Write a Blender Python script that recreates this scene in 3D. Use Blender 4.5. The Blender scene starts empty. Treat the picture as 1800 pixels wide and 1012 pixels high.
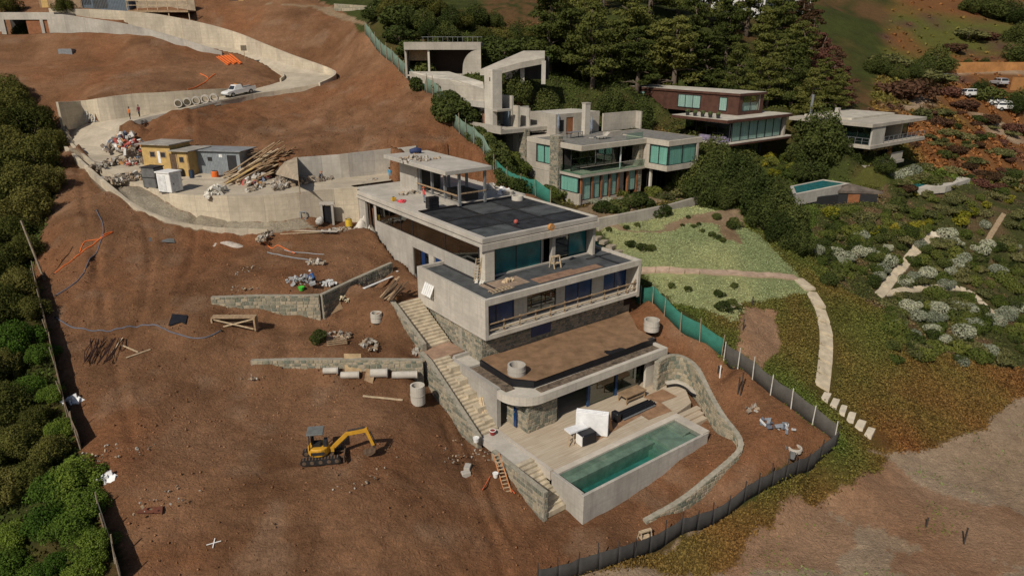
import bpy, bmesh, math, random
import numpy as np
from mathutils import Vector, Matrix
random.seed(7); rng = np.random.default_rng(7)
scene = bpy.context.scene
COL = scene.collection
# ---------------------------------------------------------------- camera, sky, sun, exposure
F_PX, PITCH, CAM_H = 1200.0, math.radians(20.0), 37.0
cam = bpy.data.cameras.new('camera'); cam_o = bpy.data.objects.new('camera', cam); COL.objects.link(cam_o)
cam_o.location = (0, 0, CAM_H); cam_o.rotation_euler = (math.radians(70.0), 0, 0)
cam.sensor_width = 36.0; cam.lens = 36.0*F_PX/1800.0; cam.clip_end = 3000.0; cam.clip_start = 0.5
scene.camera = cam_o
SUN_AZ, SUN_EL = math.radians(30.0), math.radians(42.0)     # shadows fall to +Y, turned 30 degrees to +X
world = bpy.data.worlds.new('World'); scene.world = world; world.use_nodes = True
wn = world.node_tree.nodes; wl = world.node_tree.links
bg = wn['Background']; sky = wn.new('ShaderNodeTexSky'); sky.sky_type = 'NISHITA'; sky.sun_disc = False
sky.sun_elevation = SUN_EL; sky.sun_rotation = math.radians(210.0); sky.air_density = 1.0; sky.dust_density = 1.5
wl.new(sky.outputs['Color'], bg.inputs['Color']); bg.inputs['Strength'].default_value = 0.052
sun = bpy.data.lights.new('sun', 'SUN'); sun.energy = 3.6; sun.angle = math.radians(0.55); sun.color = (1.0, 0.92, 0.80)
sun_o = bpy.data.objects.new('sun', sun); COL.objects.link(sun_o)
sd = Vector((math.sin(SUN_AZ)*math.cos(SUN_EL), math.cos(SUN_AZ)*math.cos(SUN_EL), -math.sin(SUN_EL)))
sun_o.rotation_euler = sd.to_track_quat('-Z', 'Y').to_euler(); sun_o.location = (-40, -60, 120)
scene.view_settings.view_transform = 'Standard'; scene.view_settings.look = 'None'
scene.view_settings.exposure = 0.03; scene.view_settings.gamma = 1.0; scene.view_settings.use_curve_mapping = False
scene.render.engine = 'CYCLES'
scene.render.resolution_x, scene.render.resolution_y = 1024, 575
scene.cycles.max_bounces = 6; scene.cycles.transparent_max_bounces = 6; scene.cycles.caustics_reflective = False; scene.cycles.caustics_refractive = False
# ---------------------------------------------------------------- pixel rays (photo pixels 1800 x 1012)
_c, _s = math.cos(PITCH), math.sin(PITCH)
def ray(px, py):
    x = (px-900.0)/F_PX; y = (506.0-py)/F_PX
    return np.array([x, _c+y*_s, -_s+y*_c])
def W(px, py, z):
    r = ray(px, py); t = (z-CAM_H)/r[2]; return np.array([0, 0, CAM_H])+r*t
def WY(px, py, Y):
    r = ray(px, py); return np.array([0, 0, CAM_H])+r*(Y/r[1])
def ptsz(l): return [W(*p) for p in l]
def ptsy(l): return [WY(*p) for p in l]

# ---------------------------------------------------------------- noise in numpy
def _hash(ix, iy, k):
    h = (ix.astype(np.int64)*374761393 + iy.astype(np.int64)*668265263 + k*982451653) & 0x7fffffff
    h = ((h ^ (h >> 13))*1274126177) & 0x7fffffff
    return ((h ^ (h >> 16)) & 0xffff)/65535.0
def vnoise(x, y, s, k=0):
    x = np.asarray(x, float)/s; y = np.asarray(y, float)/s
    ix = np.floor(x); iy = np.floor(y); fx = x-ix; fy = y-iy
    fx = fx*fx*(3-2*fx); fy = fy*fy*(3-2*fy)
    a = _hash(ix, iy, k); b = _hash(ix+1, iy, k); c = _hash(ix, iy+1, k); d = _hash(ix+1, iy+1, k)
    return (a*(1-fx)+b*fx)*(1-fy)+(c*(1-fx)+d*fx)*fy
def fbm(x, y, s, k=0, n=4):
    v = 0; a = 0.5; t = 0
    for i in range(n):
        v = v+a*vnoise(x, y, s/2**i, k+i*17); t += a; a *= 0.5
    return v/t

# ---------------------------------------------------------------- object helpers
def tag(o, label=None, cat=None, group=None, kind=None):
    if label: o['label'] = label
    if cat:
        o['category'] = cat
        if kind is None: kind = 'thing'
    if group: o['group'] = group
    if kind: o['kind'] = kind
    return o
def empty(name, loc=(0, 0, 0), rz=0.0, label=None, cat=None, group=None):
    o = bpy.data.objects.new(name, None); COL.objects.link(o); o.empty_display_size = 0.3
    o.location = loc; o.rotation_euler = (0, 0, rz)
    return tag(o, label, cat, group)
def link(name, me, parent=None, loc=None, rot=None, scale=None):
    o = bpy.data.objects.new(name, me); COL.objects.link(o)
    if parent is not None: o.parent = parent
    if loc is not None: o.location = loc
    if rot is not None: o.rotation_euler = rot
    if scale is not None: o.scale = scale
    return o
def copy_tree(o, parent=None):
    c = o.copy(); COL.objects.link(c)
    if parent is not None: c.parent = parent
    for ch in list(o.children): copy_tree(ch, c)
    return c
def mesh(name, verts, faces, mat=None, smooth=False):
    me = bpy.data.meshes.new(name); me.from_pydata([tuple(map(float, v)) for v in verts], [], faces)
    if mat is not None: me.materials.append(mat)
    if smooth: me.polygons.foreach_set('use_smooth', [True]*len(me.polygons))
    me.update(); return me
class MB:
    """collects shapes, then builds one mesh object"""
    def __init__(s): s.v = []; s.f = []
    def add(s, vs, fs):
        n = len(s.v); s.v += [tuple(map(float, p)) for p in vs]; s.f += [tuple(i+n for i in f) for f in fs]; return s
    def box(s, x0, x1, y0, y1, z0, z1):
        return s.add([(x0,y0,z0),(x1,y0,z0),(x1,y1,z0),(x0,y1,z0),(x0,y0,z1),(x1,y0,z1),(x1,y1,z1),(x0,y1,z1)],
                     [(0,3,2,1),(4,5,6,7),(0,1,5,4),(1,2,6,5),(2,3,7,6),(3,0,4,7)])
    def prism(s, poly, z0, z1):
        """poly: CCW list of (x,y); z0/z1 numbers or lists"""
        n = len(poly); a = z0 if hasattr(z0, '__len__') else [z0]*n; b = z1 if hasattr(z1, '__len__') else [z1]*n
        vs = [(p[0], p[1], a[i]) for i, p in enumerate(poly)]+[(p[0], p[1], b[i]) for i, p in enumerate(poly)]
        fs = [tuple(range(n-1, -1, -1)), tuple(range(n, 2*n))]+[(i, (i+1) % n, n+(i+1) % n, n+i) for i in range(n)]
        return s.add(vs, fs)
    def bar(s, p, q, w, h=None, up=(0, 0, 1)):
        """rectangular bar from p to q"""
        h = w if h is None else h
        p = Vector(p); q = Vector(q); d = (q-p).normalized(); u = Vector(up)
        if abs(d.dot(u)) > 0.98: u = Vector((1, 0, 0))
        a = d.cross(u).normalized()*w/2; b = a.cross(d).normalized()*h/2
        vs = [p-a-b, p+a-b, p+a+b, p-a+b, q-a-b, q+a-b, q+a+b, q-a+b]
        return s.add(vs, [(0,3,2,1),(4,5,6,7),(0,1,5,4),(1,2,6,5),(2,3,7,6),(3,0,4,7)][::1])
    def tube(s, pts, r, n=8, cap=True):
        pts = [Vector(p) for p in pts]; m = len(pts); rr = r if hasattr(r, '__len__') else [r]*m
        vs = []; fs = []
        prev = None
        for i, p in enumerate(pts):
            d = (pts[min(i+1, m-1)]-pts[max(i-1, 0)]).normalized()
            if prev is None:
                u = Vector((0, 0, 1)) if abs(d.z) < 0.9 else Vector((1, 0, 0)); a = d.cross(u).normalized()
            else:
                a = (prev-d*prev.dot(d)).normalized()
            prev = a; b = d.cross(a)
            for k in range(n):
                t = 2*math.pi*k/n; vs.append(p+a*math.cos(t)*rr[i]+b*math.sin(t)*rr[i])
        for i in range(m-1):
            for k in range(n):
                fs.append((i*n+k, i*n+(k+1) % n, (i+1)*n+(k+1) % n, (i+1)*n+k))
        if cap: fs += [tuple(range(n-1, -1, -1)), tuple((m-1)*n+k for k in range(n))]
        return s.add(vs, fs)
    def ring(s, c, r0, r1, z0, z1, n=24):
        vs = []; fs = []
        for k in range(n):
            t = 2*math.pi*k/n; x, y = math.cos(t), math.sin(t)
            vs += [(c[0]+x*r1, c[1]+y*r1, z0), (c[0]+x*r1, c[1]+y*r1, z1), (c[0]+x*r0, c[1]+y*r0, z1), (c[0]+x*r0, c[1]+y*r0, z0)]
        for k in range(n):
            a, b = 4*k, 4*((k+1) % n)
            for j in range(4): fs.append((a+j, b+j, b+(j+1) % 4, a+(j+1) % 4))
        return s.add(vs, [tuple(reversed(f)) if False else f for f in fs])
    def ball(s, c, r, n=8, m=6, jit=0.0):
        rx, ry, rz = r if hasattr(r, '__len__') else (r, r, r); vs = [(c[0], c[1], c[2]-rz)]; fs = []
        for i in range(1, m):
            ph = -math.pi/2+math.pi*i/m
            for k in range(n):
                t = 2*math.pi*k/n; j = 1+random.uniform(-jit, jit)
                vs.append((c[0]+rx*j*math.cos(ph)*math.cos(t), c[1]+ry*j*math.cos(ph)*math.sin(t), c[2]+rz*j*math.sin(ph)))
        vs.append((c[0], c[1], c[2]+rz)); top = len(vs)-1
        for k in range(n): fs.append((0, 1+(k+1) % n, 1+k))
        for i in range(m-2):
            for k in range(n): fs.append((1+i*n+k, 1+i*n+(k+1) % n, 1+(i+1)*n+(k+1) % n, 1+(i+1)*n+k))
        for k in range(n): fs.append((1+(m-2)*n+k, 1+(m-2)*n+(k+1) % n, top))
        return s.add(vs, fs)
    def mesh(s, name, mat, smooth=False): return mesh(name, s.v, s.f, mat, smooth)
    def build(s, name, mat, parent=None, smooth=False, loc=None, rz=None, kind=None):
        o = link(name, s.mesh(name, mat, smooth), parent, loc, None if rz is None else (0, 0, rz))
        if kind: o['kind'] = kind
        return o
def bevel(o, w=0.02, seg=1):
    m = o.modifiers.new('bevel', 'BEVEL'); m.width = w; m.segments = seg; m.limit_method = 'ANGLE'; return o

# ---------------------------------------------------------------- materials
MATS = {}
def nodes(name):
    m = bpy.data.materials.new(name); m.use_nodes = True; nt = m.node_tree
    return m, nt, nt.nodes['Principled BSDF'], nt.links
def mixc(nt, fac, a, b, mode='MIX'):
    n = nt.nodes.new('ShaderNodeMix'); n.data_type = 'RGBA'; n.blend_type = mode
    for sock, val in ((0, fac), (6, a), (7, b)):
        if hasattr(val, 'is_output'): nt.links.new(val, n.inputs[sock])
        elif sock == 0: n.inputs[0].default_value = val
        else: n.inputs[sock].default_value = (*val, 1) if len(val) == 3 else val
    return n.outputs[2]
def noise(nt, scale, detail=4, rough=0.6, vec=None, dist=0.0):
    n = nt.nodes.new('ShaderNodeTexNoise'); n.inputs['Scale'].default_value = scale; n.inputs['Detail'].default_value = detail
    n.inputs['Roughness'].default_value = rough; n.inputs['Distortion'].default_value = dist
    if vec is not None: nt.links.new(vec, n.inputs['Vector'])
    return n.outputs['Fac']
def ramp(nt, fac, a, b, ca=(0, 0, 0), cb=(1, 1, 1)):
    n = nt.nodes.new('ShaderNodeValToRGB'); nt.links.new(fac, n.inputs[0])
    n.color_ramp.elements[0].position = a; n.color_ramp.elements[1].position = b
    n.color_ramp.elements[0].color = (*ca, 1); n.color_ramp.elements[1].color = (*cb, 1); return n.outputs[0]
def coords(nt, kind='Object', scale=(1, 1, 1)):
    t = nt.nodes.new('ShaderNodeTexCoord'); m = nt.nodes.new('ShaderNodeMapping'); m.inputs['Scale'].default_value = scale
    nt.links.new(t.outputs[kind], m.inputs['Vector']); return m.outputs['Vector']
def wpos(nt, scale=(1, 1, 1)):
    t = nt.nodes.new('ShaderNodeNewGeometry'); m = nt.nodes.new('ShaderNodeMapping'); m.inputs['Scale'].default_value = scale
    nt.links.new(t.outputs['Position'], m.inputs['Vector']); return m.outputs['Vector']
def bump(nt, b, h, strength=0.4, dist=0.05):
    n = nt.nodes.new('ShaderNodeBump'); n.inputs['Strength'].default_value = strength; n.inputs['Distance'].default_value = dist
    nt.links.new(h, n.inputs['Height']); nt.links.new(n.outputs['Normal'], b.inputs['Normal'])
def plain(name, col, rough=0.7, var=0.18, scale=3.0, metal=0.0, bmp=0.0, spec=0.3):
    """a plain coloured surface with slight blotchy wear"""
    if name in MATS: return MATS[name]
    m, nt, b, l = nodes(name); v = wpos(nt)
    f = noise(nt, scale, 5, 0.65, v)
    dark = tuple(c*(1-var*1.6) for c in col); lite = tuple(min(1, c*(1+var)) for c in col)
    l.new(ramp(nt, f, 0.3, 0.7, dark, lite), b.inputs['Base Color'])
    b.inputs['Roughness'].default_value = rough; b.inputs['Metallic'].default_value = metal; b.inputs['Specular IOR Level'].default_value = spec
    if bmp: bump(nt, b, noise(nt, scale*6, 4, 0.6, v), bmp, 0.03)
    MATS[name] = m; return m
def concrete(name, col, stain=0.5, streak=True, panel=0.0, warm=(0.30, 0.22, 0.13)):
    """board-marked concrete: blotches, vertical runs, faint lift lines"""
    if name in MATS: return MATS[name]
    m, nt, b, l = nodes(name); v = wpos(nt)
    n1 = noise(nt, 0.35, 6, 0.65, v); n2 = noise(nt, 2.2, 5, 0.7, v)
    vv = wpos(nt, (2.4, 2.4, 0.16)); n3 = noise(nt, 1.0, 5, 0.7, vv)
    c0 = ramp(nt, n2, 0.25, 0.75, tuple(x*0.80 for x in col), tuple(min(1, x*1.10) for x in col))
    c1 = mixc(nt, ramp(nt, n1, 0.38, 0.72), c0, tuple(x*0.66 for x in col))
    if streak:
        c1 = mixc(nt, ramp(nt, n3, 0.50, 0.80, (0, 0, 0), (stain, stain, stain)), c1, tuple(x*0.50 for x in col))
        n4 = noise(nt, 0.6, 4, 0.6, wpos(nt, (1.1, 1.1, 0.3)))
        c1 = mixc(nt, ramp(nt, n4, 0.56, 0.78, (0, 0, 0), (0.5*stain,)*3), c1, warm)
    tc = nt.nodes.new('ShaderNodeTexCoord'); so = nt.nodes.new('ShaderNodeSeparateXYZ'); sn = nt.nodes.new('ShaderNodeSeparateXYZ'); l.new(tc.outputs['Object'], so.inputs[0]); l.new(tc.outputs['Normal'], sn.inputs[0])
    def mth(op, a, b_=None):
        n_ = nt.nodes.new('ShaderNodeMath'); n_.operation = op
        for i_, q_ in enumerate((a, b_)):
            if q_ is None: continue
            if hasattr(q_, 'is_output'): l.new(q_, n_.inputs[i_])
            else: n_.inputs[i_].default_value = q_
        return n_.outputs[0]
    def joint(axis_, period): return mth('LESS_THAN', mth('FRACT', mth('MULTIPLY', axis_, 1.0/period)), 0.035)
    jx = mth('MULTIPLY', joint(so.outputs[0], 1.22), mth('GREATER_THAN', mth('ABSOLUTE', sn.outputs[1]), 0.6)); jy = mth('MULTIPLY', joint(so.outputs[1], 1.22), mth('GREATER_THAN', mth('ABSOLUTE', sn.outputs[0]), 0.6)); jz = mth('MULTIPLY', joint(so.outputs[2], 1.5), mth('LESS_THAN', mth('ABSOLUTE', sn.outputs[2]), 0.5))
    c1 = mixc(nt, mth('MULTIPLY', mth('MAXIMUM', mth('MAXIMUM', jx, jy), jz), 0.28), c1, tuple(x*0.45 for x in col))
    if panel:
        # faint board lines along z and pour joints, as fine relief
        w = nt.nodes.new('ShaderNodeTexWave'); w.wave_type = 'BANDS'; w.bands_direction = 'Z'; w.inputs['Scale'].default_value = panel
        w.inputs['Distortion'].default_value = 0.6; l.new(v, w.inputs['Vector'])
        c1 = mixc(nt, ramp(nt, w.outputs['Fac'], 0.0, 0.10, (0.22,)*3, (0, 0, 0)), c1, tuple(x*0.6 for x in col))
    oi = nt.nodes.new('ShaderNodeObjectInfo'); c1 = mixc(nt, 1.0, c1, ramp(nt, oi.outputs['Random'], 0.0, 1.0, (0.84, 0.84, 0.85), (1.08, 1.07, 1.04)), 'MULTIPLY')
    l.new(c1, b.inputs['Base Color']); b.inputs['Roughness'].default_value = 0.88; b.inputs['Specular IOR Level'].default_value = 0.2
    bump(nt, b, noise(nt, 9, 5, 0.7, v), 0.25, 0.03); MATS[name] = m; return m
def glass(name, tint=(0.5, 0.62, 0.6), opac=0.35, rough=0.03):
    """a real pane: part mirror by Fresnel, part tinted see-through"""
    if name in MATS: return MATS[name]
    m = bpy.data.materials.new(name); m.use_nodes = True; nt = m.node_tree; nt.nodes.clear(); l = nt.links
    out = nt.nodes.new('ShaderNodeOutputMaterial'); tr = nt.nodes.new('ShaderNodeBsdfTransparent'); gl = nt.nodes.new('ShaderNodeBsdfGlossy')
    tr.inputs['Color'].default_value = (*tint, 1); gl.inputs['Color'].default_value = (0.9, 0.95, 0.95, 1); gl.inputs['Roughness'].default_value = rough
    fr = nt.nodes.new('ShaderNodeFresnel'); fr.inputs['IOR'].default_value = 1.55
    mp = nt.nodes.new('ShaderNodeMath'); mp.operation = 'MULTIPLY_ADD'; mp.inputs[1].default_value = 1.0; mp.inputs[2].default_value = opac*0.25; mp.use_clamp = True
    mx = nt.nodes.new('ShaderNodeMixShader'); l.new(fr.outputs[0], mp.inputs[0])
    ge = nt.nodes.new('ShaderNodeNewGeometry'); iv = nt.nodes.new('ShaderNodeMath'); iv.operation = 'SUBTRACT'; iv.inputs[0].default_value = 1.0; l.new(ge.outputs['Backfacing'], iv.inputs[1])
    mm = nt.nodes.new('ShaderNodeMath'); mm.operation = 'MULTIPLY'; l.new(mp.outputs[0], mm.inputs[0]); l.new(iv.outputs[0], mm.inputs[1]); l.new(mm.outputs[0], mx.inputs[0])
    l.new(tr.outputs[0], mx.inputs[1]); l.new(gl.outputs[0], mx.inputs[2]); l.new(mx.outputs[0], out.inputs[0])
    MATS[name] = m; return m
def film(name, col, rough=0.25):
    if name in MATS: return MATS[name]
    m, nt, b, l = nodes(name); v = wpos(nt)
    l.new(ramp(nt, noise(nt, 0.9, 4, 0.6, v), 0.35, 0.7, tuple(c*0.55 for c in col), col), b.inputs['Base Color'])
    b.inputs['Roughness'].default_value = rough; b.inputs['Specular IOR Level'].default_value = 0.6; MATS[name] = m; return m
def leafmat(name, dark, lite, trans=0.25, yellow=None):
    if name in MATS: return MATS[name]
    m = bpy.data.materials.new(name); m.use_nodes = True; nt = m.node_tree; nt.nodes.clear(); l = nt.links
    out = nt.nodes.new('ShaderNodeOutputMaterial'); d = nt.nodes.new('ShaderNodeBsdfDiffuse'); t = nt.nodes.new('ShaderNodeBsdfTranslucent')
    v = wpos(nt); oi = nt.nodes.new('ShaderNodeObjectInfo')
    f = noise(nt, 1.3, 3, 0.6, v); f2 = noise(nt, 9.0, 2, 0.6, v)
    c = mixc(nt, ramp(nt, f, 0.3, 0.7), dark, lite); c = mixc(nt, ramp(nt, f2, 0.35, 0.75, (0, 0, 0), (0.6,)*3), c, tuple(min(1, x*1.5) for x in lite))
    hs = nt.nodes.new('ShaderNodeHueSaturation'); l.new(c, hs.inputs['Color'])
    mr = nt.nodes.new('ShaderNodeMapRange'); l.new(oi.outputs['Random'], mr.inputs[0]); mr.inputs[3].default_value = 0.478; mr.inputs[4].default_value = 0.520; l.new(mr.outputs[0], hs.inputs['Hue'])
    mr2 = nt.nodes.new('ShaderNodeMapRange'); l.new(oi.outputs['Random'], mr2.inputs[0]); mr2.inputs[3].default_value = 1.45; mr2.inputs[4].default_value = 0.66; l.new(mr2.outputs[0], hs.inputs['Value'])
    l.new(hs.outputs[0], d.inputs['Color']); l.new(hs.outputs[0], t.inputs['Color'])
    mx = nt.nodes.new('ShaderNodeMixShader'); mx.inputs[0].default_value = trans
    l.new(d.outputs[0], mx.inputs[1]); l.new(t.outputs[0], mx.inputs[2]); l.new(mx.outputs[0], out.inputs[0]); MATS[name] = m; return m
CONC = concrete('board_concrete', (0.50, 0.465, 0.41), 0.55, True, 0.0)
CONC_NEW = concrete('pale_concrete', (0.58, 0.535, 0.465), 0.6, True, 0.55)
CONC_WARM = concrete('stained_wall_concrete', (0.60, 0.52, 0.40), 0.6, True, 0.5, (0.32, 0.21, 0.11))
CONC_FLAT = concrete('slab_concrete', (0.54, 0.50, 0.44), 0.3, False)
CONC_ROAD = concrete('road_concrete', (0.46, 0.40, 0.315), 0.3, False)
WOOD = plain('raw_timber', (0.36, 0.25, 0.15), 0.85, 0.3, 4)
WOOD_PALE = plain('pale_timber', (0.52, 0.40, 0.26), 0.85, 0.25, 4)
WOOD_DARK = plain('dark_timber', (0.12, 0.075, 0.045), 0.85, 0.3, 4)
STEEL = plain('grey_steel', (0.25, 0.26, 0.27), 0.5, 0.15, 3, 0.4)
BLACK = plain('black_plastic', (0.015, 0.015, 0.018), 0.4, 0.2, 3)
MEMBRANE = plain('black_membrane', (0.030, 0.032, 0.036), 0.7, 0.45, 0.8, 0, 0.4)
GREY_MEMBRANE = plain('grey_membrane', (0.075, 0.08, 0.083), 0.65, 0.35, 0.7, 0, 0.3)
WHITE = plain('white_paint', (0.78, 0.77, 0.74), 0.5, 0.08, 2)
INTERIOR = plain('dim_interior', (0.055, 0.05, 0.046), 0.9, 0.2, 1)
BLUEFILM = film('blue_film', (0.008, 0.045, 0.16))
TEALFILM = film('teal_film', (0.010, 0.16, 0.17))
DKGLASS = glass('dark_pane', (0.30, 0.36, 0.36), 0.5)
PANE = glass('clear_pane', (0.84, 0.92, 0.90), 0.3)
FRAME = plain('dark_frame', (0.03, 0.03, 0.032), 0.5, 0.1, 2)
SOILOBJ = None
# ---------------------------------------------------------------- house frame: u along the front, v to the back
C0 = W(852.6, 528.2, 16.0); UA = np.array([.8, .6]); UB = np.array([-.6, .8]); HROT = math.atan2(.6, .8)
def HU(u, v, z=0.0): return np.array([C0[0]+u*UA[0]+v*UB[0], C0[1]+u*UA[1]+v*UB[1], z])

# ---------------------------------------------------------------- terrain heights
TP = []
def tz(*l): TP.extend(W(*p) for p in l)
def ty(*l): TP.extend(WY(*p) for p in l)
def tu(*l): TP.extend(HU(*p) for p in l)
# soil round the house
tu((2.4, 18, 13.2), (2.4, 22, 13.9), (2.4, 26.5, 15.8), (2.4, 31, 16.1), (-0.5, 12.5, 12.7), (-1.5, 15, 13.0), (-4.6, 5.4, 10.1), (-4.6, 8.5, 10.9), (-4.6, 11.2, 12.2), (-4.8, 3.2, 8.3), (-4.9, 0.5, 7.0), (-5.0, -1.5, 6.1), (-5, -4, 5.5), (-5, -6.5, 5.5), (-5.2, -9, 5.1), (-5.2, -12.0, 3.6), (-4, -14.5, 3.2), (-2, -16.2, 3.2), (1, -17.5, 2.8), (6, -17, 3.5), (11, -17, 4.8), (14, -15, 5.2), (20.3, 1, 10.2), (20.4, 6, 12.4), (20.5, 10, 14.2), (19.5, 14, 17.0), (19, 18, 19.4), (18, -4, 9.8), (18.5, -7, 8.8), (19.5, -11, 7.3))
# soil slope on the left of the site, top to bottom
tz((560, 410, 15.9), (480, 413, 15.9), (400, 412, 16.2), (330, 404, 16.8), (280, 393, 17.6), (230, 370, 18.6), (190, 345, 19.8), (150, 305, 20.9), (120, 275, 22.1))
tz((400, 450, 14.9), (250, 430, 16.6), (500, 470, 14.4), (553, 500, 14.0), (620, 470, 14.2), (170, 400, 18.2), (100, 400, 18.0), (130, 480, 15.6), (65, 490, 14.2), (300, 500, 14.4), (200, 600, 11.6), (110, 620, 11.6), (390, 515, 13.9), (460, 515, 13.9), (530, 512, 13.9))
tz((690, 462, 14.1), (625, 497, 13.9), (640, 512, 12.4), (690, 500, 12.7), (600, 540, 12.1), (540, 580, 11.4), (460, 580, 11.7), (385, 570, 12.5), (330, 560, 12.9), (450, 600, 11.3), (560, 600, 11.3), (662, 570, 11.3), (700, 600, 10.8), (640, 615, 10.8), (560, 622, 10.9), (460, 625, 11.1), (720, 622, 10.5))
tz((700, 672, 9.0), (620, 672, 9.2), (540, 672, 9.3), (450, 668, 9.7), (380, 650, 10.5), (690, 705, 8.4), (600, 715, 8.6), (480, 725, 8.6), (330, 690, 9.9), (220, 690, 10.3), (140, 740, 9.2), (600, 790, 8.0), (480, 800, 8.0), (700, 790, 7.4), (745, 735, 7.4), (800, 810, 5.9), (330, 800, 8.4), (220, 830, 8.6), (600, 870, 7.2), (400, 900, 7.0), (250, 920, 6.9), (200, 905, 7.2), (700, 900, 6.1), (800, 920, 4.7), (600, 980, 5.4), (350, 1000, 5.5), (760, 1000, 4.0), (930, 985, 3.1), (230, 1010, 5.6))
# soil along the right fence, fence line, toe of the site
tz((1135, 530, 11.2), (1180, 575, 10.2), (1240, 610, 9.3), (1290, 650, 8.4), (1360, 700, 7.4), (1420, 740, 6.4), (1462, 775, 5.6), (1400, 790, 5.4), (1330, 760, 6.2), (1350, 830, 4.6), (1300, 870, 3.9), (1200, 920, 3.1), (1100, 970, 2.7), (980, 1010, 2.5), (1140, 935, 2.9), (1280, 835, 4.4))
# roads and slopes above the yard
tz((264, 230, 24.9), (350, 250, 24.0), (420, 265, 23.0), (520, 268, 23.4), (620, 264, 23.4))
ty((120, 190, 103), (200, 165, 106.5), (300, 158, 110), (380, 155, 115), (150, 150, 113), (300, 120, 121), (200, 100, 127), (100, 130, 117), (60, 100, 127), (400, 120, 124), (450, 140, 120), (330, 214, 98.5), (450, 185, 109), (540, 168, 114), (450, 230, 98.5), (600, 230, 98), (600, 160, 113), (700, 220, 97), (700, 150, 110), (760, 230, 95), (650, 100, 121), (560, 60, 136), (600, 20, 146), (480, 40, 141), (350, 60, 140), (220, 20, 144), (330, 10, 146), (100, 12, 144), (420, 85, 134.5), (500, 118, 129.5))
tz((720, 245, 24.6), (800, 262, 23.6), (850, 300, 21.4), (900, 335, 19.6), (960, 352, 18.9))
ty((640, 60, 126), (700, 110, 116), (780, 180, 100), (840, 260, 89))
# left thicket
tz((20, 520, 14), (40, 760, 8.6), (100, 900, 6.6), (30, 1000, 4.6), (20, 640, 11))
ty((60, 330, 82), (30, 230, 99), (20, 420, 74), (5, 150, 113))
# neighbour's plot and gardens on the right
tz((985, 362, 17.9), (1075, 402, 16.1), (1220, 362, 16.6), (1150, 405, 15.5), (1080, 430, 14.8), (1160, 470, 13.3), (1280, 430, 14.6), (1240, 370, 16.6), (1300, 490, 12.6), (1400, 480, 12.0), (1420, 500, 11.4), (1180, 510, 12.2), (1330, 560, 10.4), (1300, 620, 9.2), (1450, 600, 8.2), (1440, 680, 6.3), (1340, 650, 8.4), (1400, 700, 7.0), (1470, 715, 5.2), (1540, 770, 3.1), (1500, 800, 3.4), (1430, 850, 2.7), (1350, 930, 2.1), (1250, 990, 1.9))
tz((1500, 520, 9.6), (1560, 620, 6.4), (1650, 700, 3.6), (1720, 760, 2.0), (1800, 720, 2.0), (1600, 800, 1.7), (1700, 900, 1.2), (1800, 1000, 0.8), (1500, 950, 1.4), (1400, 1010, 1.6), (1650, 560, 6.6), (1800, 600, 4.0), (1750, 540, 6.4), (1600, 450, 10.8), (1480, 420, 13.0), (1700, 450, 9.8), (1800, 480, 8.0), (1380, 400, 15.0), (1310, 330, 17.0))
ty((1650, 300, 112), (1750, 400, 94), (1800, 340, 112), (1750, 270, 120), (1660, 230, 126), (1800, 230, 134), (1640, 180, 138), (1720, 150, 152), (1640, 130, 156), (1790, 130, 158), (1760, 185, 140), (1800, 190, 142), (1570, 150, 142), (1500, 200, 124), (1560, 80, 165), (1700, 90, 172), (1640, 20, 205), (1790, 30, 200), (1480, 20, 176), (1540, 0, 200))
ty((920, 180, 104), (960, 120, 119), (820, 135, 108), (760, 140, 110), (900, 90, 124), (800, 60, 126), (950, 50, 133), (1100, 150, 114), (1200, 140, 118), (1150, 80, 130), (1300, 100, 132), (1400, 130, 132), (1350, 30, 160), (1200, 20, 155), (1050, 10, 146), (800, 15, 142), (1450, 200, 115), (1440, 240, 107), (680, 10, 140))
TP += [np.array(p, float) for p in [(-200, 20, 6), (-210, 130, 42), (-260, 260, 75), (-120, 200, 58), (0, 330, 92), (0, 220, 66), (120, 260, 66), (260, 330, 92), (270, 180, 46), (260, 90, 4), (200, 20, -1), (0, 0, 0.5), (-90, 0, 2), (90, 0, -0.5), (-70, 20, 3.5), (40, 20, 0.6), (-100, 60, 14), (-130, 90, 26), (120, 60, 1.5), (110, 90, 8)]]
def smooth_line(P, per=6):
    """Catmull-Rom through points"""
    P = [np.asarray(p, float) for p in P]; Q = [2*P[0]-P[1]]+P+[2*P[-1]-P[-2]]; out = []
    for i in range(1, len(Q)-2):
        a, b, c, d = Q[i-1], Q[i], Q[i+1], Q[i+2]
        for k in range(per):
            t = k/per; out.append(0.5*((2*b)+(c-a)*t+(2*a-5*b+4*c-d)*t*t+(3*b-a-3*c+d)*t**3))
    out.append(P[-1]); return out
YARD_EDGE = smooth_line(ptsz([(628, 331, 20.2), (560, 336, 20.1), (480, 344, 20.0), (400, 346, 20.0), (330, 344, 20.0), (285, 338, 20.0), (245, 325, 20.2), (205, 315, 20.5), (165, 292, 21.5), (130, 262, 22.6), (109, 240, 23.6)]), 6)
YARD_BACK = ptsz([(114, 224, 24.6), (150, 217.5, 25.1), (207, 232, 24.6), (232, 262, 22.7), (330, 292, 21.2), (430, 305, 20.5), (520, 318, 20.0), (600, 313, 20.1), (690, 304, 20.2)])
YARD = YARD_EDGE+YARD_BACK+[HU(8.5, 33, 20.2), HU(3, 33, 20.2)]
LOWER_F = ptsz([(150, 217.5, 25.1)])+ptsy([(195, 211, 104), (240, 204, 105.5), (310, 191.5, 107.5), (385, 171, 111.5), (440, 158, 116), (472, 150, 119), (492, 144, 121)])
LOWER_N = ptsz([(207, 232, 24.6)])+ptsy([(220, 222, 98.5), (250, 212, 100), (312, 198, 102.5), (388, 179, 107), (445, 168, 111.5), (500, 160, 114.5), (560, 150, 117)])
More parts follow.
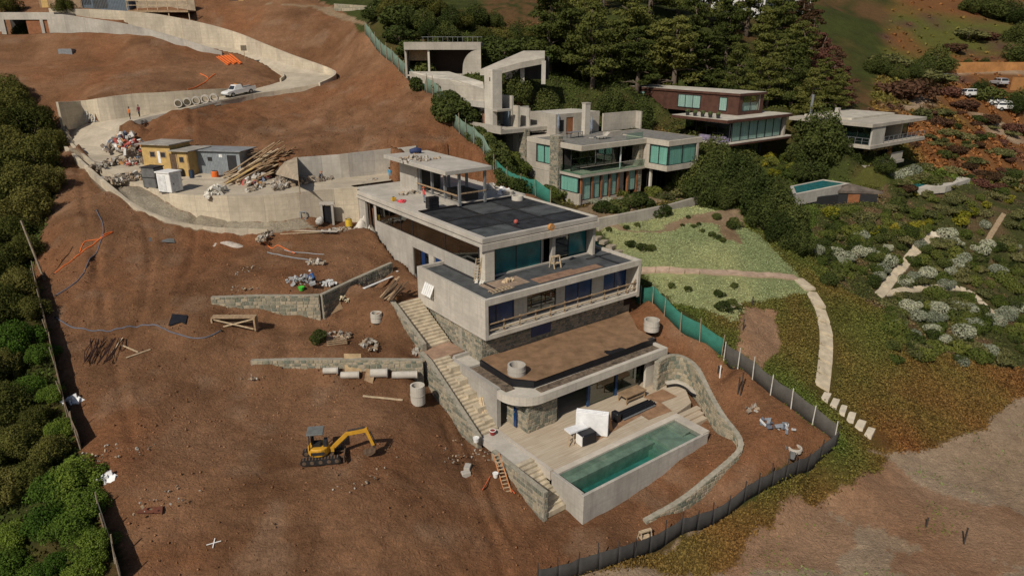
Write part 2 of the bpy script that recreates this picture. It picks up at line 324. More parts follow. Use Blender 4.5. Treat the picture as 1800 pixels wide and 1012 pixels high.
HAIR_IN = ptsy([(492, 144, 121), (498, 138, 123.5), (492, 131, 126), (476, 125, 128.5)])
HAIR_OUT = ptsy([(560, 150, 117), (580, 143, 119.5), (588, 137, 122.5), (578, 132, 125.5)])
UPPER_N = ptsy([(476, 125, 128.5), (440, 112, 131.5), (400, 97, 133.5), (350, 85, 135), (300, 76, 136), (230, 68, 136.5)])
UPPER_F = ptsy([(578, 132, 125.5), (520, 117, 129.5), (460, 100, 133), (410, 86, 136.5), (360, 77, 138.5), (300, 70, 139.5), (230, 64, 140)])
def strip_stations(N, Fa, k=6): return smooth_line(N, k), smooth_line(Fa, k)
ROADS = [strip_stations(LOWER_N, LOWER_F), strip_stations(HAIR_OUT, HAIR_IN), strip_stations(UPPER_N, UPPER_F)]
def pad_poly(N, Fa): return [p for p in N]+[p for p in reversed(Fa)]
def outside(pts, d, dz):
    for a, b_ in zip(pts[:-1], pts[1:]):
        t = (b_-a)[:2]; t = t/np.linalg.norm(t); m_ = (a+b_)/2; TP.append(np.array([m_[0]+t[1]*d, m_[1]-t[0]*d, m_[2]+dz]))
outside(LOWER_N[3:], 0.9, -0.75); outside(LOWER_N[:5], 0.9, 0.2); outside(LOWER_N[:4], 2.4, 0.0); outside(YARD_EDGE[38::5], -1.0, -0.8); outside(HAIR_OUT, 1.0, 0.0); outside(YARD_EDGE[66:][:2], -2.5, -1.2)
ty((50, 74, 131), (0, 75, 131), (100, 75, 130.5), (160, 76, 130), (230, 76, 129.5), (-40, 75, 131))
tz((230, 240, 24.3), (246, 228, 24.95), (92, 258, 22.6), (84, 232, 23.9), (75, 210, 25.4))
H1O = W(1022.3, 257.0, 24.7); H2O = WY(1281.3, 211.8, 96); H3O = WY(1537.1, 218.4, 98)
for o_, l_ in ((H1O, [(-1, -1, 17.3), (6, -1.2, 17.4), (11, -5, 17.0), (18, -5.5, 17.3), (-1.5, 6, 18.4), (-1.6, 12, 21.0), (-1, 17, 24.0), (19.5, 0, 18.4), (20, 8, 21.8), (10, 18, 25.2), (4, 19, 25.2)]),
               (H2O, [(0, -1.2, 20.1), (12, 0, 20.0), (-2, 8, 23.0), (13.5, 10, 24.0), (4.6, 26, 26.6), (13, 26, 27.2), (17, 3, 20.6), (3.6, 18, 25.6), (13.5, 18, 26.0)]),
               (H3O, [(2, -1.0, 19.2), (13, -0.6, 18.8), (-1.5, 6, 21.8), (17.5, 6, 20.6), (8, 14.5, 24.2), (0, 14.5, 24.8)])):
    for u, v, z in l_: TP.append(np.array([o_[0]+u*UA[0]+v*UB[0], o_[1]+u*UA[1]+v*UB[1], z]))
TP += [np.array(p, float) for p in [(-28.6, 59.6, 13.2), (-25.5, 59.8, 12.2), (-22.2, 60.0, 11.4), (-19.1, 60.2, 11.2), (-22.5, 52.5, 10.1), (-19.5, 52.6, 9.7), (-14.8, 52.8, 9.6), (-9.0, 53.0, 9.1), (16.2, 44.6, 3.2), (13.2, 42.7, 2.8), (10.2, 41.0, 2.6), (14.9, 46.9, 4.5), (12.0, 45.0, 3.7)]]
TP += [np.array(p, float) for p in [(45, 101, 18.3), (40, 97.5, 18.1), (42, 87.6, 15.0), (48, 88, 15.0), (45, 89.8, 15.2), (50, 91, 15.5), (52.5, 95, 16.3), (61, 108, 17.8), (56, 103.5, 17.3), (58, 94.5, 14.9), (66, 97.5, 14.6), (73, 103, 15.2)]]
TPA = np.array(TP)
def make_tps(P, lam=0.02):
    P = np.asarray(P, float); n = len(P); S = 50.0; X = P[:, :2]/S
    d2 = ((X[:, None]-X[None])**2).sum(-1); K = np.where(d2 > 0, d2*np.log(np.maximum(d2, 1e-12)), 0)
    A = np.zeros((n+3, n+3)); A[:n, :n] = K+lam*0.001*np.eye(n); A[:n, n] = 1; A[:n, n+1:] = X; A[n, :n] = 1; A[n+1:, :n] = X.T
    w = np.linalg.solve(A, np.concatenate([P[:, 2], np.zeros(3)]))
    def f(x, y):
        x = np.asarray(x, float); sh = x.shape; x = x.ravel()/S; y = np.asarray(y, float).ravel()/S
        o = w[n]+w[n+1]*x+w[n+2]*y
        for i in range(n):
            r2 = (x-X[i, 0])**2+(y-X[i, 1])**2
            o = o+w[i]*r2*np.log(np.maximum(r2, 1e-12))
        return o.reshape(sh)
    return f
base_h = make_tps(TPA)
def inpoly(x, y, poly):
    x = np.asarray(x, float); y = np.asarray(y, float); c = np.zeros(x.shape, bool); n = len(poly)
    for i in range(n):
        x0, y0 = poly[i][0], poly[i][1]; x1, y1 = poly[i-1][0], poly[i-1][1]
        if y0 == y1: continue
        c ^= ((y0 > y) != (y1 > y)) & (x < (x1-x0)*(y-y0)/(y1-y0)+x0)
    return c
def segdist(x, y, pts):
    d = np.full(np.shape(x), 1e9)
    for a, b in zip(pts[:-1], pts[1:]):
        ax, ay, bx, by = a[0], a[1], b[0], b[1]; L = (bx-ax)**2+(by-ay)**2+1e-9
        t = np.clip(((x-ax)*(bx-ax)+(y-ay)*(by-ay))/L, 0, 1)
        d = np.minimum(d, np.hypot(x-ax-t*(bx-ax), y-ay-t*(by-ay)))
    return d
# --- graded surfaces: the yard and bend of the driveway, the two driveway legs
PADS = []
from mathutils.geometry import tessellate_polygon
def tri_height(tris):
    T = np.array([[q[:3] for q in t] for t in tris], float)
    def f(x, y):
        o = np.full(np.shape(x), np.nan); dmin = np.full(np.shape(x), 1e9)
        for a, b_, c_ in T:
            d = (b_[1]-c_[1])*(a[0]-c_[0])+(c_[0]-b_[0])*(a[1]-c_[1])
            if abs(d) < 1e-6: continue
            l1 = ((b_[1]-c_[1])*(x-c_[0])+(c_[0]-b_[0])*(y-c_[1]))/d; l2 = ((c_[1]-a[1])*(x-c_[0])+(a[0]-c_[0])*(y-c_[1]))/d; l3 = 1-l1-l2
            bad = np.maximum(0, -np.minimum(np.minimum(l1, l2), l3))*abs(d)**0.5; k = bad < dmin-1e-9
            m1, m2, m3 = np.clip(l1, 0, 1), np.clip(l2, 0, 1), np.clip(l3, 0, 1); s3 = m1+m2+m3
            o = np.where(k, (m1*a[2]+m2*b_[2]+m3*c_[2])/s3, o); dmin = np.where(k, bad, dmin)
        return o
    return f
def strip_tris(N, Fa): return [t for i in range(len(N)-1) for t in ((N[i], N[i+1], Fa[i+1]), (N[i], Fa[i+1], Fa[i]))]
YARD_TRI = [tuple(YARD[i] for i in t) for t in tessellate_polygon([[Vector((p[0], p[1], 0)) for p in YARD]])]
for N, Fa in ROADS: PADS.append((pad_poly(N, Fa), tri_height(strip_tris(N, Fa)), 'set', 0.12))
PADS.append((YARD, tri_height(YARD_TRI), 'set', 0.12))
PAD_GROW = {id(PADS[0][0]): [(ROADS[0][1], 0.5), ([ROADS[0][0][0], ROADS[0][1][0]], 0.7), (ROADS[0][0][24:], -0.45)], id(PADS[1][0]): [(ROADS[1][0], 0.45)], id(PADS[2][0]): [(ROADS[2][1], 0.6)],
            id(PADS[3][0]): [([np.array([-27.6, 86.9])]+[p[:2] for p in YARD_BACK[6:]]+[HU(12.6, 33.6)[:2]], 0.55), (YARD_EDGE, -0.5)]}
def const(z): return lambda x, y: np.full(np.shape(x), float(z))
def plane_v(v0, z0, v1, z1):
    def f(x, y):
        v = (x-C0[0])*UB[0]+(y-C0[1])*UB[1]; return z0+(np.clip(v, min(v0, v1), max(v0, v1))-v0)*(z1-z0)/(v1-v0)
    return f
def rect_uv(u0, u1, v0, v1): return [HU(u0, v0), HU(u1, v0), HU(u1, v1), HU(u0, v1)]
PADS += [(rect_uv(-1.2, 11.6, -14.45, -4), const(2.0), 'min', 0), (rect_uv(-1.6, 17.1, -6.9, 1.4), const(5.2), 'min', 0), (rect_uv(0.1, 19.2, 0.9, 12), const(9.2), 'min', 0),
         (rect_uv(2.7, 17.4, 5.0, 31.8), const(12.4), 'min', 0), (rect_uv(-3.75, -1.6, -9.2, 3.6), plane_v(-4.1, 5.6, 3.5, 9.6), 'min', 0), (rect_uv(-3.7, -0.1, 3.4, 6.1), const(9.6), 'min', 0),
         (rect_uv(-2.9, 0.2, 5.8, 12.0), plane_v(5.9, 9.6, 11.8, 12.3), 'min', 0), (rect_uv(-3.75, -1.8, -13.5, -9.0), plane_v(-13.0, 3.6, -9.0, 5.6), 'min', 0),
         ([HU(12.0, -15.0), HU(15.6, -12.5), HU(18.0, -8.6), HU(17.9, -6.6), HU(16.0, -6.2), HU(12, -6)], const(5.3), 'min', 0),
         (rect_uv(8.4, 18.0, 16.9, 33.2), const(19.55), 'min', 0), (rect_uv(2.4, 12.4, 30.0, 33.5), const(19.7), 'min', 0)]
def rect_o(o_, u0, u1, v0, v1): return [np.array([o_[0]+u*UA[0]+v*UB[0], o_[1]+u*UA[1]+v*UB[1]]) for u, v in ((u0, v0), (u1, v0), (u1, v1), (u0, v1))]
PADS += [(rect_o(H1O, 0, 11.6, 0.2, 12), const(17.3), 'min', 0), (rect_o(H1O, 11.0, 17.6, -3.8, 3), const(17.2), 'min', 0), (rect_o(H2O, 1, 15, 0.2, 10), const(19.9), 'min', 0), (rect_o(H2O, 6, 12, 8, 25), const(25.5), 'min', 0), (rect_o(H3O, 0.3, 16.2, 0.4, 12), const(19.0), 'min', 0),
         ([np.array(p) for p in [(-102, 133.4), (-77, 133.4), (-77, 140), (-102, 140)]], const(36.2), 'min', 0),
         ([np.array(p) for p in [(-16.2, 109.0), (-4.8, 109.0), (-4.8, 115.3), (-16.6, 115.3)]], const(31.6), 'min', 0)]
def rut_line(px, z): return smooth_line([W(a, b_, z) for a, b_ in px], 5)
RUTS = []
for px, z in (([(540, 812), (450, 830), (360, 838), (280, 830)], 8.0), ([(575, 830), (500, 868), (400, 890), (300, 880)], 7.4), ([(600, 860), (700, 900), (780, 940), (860, 1000)], 5.6), ([(640, 840), (720, 850), (790, 880)], 6.6), ([(330, 930), (450, 950), (600, 940), (700, 960)], 5.8)):
    c_ = rut_line(px, z)
    for off in (-0.62, 0.62):
        q_ = []
        for i_ in range(len(c_)):
            t_ = (c_[min(i_+1, len(c_)-1)]-c_[max(i_-1, 0)])[:2]; t_ = t_/np.linalg.norm(t_); q_.append(c_[i_][:2]+np.array([-t_[1], t_[0]])*off)
        RUTS.append((q_, 0.22, 0.085))
for px, z in (([(185, 320), (215, 370), (260, 420), (250, 470), (200, 520)], 16.5), ([(150, 500), (170, 470), (182, 440)], 15.5), ([(330, 125), (300, 150), (250, 165)], 32.5), ([(780, 760), (820, 850), (870, 930), (900, 1000)], 4.8), ([(800, 745), (850, 845), (905, 920)], 5.0), ([(105, 90), (95, 130), (100, 160)], 34)): RUTS.append(([p[:2] for p in rut_line(px, z)], 0.3, 0.22))
def height(x, y, detail=True):
    x = np.asarray(x, float); y = np.asarray(y, float)
    z = base_h(x, y)
    if detail:
        d = np.clip((np.hypot(x, y)-20)/30, 0.2, 1)
        z = z+(fbm(x, y, 9, 3)-0.5)*0.9*np.clip((y-30)/40, 0.35, 1)+(fbm(x, y, 2.2, 9, 3)-0.5)*0.42
        rid = 1-np.abs(2*fbm(x*1.0, y*0.35, 3.6, 303, 3)-1); z = z-0.22*np.clip(rid-0.86, 0, 1)/0.14*np.clip((x+62)/8, 0, 1)*np.clip((14-x)/8, 0, 1)*np.clip((y-46)/8, 0, 1)*np.clip((116-y)/10, 0, 1)
        far = np.clip((y-135)/60, 0, 1); z = z+far*(fbm(x, y, 38, 21)-0.5)*9
    for pts_, wd, dp in RUTS:
        lo_ = np.min(np.array(pts_)[:, :2], 0)-2; hi_ = np.max(np.array(pts_)[:, :2], 0)+2; w_ = (x > lo_[0]) & (x < hi_[0]) & (y > lo_[1]) & (y < hi_[1])
        if w_.any():
            sd_ = segdist(x[w_], y[w_], pts_); z[w_] += -dp*np.exp(-(sd_/wd)**2)+dp*0.45*np.exp(-((sd_-2.2*wd)/wd)**2)
    for poly, f, mode, drop in PADS:
        k = inpoly(x, y, poly)
        if mode == 'set':
            for ln, dd in PAD_GROW.get(id(poly), []):
                lo_ = np.min(np.array(ln)[:, :2], 0)-2; hi_ = np.max(np.array(ln)[:, :2], 0)+2; w_ = (x > lo_[0]) & (x < hi_[0]) & (y > lo_[1]) & (y < hi_[1])
                if not w_.any(): continue
                sd_ = segdist(x[w_], y[w_], ln)
                if dd > 0: k[w_] |= sd_ < dd
                else: k[w_] &= ~(sd_ < -dd)
        if not k.any(): continue
        h = f(x[k], y[k])-drop
        z[k] = h if mode == 'set' else np.minimum(z[k], h)
    return z
def axis(a, b, step, lo, hi, g=1.09):
    m = list(np.arange(a, b+1e-6, step)); s = step; p = a
    left = []
    while p > lo: s *= g; p -= s; left.append(p)
    s = step; p = b; right = []
    while p < hi: s *= g; p += s; right.append(p)
    return np.array(left[::-1]+m+right)
GX = axis(-62, 52, 0.34, -320, 340); GY = axis(30, 143, 0.34, -10, 420)
GXX, GYY = np.meshgrid(GX, GY); GZ = height(GXX, GYY)
def hg(x, y):
    """ground height by interpolation in the built grid"""
    i = int(np.clip(np.searchsorted(GX, x)-1, 0, len(GX)-2)); j = int(np.clip(np.searchsorted(GY, y)-1, 0, len(GY)-2))
    tx = (x-GX[i])/(GX[i+1]-GX[i]); tyy = (y-GY[j])/(GY[j+1]-GY[j])
    return float((GZ[j, i]*(1-tx)+GZ[j, i+1]*tx)*(1-tyy)+(GZ[j+1, i]*(1-tx)+GZ[j+1, i+1]*tx)*tyy)
def G(px, py, y0=24.0, y1=400.0):
    """where the ray of a photo pixel first meets the ground"""
    r = ray(px, py)/ray(px, py)[1]; Y = y0; last = Y
    while Y < y1:
        if CAM_H+r[2]*Y <= hg(r[0]*Y, Y): break
        last = Y; Y += 0.5
    a, b = last, Y
    for _ in range(12):
        m = (a+b)/2
        if CAM_H+r[2]*m <= hg(r[0]*m, m): b = m
        else: a = m
    return np.array([r[0]*b, b, hg(r[0]*b, b)])
def GL(l): return [G(*p) for p in l]
# ---------------------------------------------------------------- ground cover zones (own colours of soil, sand and low plants)
wx = GXX+(fbm(GXX, GYY, 3.0, 31)-0.5)*2.6; wy = GYY+(fbm(GXX, GYY, 3.0, 47)-0.5)*2.6
CO = np.zeros(GXX.shape+(3,)); ZN = np.zeros(GXX.shape, int)
def mixcol(a, b, t): return np.asarray(a)*(1-t[..., None])+np.asarray(b)*t[..., None]
n1 = fbm(GXX, GYY, 6, 5); n2 = fbm(GXX, GYY, 1.6, 8); n3 = fbm(GXX, GYY, 17, 12)
st = lambda a, lo, hi: np.clip((a-lo)/(hi-lo), 0, 1)
soil = mixcol((0.178, 0.090, 0.046), (0.285, 0.152, 0.083), st(n1, 0.25, 0.75)); soil = mixcol(soil, (0.25, 0.115, 0.056), st(fbm(GXX, GYY, 11, 77), 0.5, 0.72)); soil = soil*(0.82+0.36*n2[..., None]); streak = fbm(GXX*0.18+GYY*0.05, GYY*1.0, 1.3, 201, 3); soil = mixcol(soil, (0.27, 0.155, 0.09), st(streak, 0.55, 0.8)*st(50-GYY, -8, 8)*0.55); soil = mixcol(soil, (0.14, 0.070, 0.036), st(fbm(GXX, GYY, 4.5, 133), 0.60, 0.74)*0.55); soil = mixcol(soil, (0.30, 0.19, 0.12), st(fbm(GXX, GYY, 3.2, 151), 0.64, 0.78)*0.5)
sand = mixcol((0.345, 0.245, 0.16), (0.40, 0.295, 0.20), st(n1, 0.3, 0.7))
scrub = mixcol((0.060, 0.072, 0.020), (0.13, 0.075, 0.035), st(n3, 0.45, 0.65)); scrub = mixcol(scrub, (0.05, 0.055, 0.018), st(n2, 0.45, 0.7))
ice = mixcol((0.062, 0.083, 0.019), (0.100, 0.088, 0.025), st(n3, 0.35, 0.65)); icer = np.clip(st(7.5-GZ, 0, 6)*0.7+(n1-0.5)*1.1+(n3-0.5)*0.9, 0, 1); ice = mixcol(ice, (0.155, 0.060, 0.024), icer*0.85); ice = ice*(0.95+0.45*n2[..., None])
lawn = mixcol((0.255, 0.285, 0.13), (0.36, 0.365, 0.17), st(n1, 0.3, 0.7))
dirt = mixcol((0.24, 0.16, 0.095), (0.33, 0.24, 0.15), st(n1, 0.3, 0.7))
redd = mixcol((0.31, 0.175, 0.10), (0.37, 0.23, 0.14), st(n1, 0.3, 0.7))
CO[:] = scrub
def zone(pxs, col, idn, warp=1.0, pts=None):
    P = pts if pts is not None else GL(pxs)
    k = inpoly(GXX+(wx-GXX)*warp, GYY+(wy-GYY)*warp, P); CO[k] = col[k]; ZN[k] = idn; return k
# far hillside beyond the gully: bands of orange succulents and green
hill = mixcol((0.115, 0.115, 0.030), (0.20, 0.092, 0.036), st(fbm(GXX, GYY, 20, 61), 0.36, 0.54)); hill = mixcol(hill, (0.11, 0.06, 0.045), st(n1, 0.55, 0.75))
hk = (GYY > 112) & (GXX > 0.51*GYY); CO[hk] = hill[hk]; ZN[hk] = 2
zone([(1130, 470), (1380, 350), (1800, 300), (1800, 760), (1740, 760), (1640, 790), (1560, 800), (1480, 790), (1400, 730), (1290, 650), (1180, 540)], ice, 2)
garden = mixcol((0.070, 0.075, 0.026), (0.15, 0.10, 0.055), st(n2, 0.48, 0.68))
zone([(1430, 345), (1560, 330), (1800, 330), (1800, 640), (1720, 640), (1600, 600), (1540, 540), (1440, 480)], garden, 6)
BEACH = [(940, 1012), (1130, 985), (1240, 930), (1330, 890), (1470, 800), (1500, 780), (1540, 790), (1640, 790), (1720, 745), (1800, 690)]
bp = GL(BEACH)+[np.array([180, 62, 0]), np.array([200, -20, 0]), np.array([-5, -20, 0]), np.array([-5, 34, 0])]
zone(None, sand, 3, 0.6, bp)
zone([(1440, 800), (1540, 790), (1640, 870), (1800, 900), (1800, 990), (1640, 980), (1560, 930), (1440, 880)], redd, 3, 1.6)
zone([(1280, 960), (1440, 870), (1500, 900), (1480, 1010), (1300, 1010)], redd, 3, 1.6)
zone([(1550, 950), (1760, 990), (1800, 1010), (1560, 1010)], redd, 3, 1.5)
zone([(985, 1010), (1180, 965), (1290, 905), (1400, 840), (1500, 775), (1560, 800), (1500, 850), (1380, 900), (1300, 980), (1150, 1010)], ice, 2)
SITE = [np.array(p) for p in []]
site_px = [(640, 62), (735, 135), (800, 205), (895, 315), (965, 356)]
site = GL([(230, 1005), (175, 905), (120, 735), (85, 610), (62, 480), (85, 380), (112, 300), (95, 250)])+ptsy([(92, 200, 104), (10, 170, 114), (-60, 90, 131), (-60, 20, 147), (330, -5, 157), (520, -5, 157), (600, 15, 147)])+GL(site_px)+[HU(20.9, 16), HU(21.2, 4)]+GL([(1135, 530), (1200, 580), (1285, 640), (1380, 705), (1468, 772), (1400, 812), (1300, 872), (1200, 920), (1100, 965), (945, 1011)])+[np.array([0, 24, 0]), np.array([-34, 24, 0])]
site_k = zone(None, soil, 1, 0.35, site)
zone([(585, 12), (655, 40), (560, 16), (440, 10)], dirt, 4, 0.6)
zone([(1040, 395), (1215, 360), (1290, 380), (1400, 480), (1420, 510), (1300, 530), (1290, 570), (1180, 530), (1130, 475)], lawn, 5, 0.5)
zone([(1130, 395), (1300, 365), (1310, 400), (1210, 392), (1180, 405), (1100, 408), (1040, 405)], dirt, 4, 0.5)
zone([(1080, 392), (1160, 384), (1170, 400), (1110, 406)], lawn, 5, 0.4)
zone([(1255, 385), (1290, 400), (1300, 430), (1270, 420)], dirt, 4, 0.8)
zone([(1300, 535), (1365, 540), (1370, 600), (1340, 650), (1285, 612)], redd, 4, 0.6)
zone([(1310, 380), (1400, 440), (1370, 430)], dirt, 4, 0.6)
zone([(975, 372), (1060, 350), (1200, 322), (1215, 345), (1060, 385)], dirt, 4, 0.3)
zone([(1585, 165), (1630, 160), (1640, 185), (1612, 190), (1640, 205), (1600, 195)], sand, 4, 0.8)
zone([(1690, 190), (1740, 205), (1800, 232), (1800, 262), (1750, 235)], sand, 4, 0.8)
zone([(1610, 130), (1660, 122), (1810, 122), (1810, 130), (1680, 131), (1650, 140)], sand, 4, 0.4)
conc = mixcol((0.30, 0.25, 0.18), (0.38, 0.33, 0.25), st(n1, 0.3, 0.7))
zone(None, conc, 4, 0.15, YARD_EDGE[8:][::-1]+[G(*p) for p in [(112, 262), (150, 298), (195, 337), (240, 371), (290, 391), (340, 403), (400, 409), (470, 411), (560, 405)]])
gme = bpy.data.meshes.new('ground'); nx, ny = len(GX), len(GY)
idx = np.arange(nx*ny).reshape(ny, nx)
quads = np.stack([idx[:-1, :-1], idx[:-1, 1:], idx[1:, 1:], idx[1:, :-1]], -1).reshape(-1, 4)
gme.vertices.add(nx*ny); gme.vertices.foreach_set('co', np.stack([GXX, GYY, GZ], -1).ravel())
gme.loops.add(len(quads)*4); gme.loops.foreach_set('vertex_index', quads.ravel().astype(np.int32)); gme.polygons.add(len(quads))
gme.polygons.foreach_set('loop_start', np.arange(0, len(quads)*4, 4, dtype=np.int32)); gme.polygons.foreach_set('use_smooth', np.ones(len(quads), bool)); gme.update()
ca = gme.color_attributes.new('cover', 'FLOAT_COLOR', 'POINT')
ca.data.foreach_set('color', np.concatenate([CO, (ZN == 1)[..., None]*1.0], -1).ravel())
m, nt, b, l = nodes('ground_cover'); at = nt.nodes.new('ShaderNodeVertexColor'); at.layer_name = 'cover'
v = wpos(nt); f1 = noise(nt, 0.9, 8, 0.7, v); f2 = noise(nt, 7.0, 6, 0.75, v); f3 = noise(nt, 2.2, 6, 0.75, wpos(nt, (1, 1, 1)), 0.8)
cc = mixc(nt, 1.0, at.outputs['Color'], ramp(nt, f1, 0.2, 0.8, (0.68,)*3, (1.22,)*3), 'MULTIPLY')
cc = mixc(nt, 1.0, cc, ramp(nt, f2, 0.28, 0.72, (0.66,)*3, (1.26,)*3), 'MULTIPLY')
peb = nt.nodes.new('ShaderNodeTexVoronoi'); peb.inputs['Scale'].default_value = 1.4; l.new(v, peb.inputs['Vector'])
cc = mixc(nt, ramp(nt, peb.outputs['Distance'], 0.03, 0.075, (0.55,)*3, (0,)*3), cc, (0.34, 0.25, 0.18))
l.new(cc, b.inputs['Base Color']); b.inputs['Roughness'].default_value = 1.0; b.inputs['Specular IOR Level'].default_value = 0.05
ad = nt.nodes.new('ShaderNodeMath'); ad.operation = 'MULTIPLY_ADD'; l.new(f2, ad.inputs[0]); ad.inputs[1].default_value = 0.35; l.new(f3, ad.inputs[2])
sx_ = noise(nt, 1.0, 5, 0.7, wpos(nt, (0.5, 3.2, 1))); ad2 = nt.nodes.new('ShaderNodeMath'); ad2.operation = 'MULTIPLY_ADD'; l.new(sx_, ad2.inputs[0]); ad2.inputs[1].default_value = 0.30; l.new(ad.outputs[0], ad2.inputs[2])
bump(nt, b, ad2.outputs[0], 1.0, 0.30); gme.materials.append(m)
ground = link('ground', gme); ground['kind'] = 'structure'; MATS['ground_cover'] = m
# bare soil for things heaped with earth
SOILOBJ = plain('packed_soil', (0.235, 0.145, 0.085), 1.0, 0.22, 0.9, 0, 0.5, 0.05)
# ---------------------------------------------------------------- stonework: stones with own edges, set proud of a mortar core
def stone_mat(name, cols, mort=False):
    m, nt, b, l = nodes(name); g = nt.nodes.new('ShaderNodeNewGeometry'); r = nt.nodes.new('ShaderNodeValToRGB'); r.color_ramp.interpolation = 'CONSTANT'
    while len(r.color_ramp.elements) < len(cols): r.color_ramp.elements.new(0.5)
    for i, c in enumerate(cols): r.color_ramp.elements[i].position = i/len(cols); r.color_ramp.elements[i].color = (*c, 1)
    l.new(g.outputs['Random Per Island'], r.inputs[0]); v = wpos(nt)
    c = mixc(nt, 1.0, r.outputs[0], ramp(nt, noise(nt, 7, 5, 0.7, v), 0.25, 0.75, (0.62,)*3, (1.25,)*3), 'MULTIPLY')
    l.new(c, b.inputs['Base Color']); b.inputs['Roughness'].default_value = 0.9; bump(nt, b, noise(nt, 14, 4, 0.7, v), 0.5, 0.04); return m
STONE = stone_mat('fieldstone', [(0.30, 0.26, 0.19), (0.20, 0.19, 0.145), (0.36, 0.31, 0.23), (0.15, 0.155, 0.12), (0.33, 0.28, 0.20), (0.25, 0.235, 0.18), (0.18, 0.165, 0.13)])
STONE_TAN = stone_mat('tan_fieldstone', [(0.34, 0.29, 0.20), (0.27, 0.245, 0.17), (0.40, 0.34, 0.24), (0.20, 0.195, 0.14), (0.37, 0.31, 0.22), (0.155, 0.17, 0.13)])
MORTAR = plain('mortar', (0.31, 0.28, 0.22), 0.95, 0.2, 3)
def stones_on(mb, line, zlo, zhi, out, size=0.36, depth=0.05):
    """stones over a vertical face that follows `line` (list of xy); zlo/zhi functions of distance; out = +1/-1 side"""
    P = [np.asarray(p[:2], float) for p in line]; L = [0]
    for a, b in zip(P[:-1], P[1:]): L.append(L[-1]+np.linalg.norm(b-a))
    def at(s):
        s = min(max(s, 0), L[-1]); i = min(max(int(np.searchsorted(L, s))-1, 0), len(P)-2)
        d = P[i+1]-P[i]; n = np.linalg.norm(d)+1e-9; d = d/n; return P[i]+d*(s-L[i]), np.array([d[1], -d[0]])*out
    zb = min(zlo(s) for s in np.linspace(0, L[-1], 30)); zt = max(zhi(s) for s in np.linspace(0, L[-1], 30))
    z = zb
    while z < zt-0.05:
        h = size*random.uniform(0.65, 1.1); s = -random.uniform(0, size)
        while s < L[-1]:
            w = size*random.uniform(0.7, 1.7); a, b2 = max(s, 0)+0.012, min(s+w, L[-1])-0.012; s += w
            if b2-a < 0.08: continue
            mid = (a+b2)/2; lo = max(z, zlo(mid)); hi = min(z+h, zhi(mid))
            if hi-lo < 0.09: continue
            j = lambda k=0.18: random.uniform(-k, k)*min(h, w); e = depth*random.uniform(0.35, 1.3); g = 0.015
            cs = [(a+abs(j(.12)), lo+g+abs(j(.1))), (b2-abs(j(.12)), lo+g+abs(j(.1))), (b2-abs(j(.12)), hi-g-abs(j(.1))), (a+abs(j(.12)), hi-g-abs(j(.1)))]
            back = []; front = []
            for (q, zz) in cs:
                p, n = at(q); back.append((p[0]-n[0]*0.02, p[1]-n[1]*0.02, zz))
            for (q, zz) in cs:
                q2 = q+(mid-q)*0.10; z2 = zz+((lo+hi)/2-zz)*0.10; p, n = at(q2); ee = e*random.uniform(0.75, 1.25); front.append((p[0]+n[0]*ee, p[1]+n[1]*ee, z2))
            fs = [(4, 5, 6, 7), (0, 1, 5, 4), (1, 2, 6, 5), (2, 3, 7, 6), (3, 0, 4, 7)]
            if out < 0: fs = [f[::-1] for f in fs]
            mb.add(back+front, fs)
        z += h
def wall_prism(mb, line, thick, zlo, zhi, side=1):
    """solid wall along a polyline; `side` +1 puts the thickness to the left of the direction of travel"""
    P = [np.asarray(p[:2], float) for p in line]; n = len(P); A = []; Bk = []
    for i in range(n):
        d = P[min(i+1, n-1)]-P[max(i-1, 0)]; d = d/(np.linalg.norm(d)+1e-9); q = np.array([-d[1], d[0]])*side*thick
        A.append(P[i]); Bk.append(P[i]+q)
    lo = [zlo[i] if hasattr(zlo, '__len__') else zlo for i in range(n)]; hi = [zhi[i] if hasattr(zhi, '__len__') else zhi for i in range(n)]
    vs = []
    for i in range(n): vs += [(*A[i], lo[i]), (*A[i], hi[i]), (*Bk[i], hi[i]), (*Bk[i], lo[i])]
    fs = []
    for i in range(n-1):
        a, b = 4*i, 4*(i+1)
        for k in range(4): fs.append((a+k, b+k, b+(k+1) % 4, a+(k+1) % 4))
    fs += [(3, 2, 1, 0), (4*n-4, 4*n-3, 4*n-2, 4*n-1)]
    if side < 0: fs = [f[::-1] for f in fs]
    return mb.add(vs, fs)
def lin_s(line, zs):
    P = [np.asarray(p[:2], float) for p in line]; L = [0]
    for a, b in zip(P[:-1], P[1:]): L.append(L[-1]+np.linalg.norm(b-a))
    return lambda s: float(np.interp(s, L, zs))
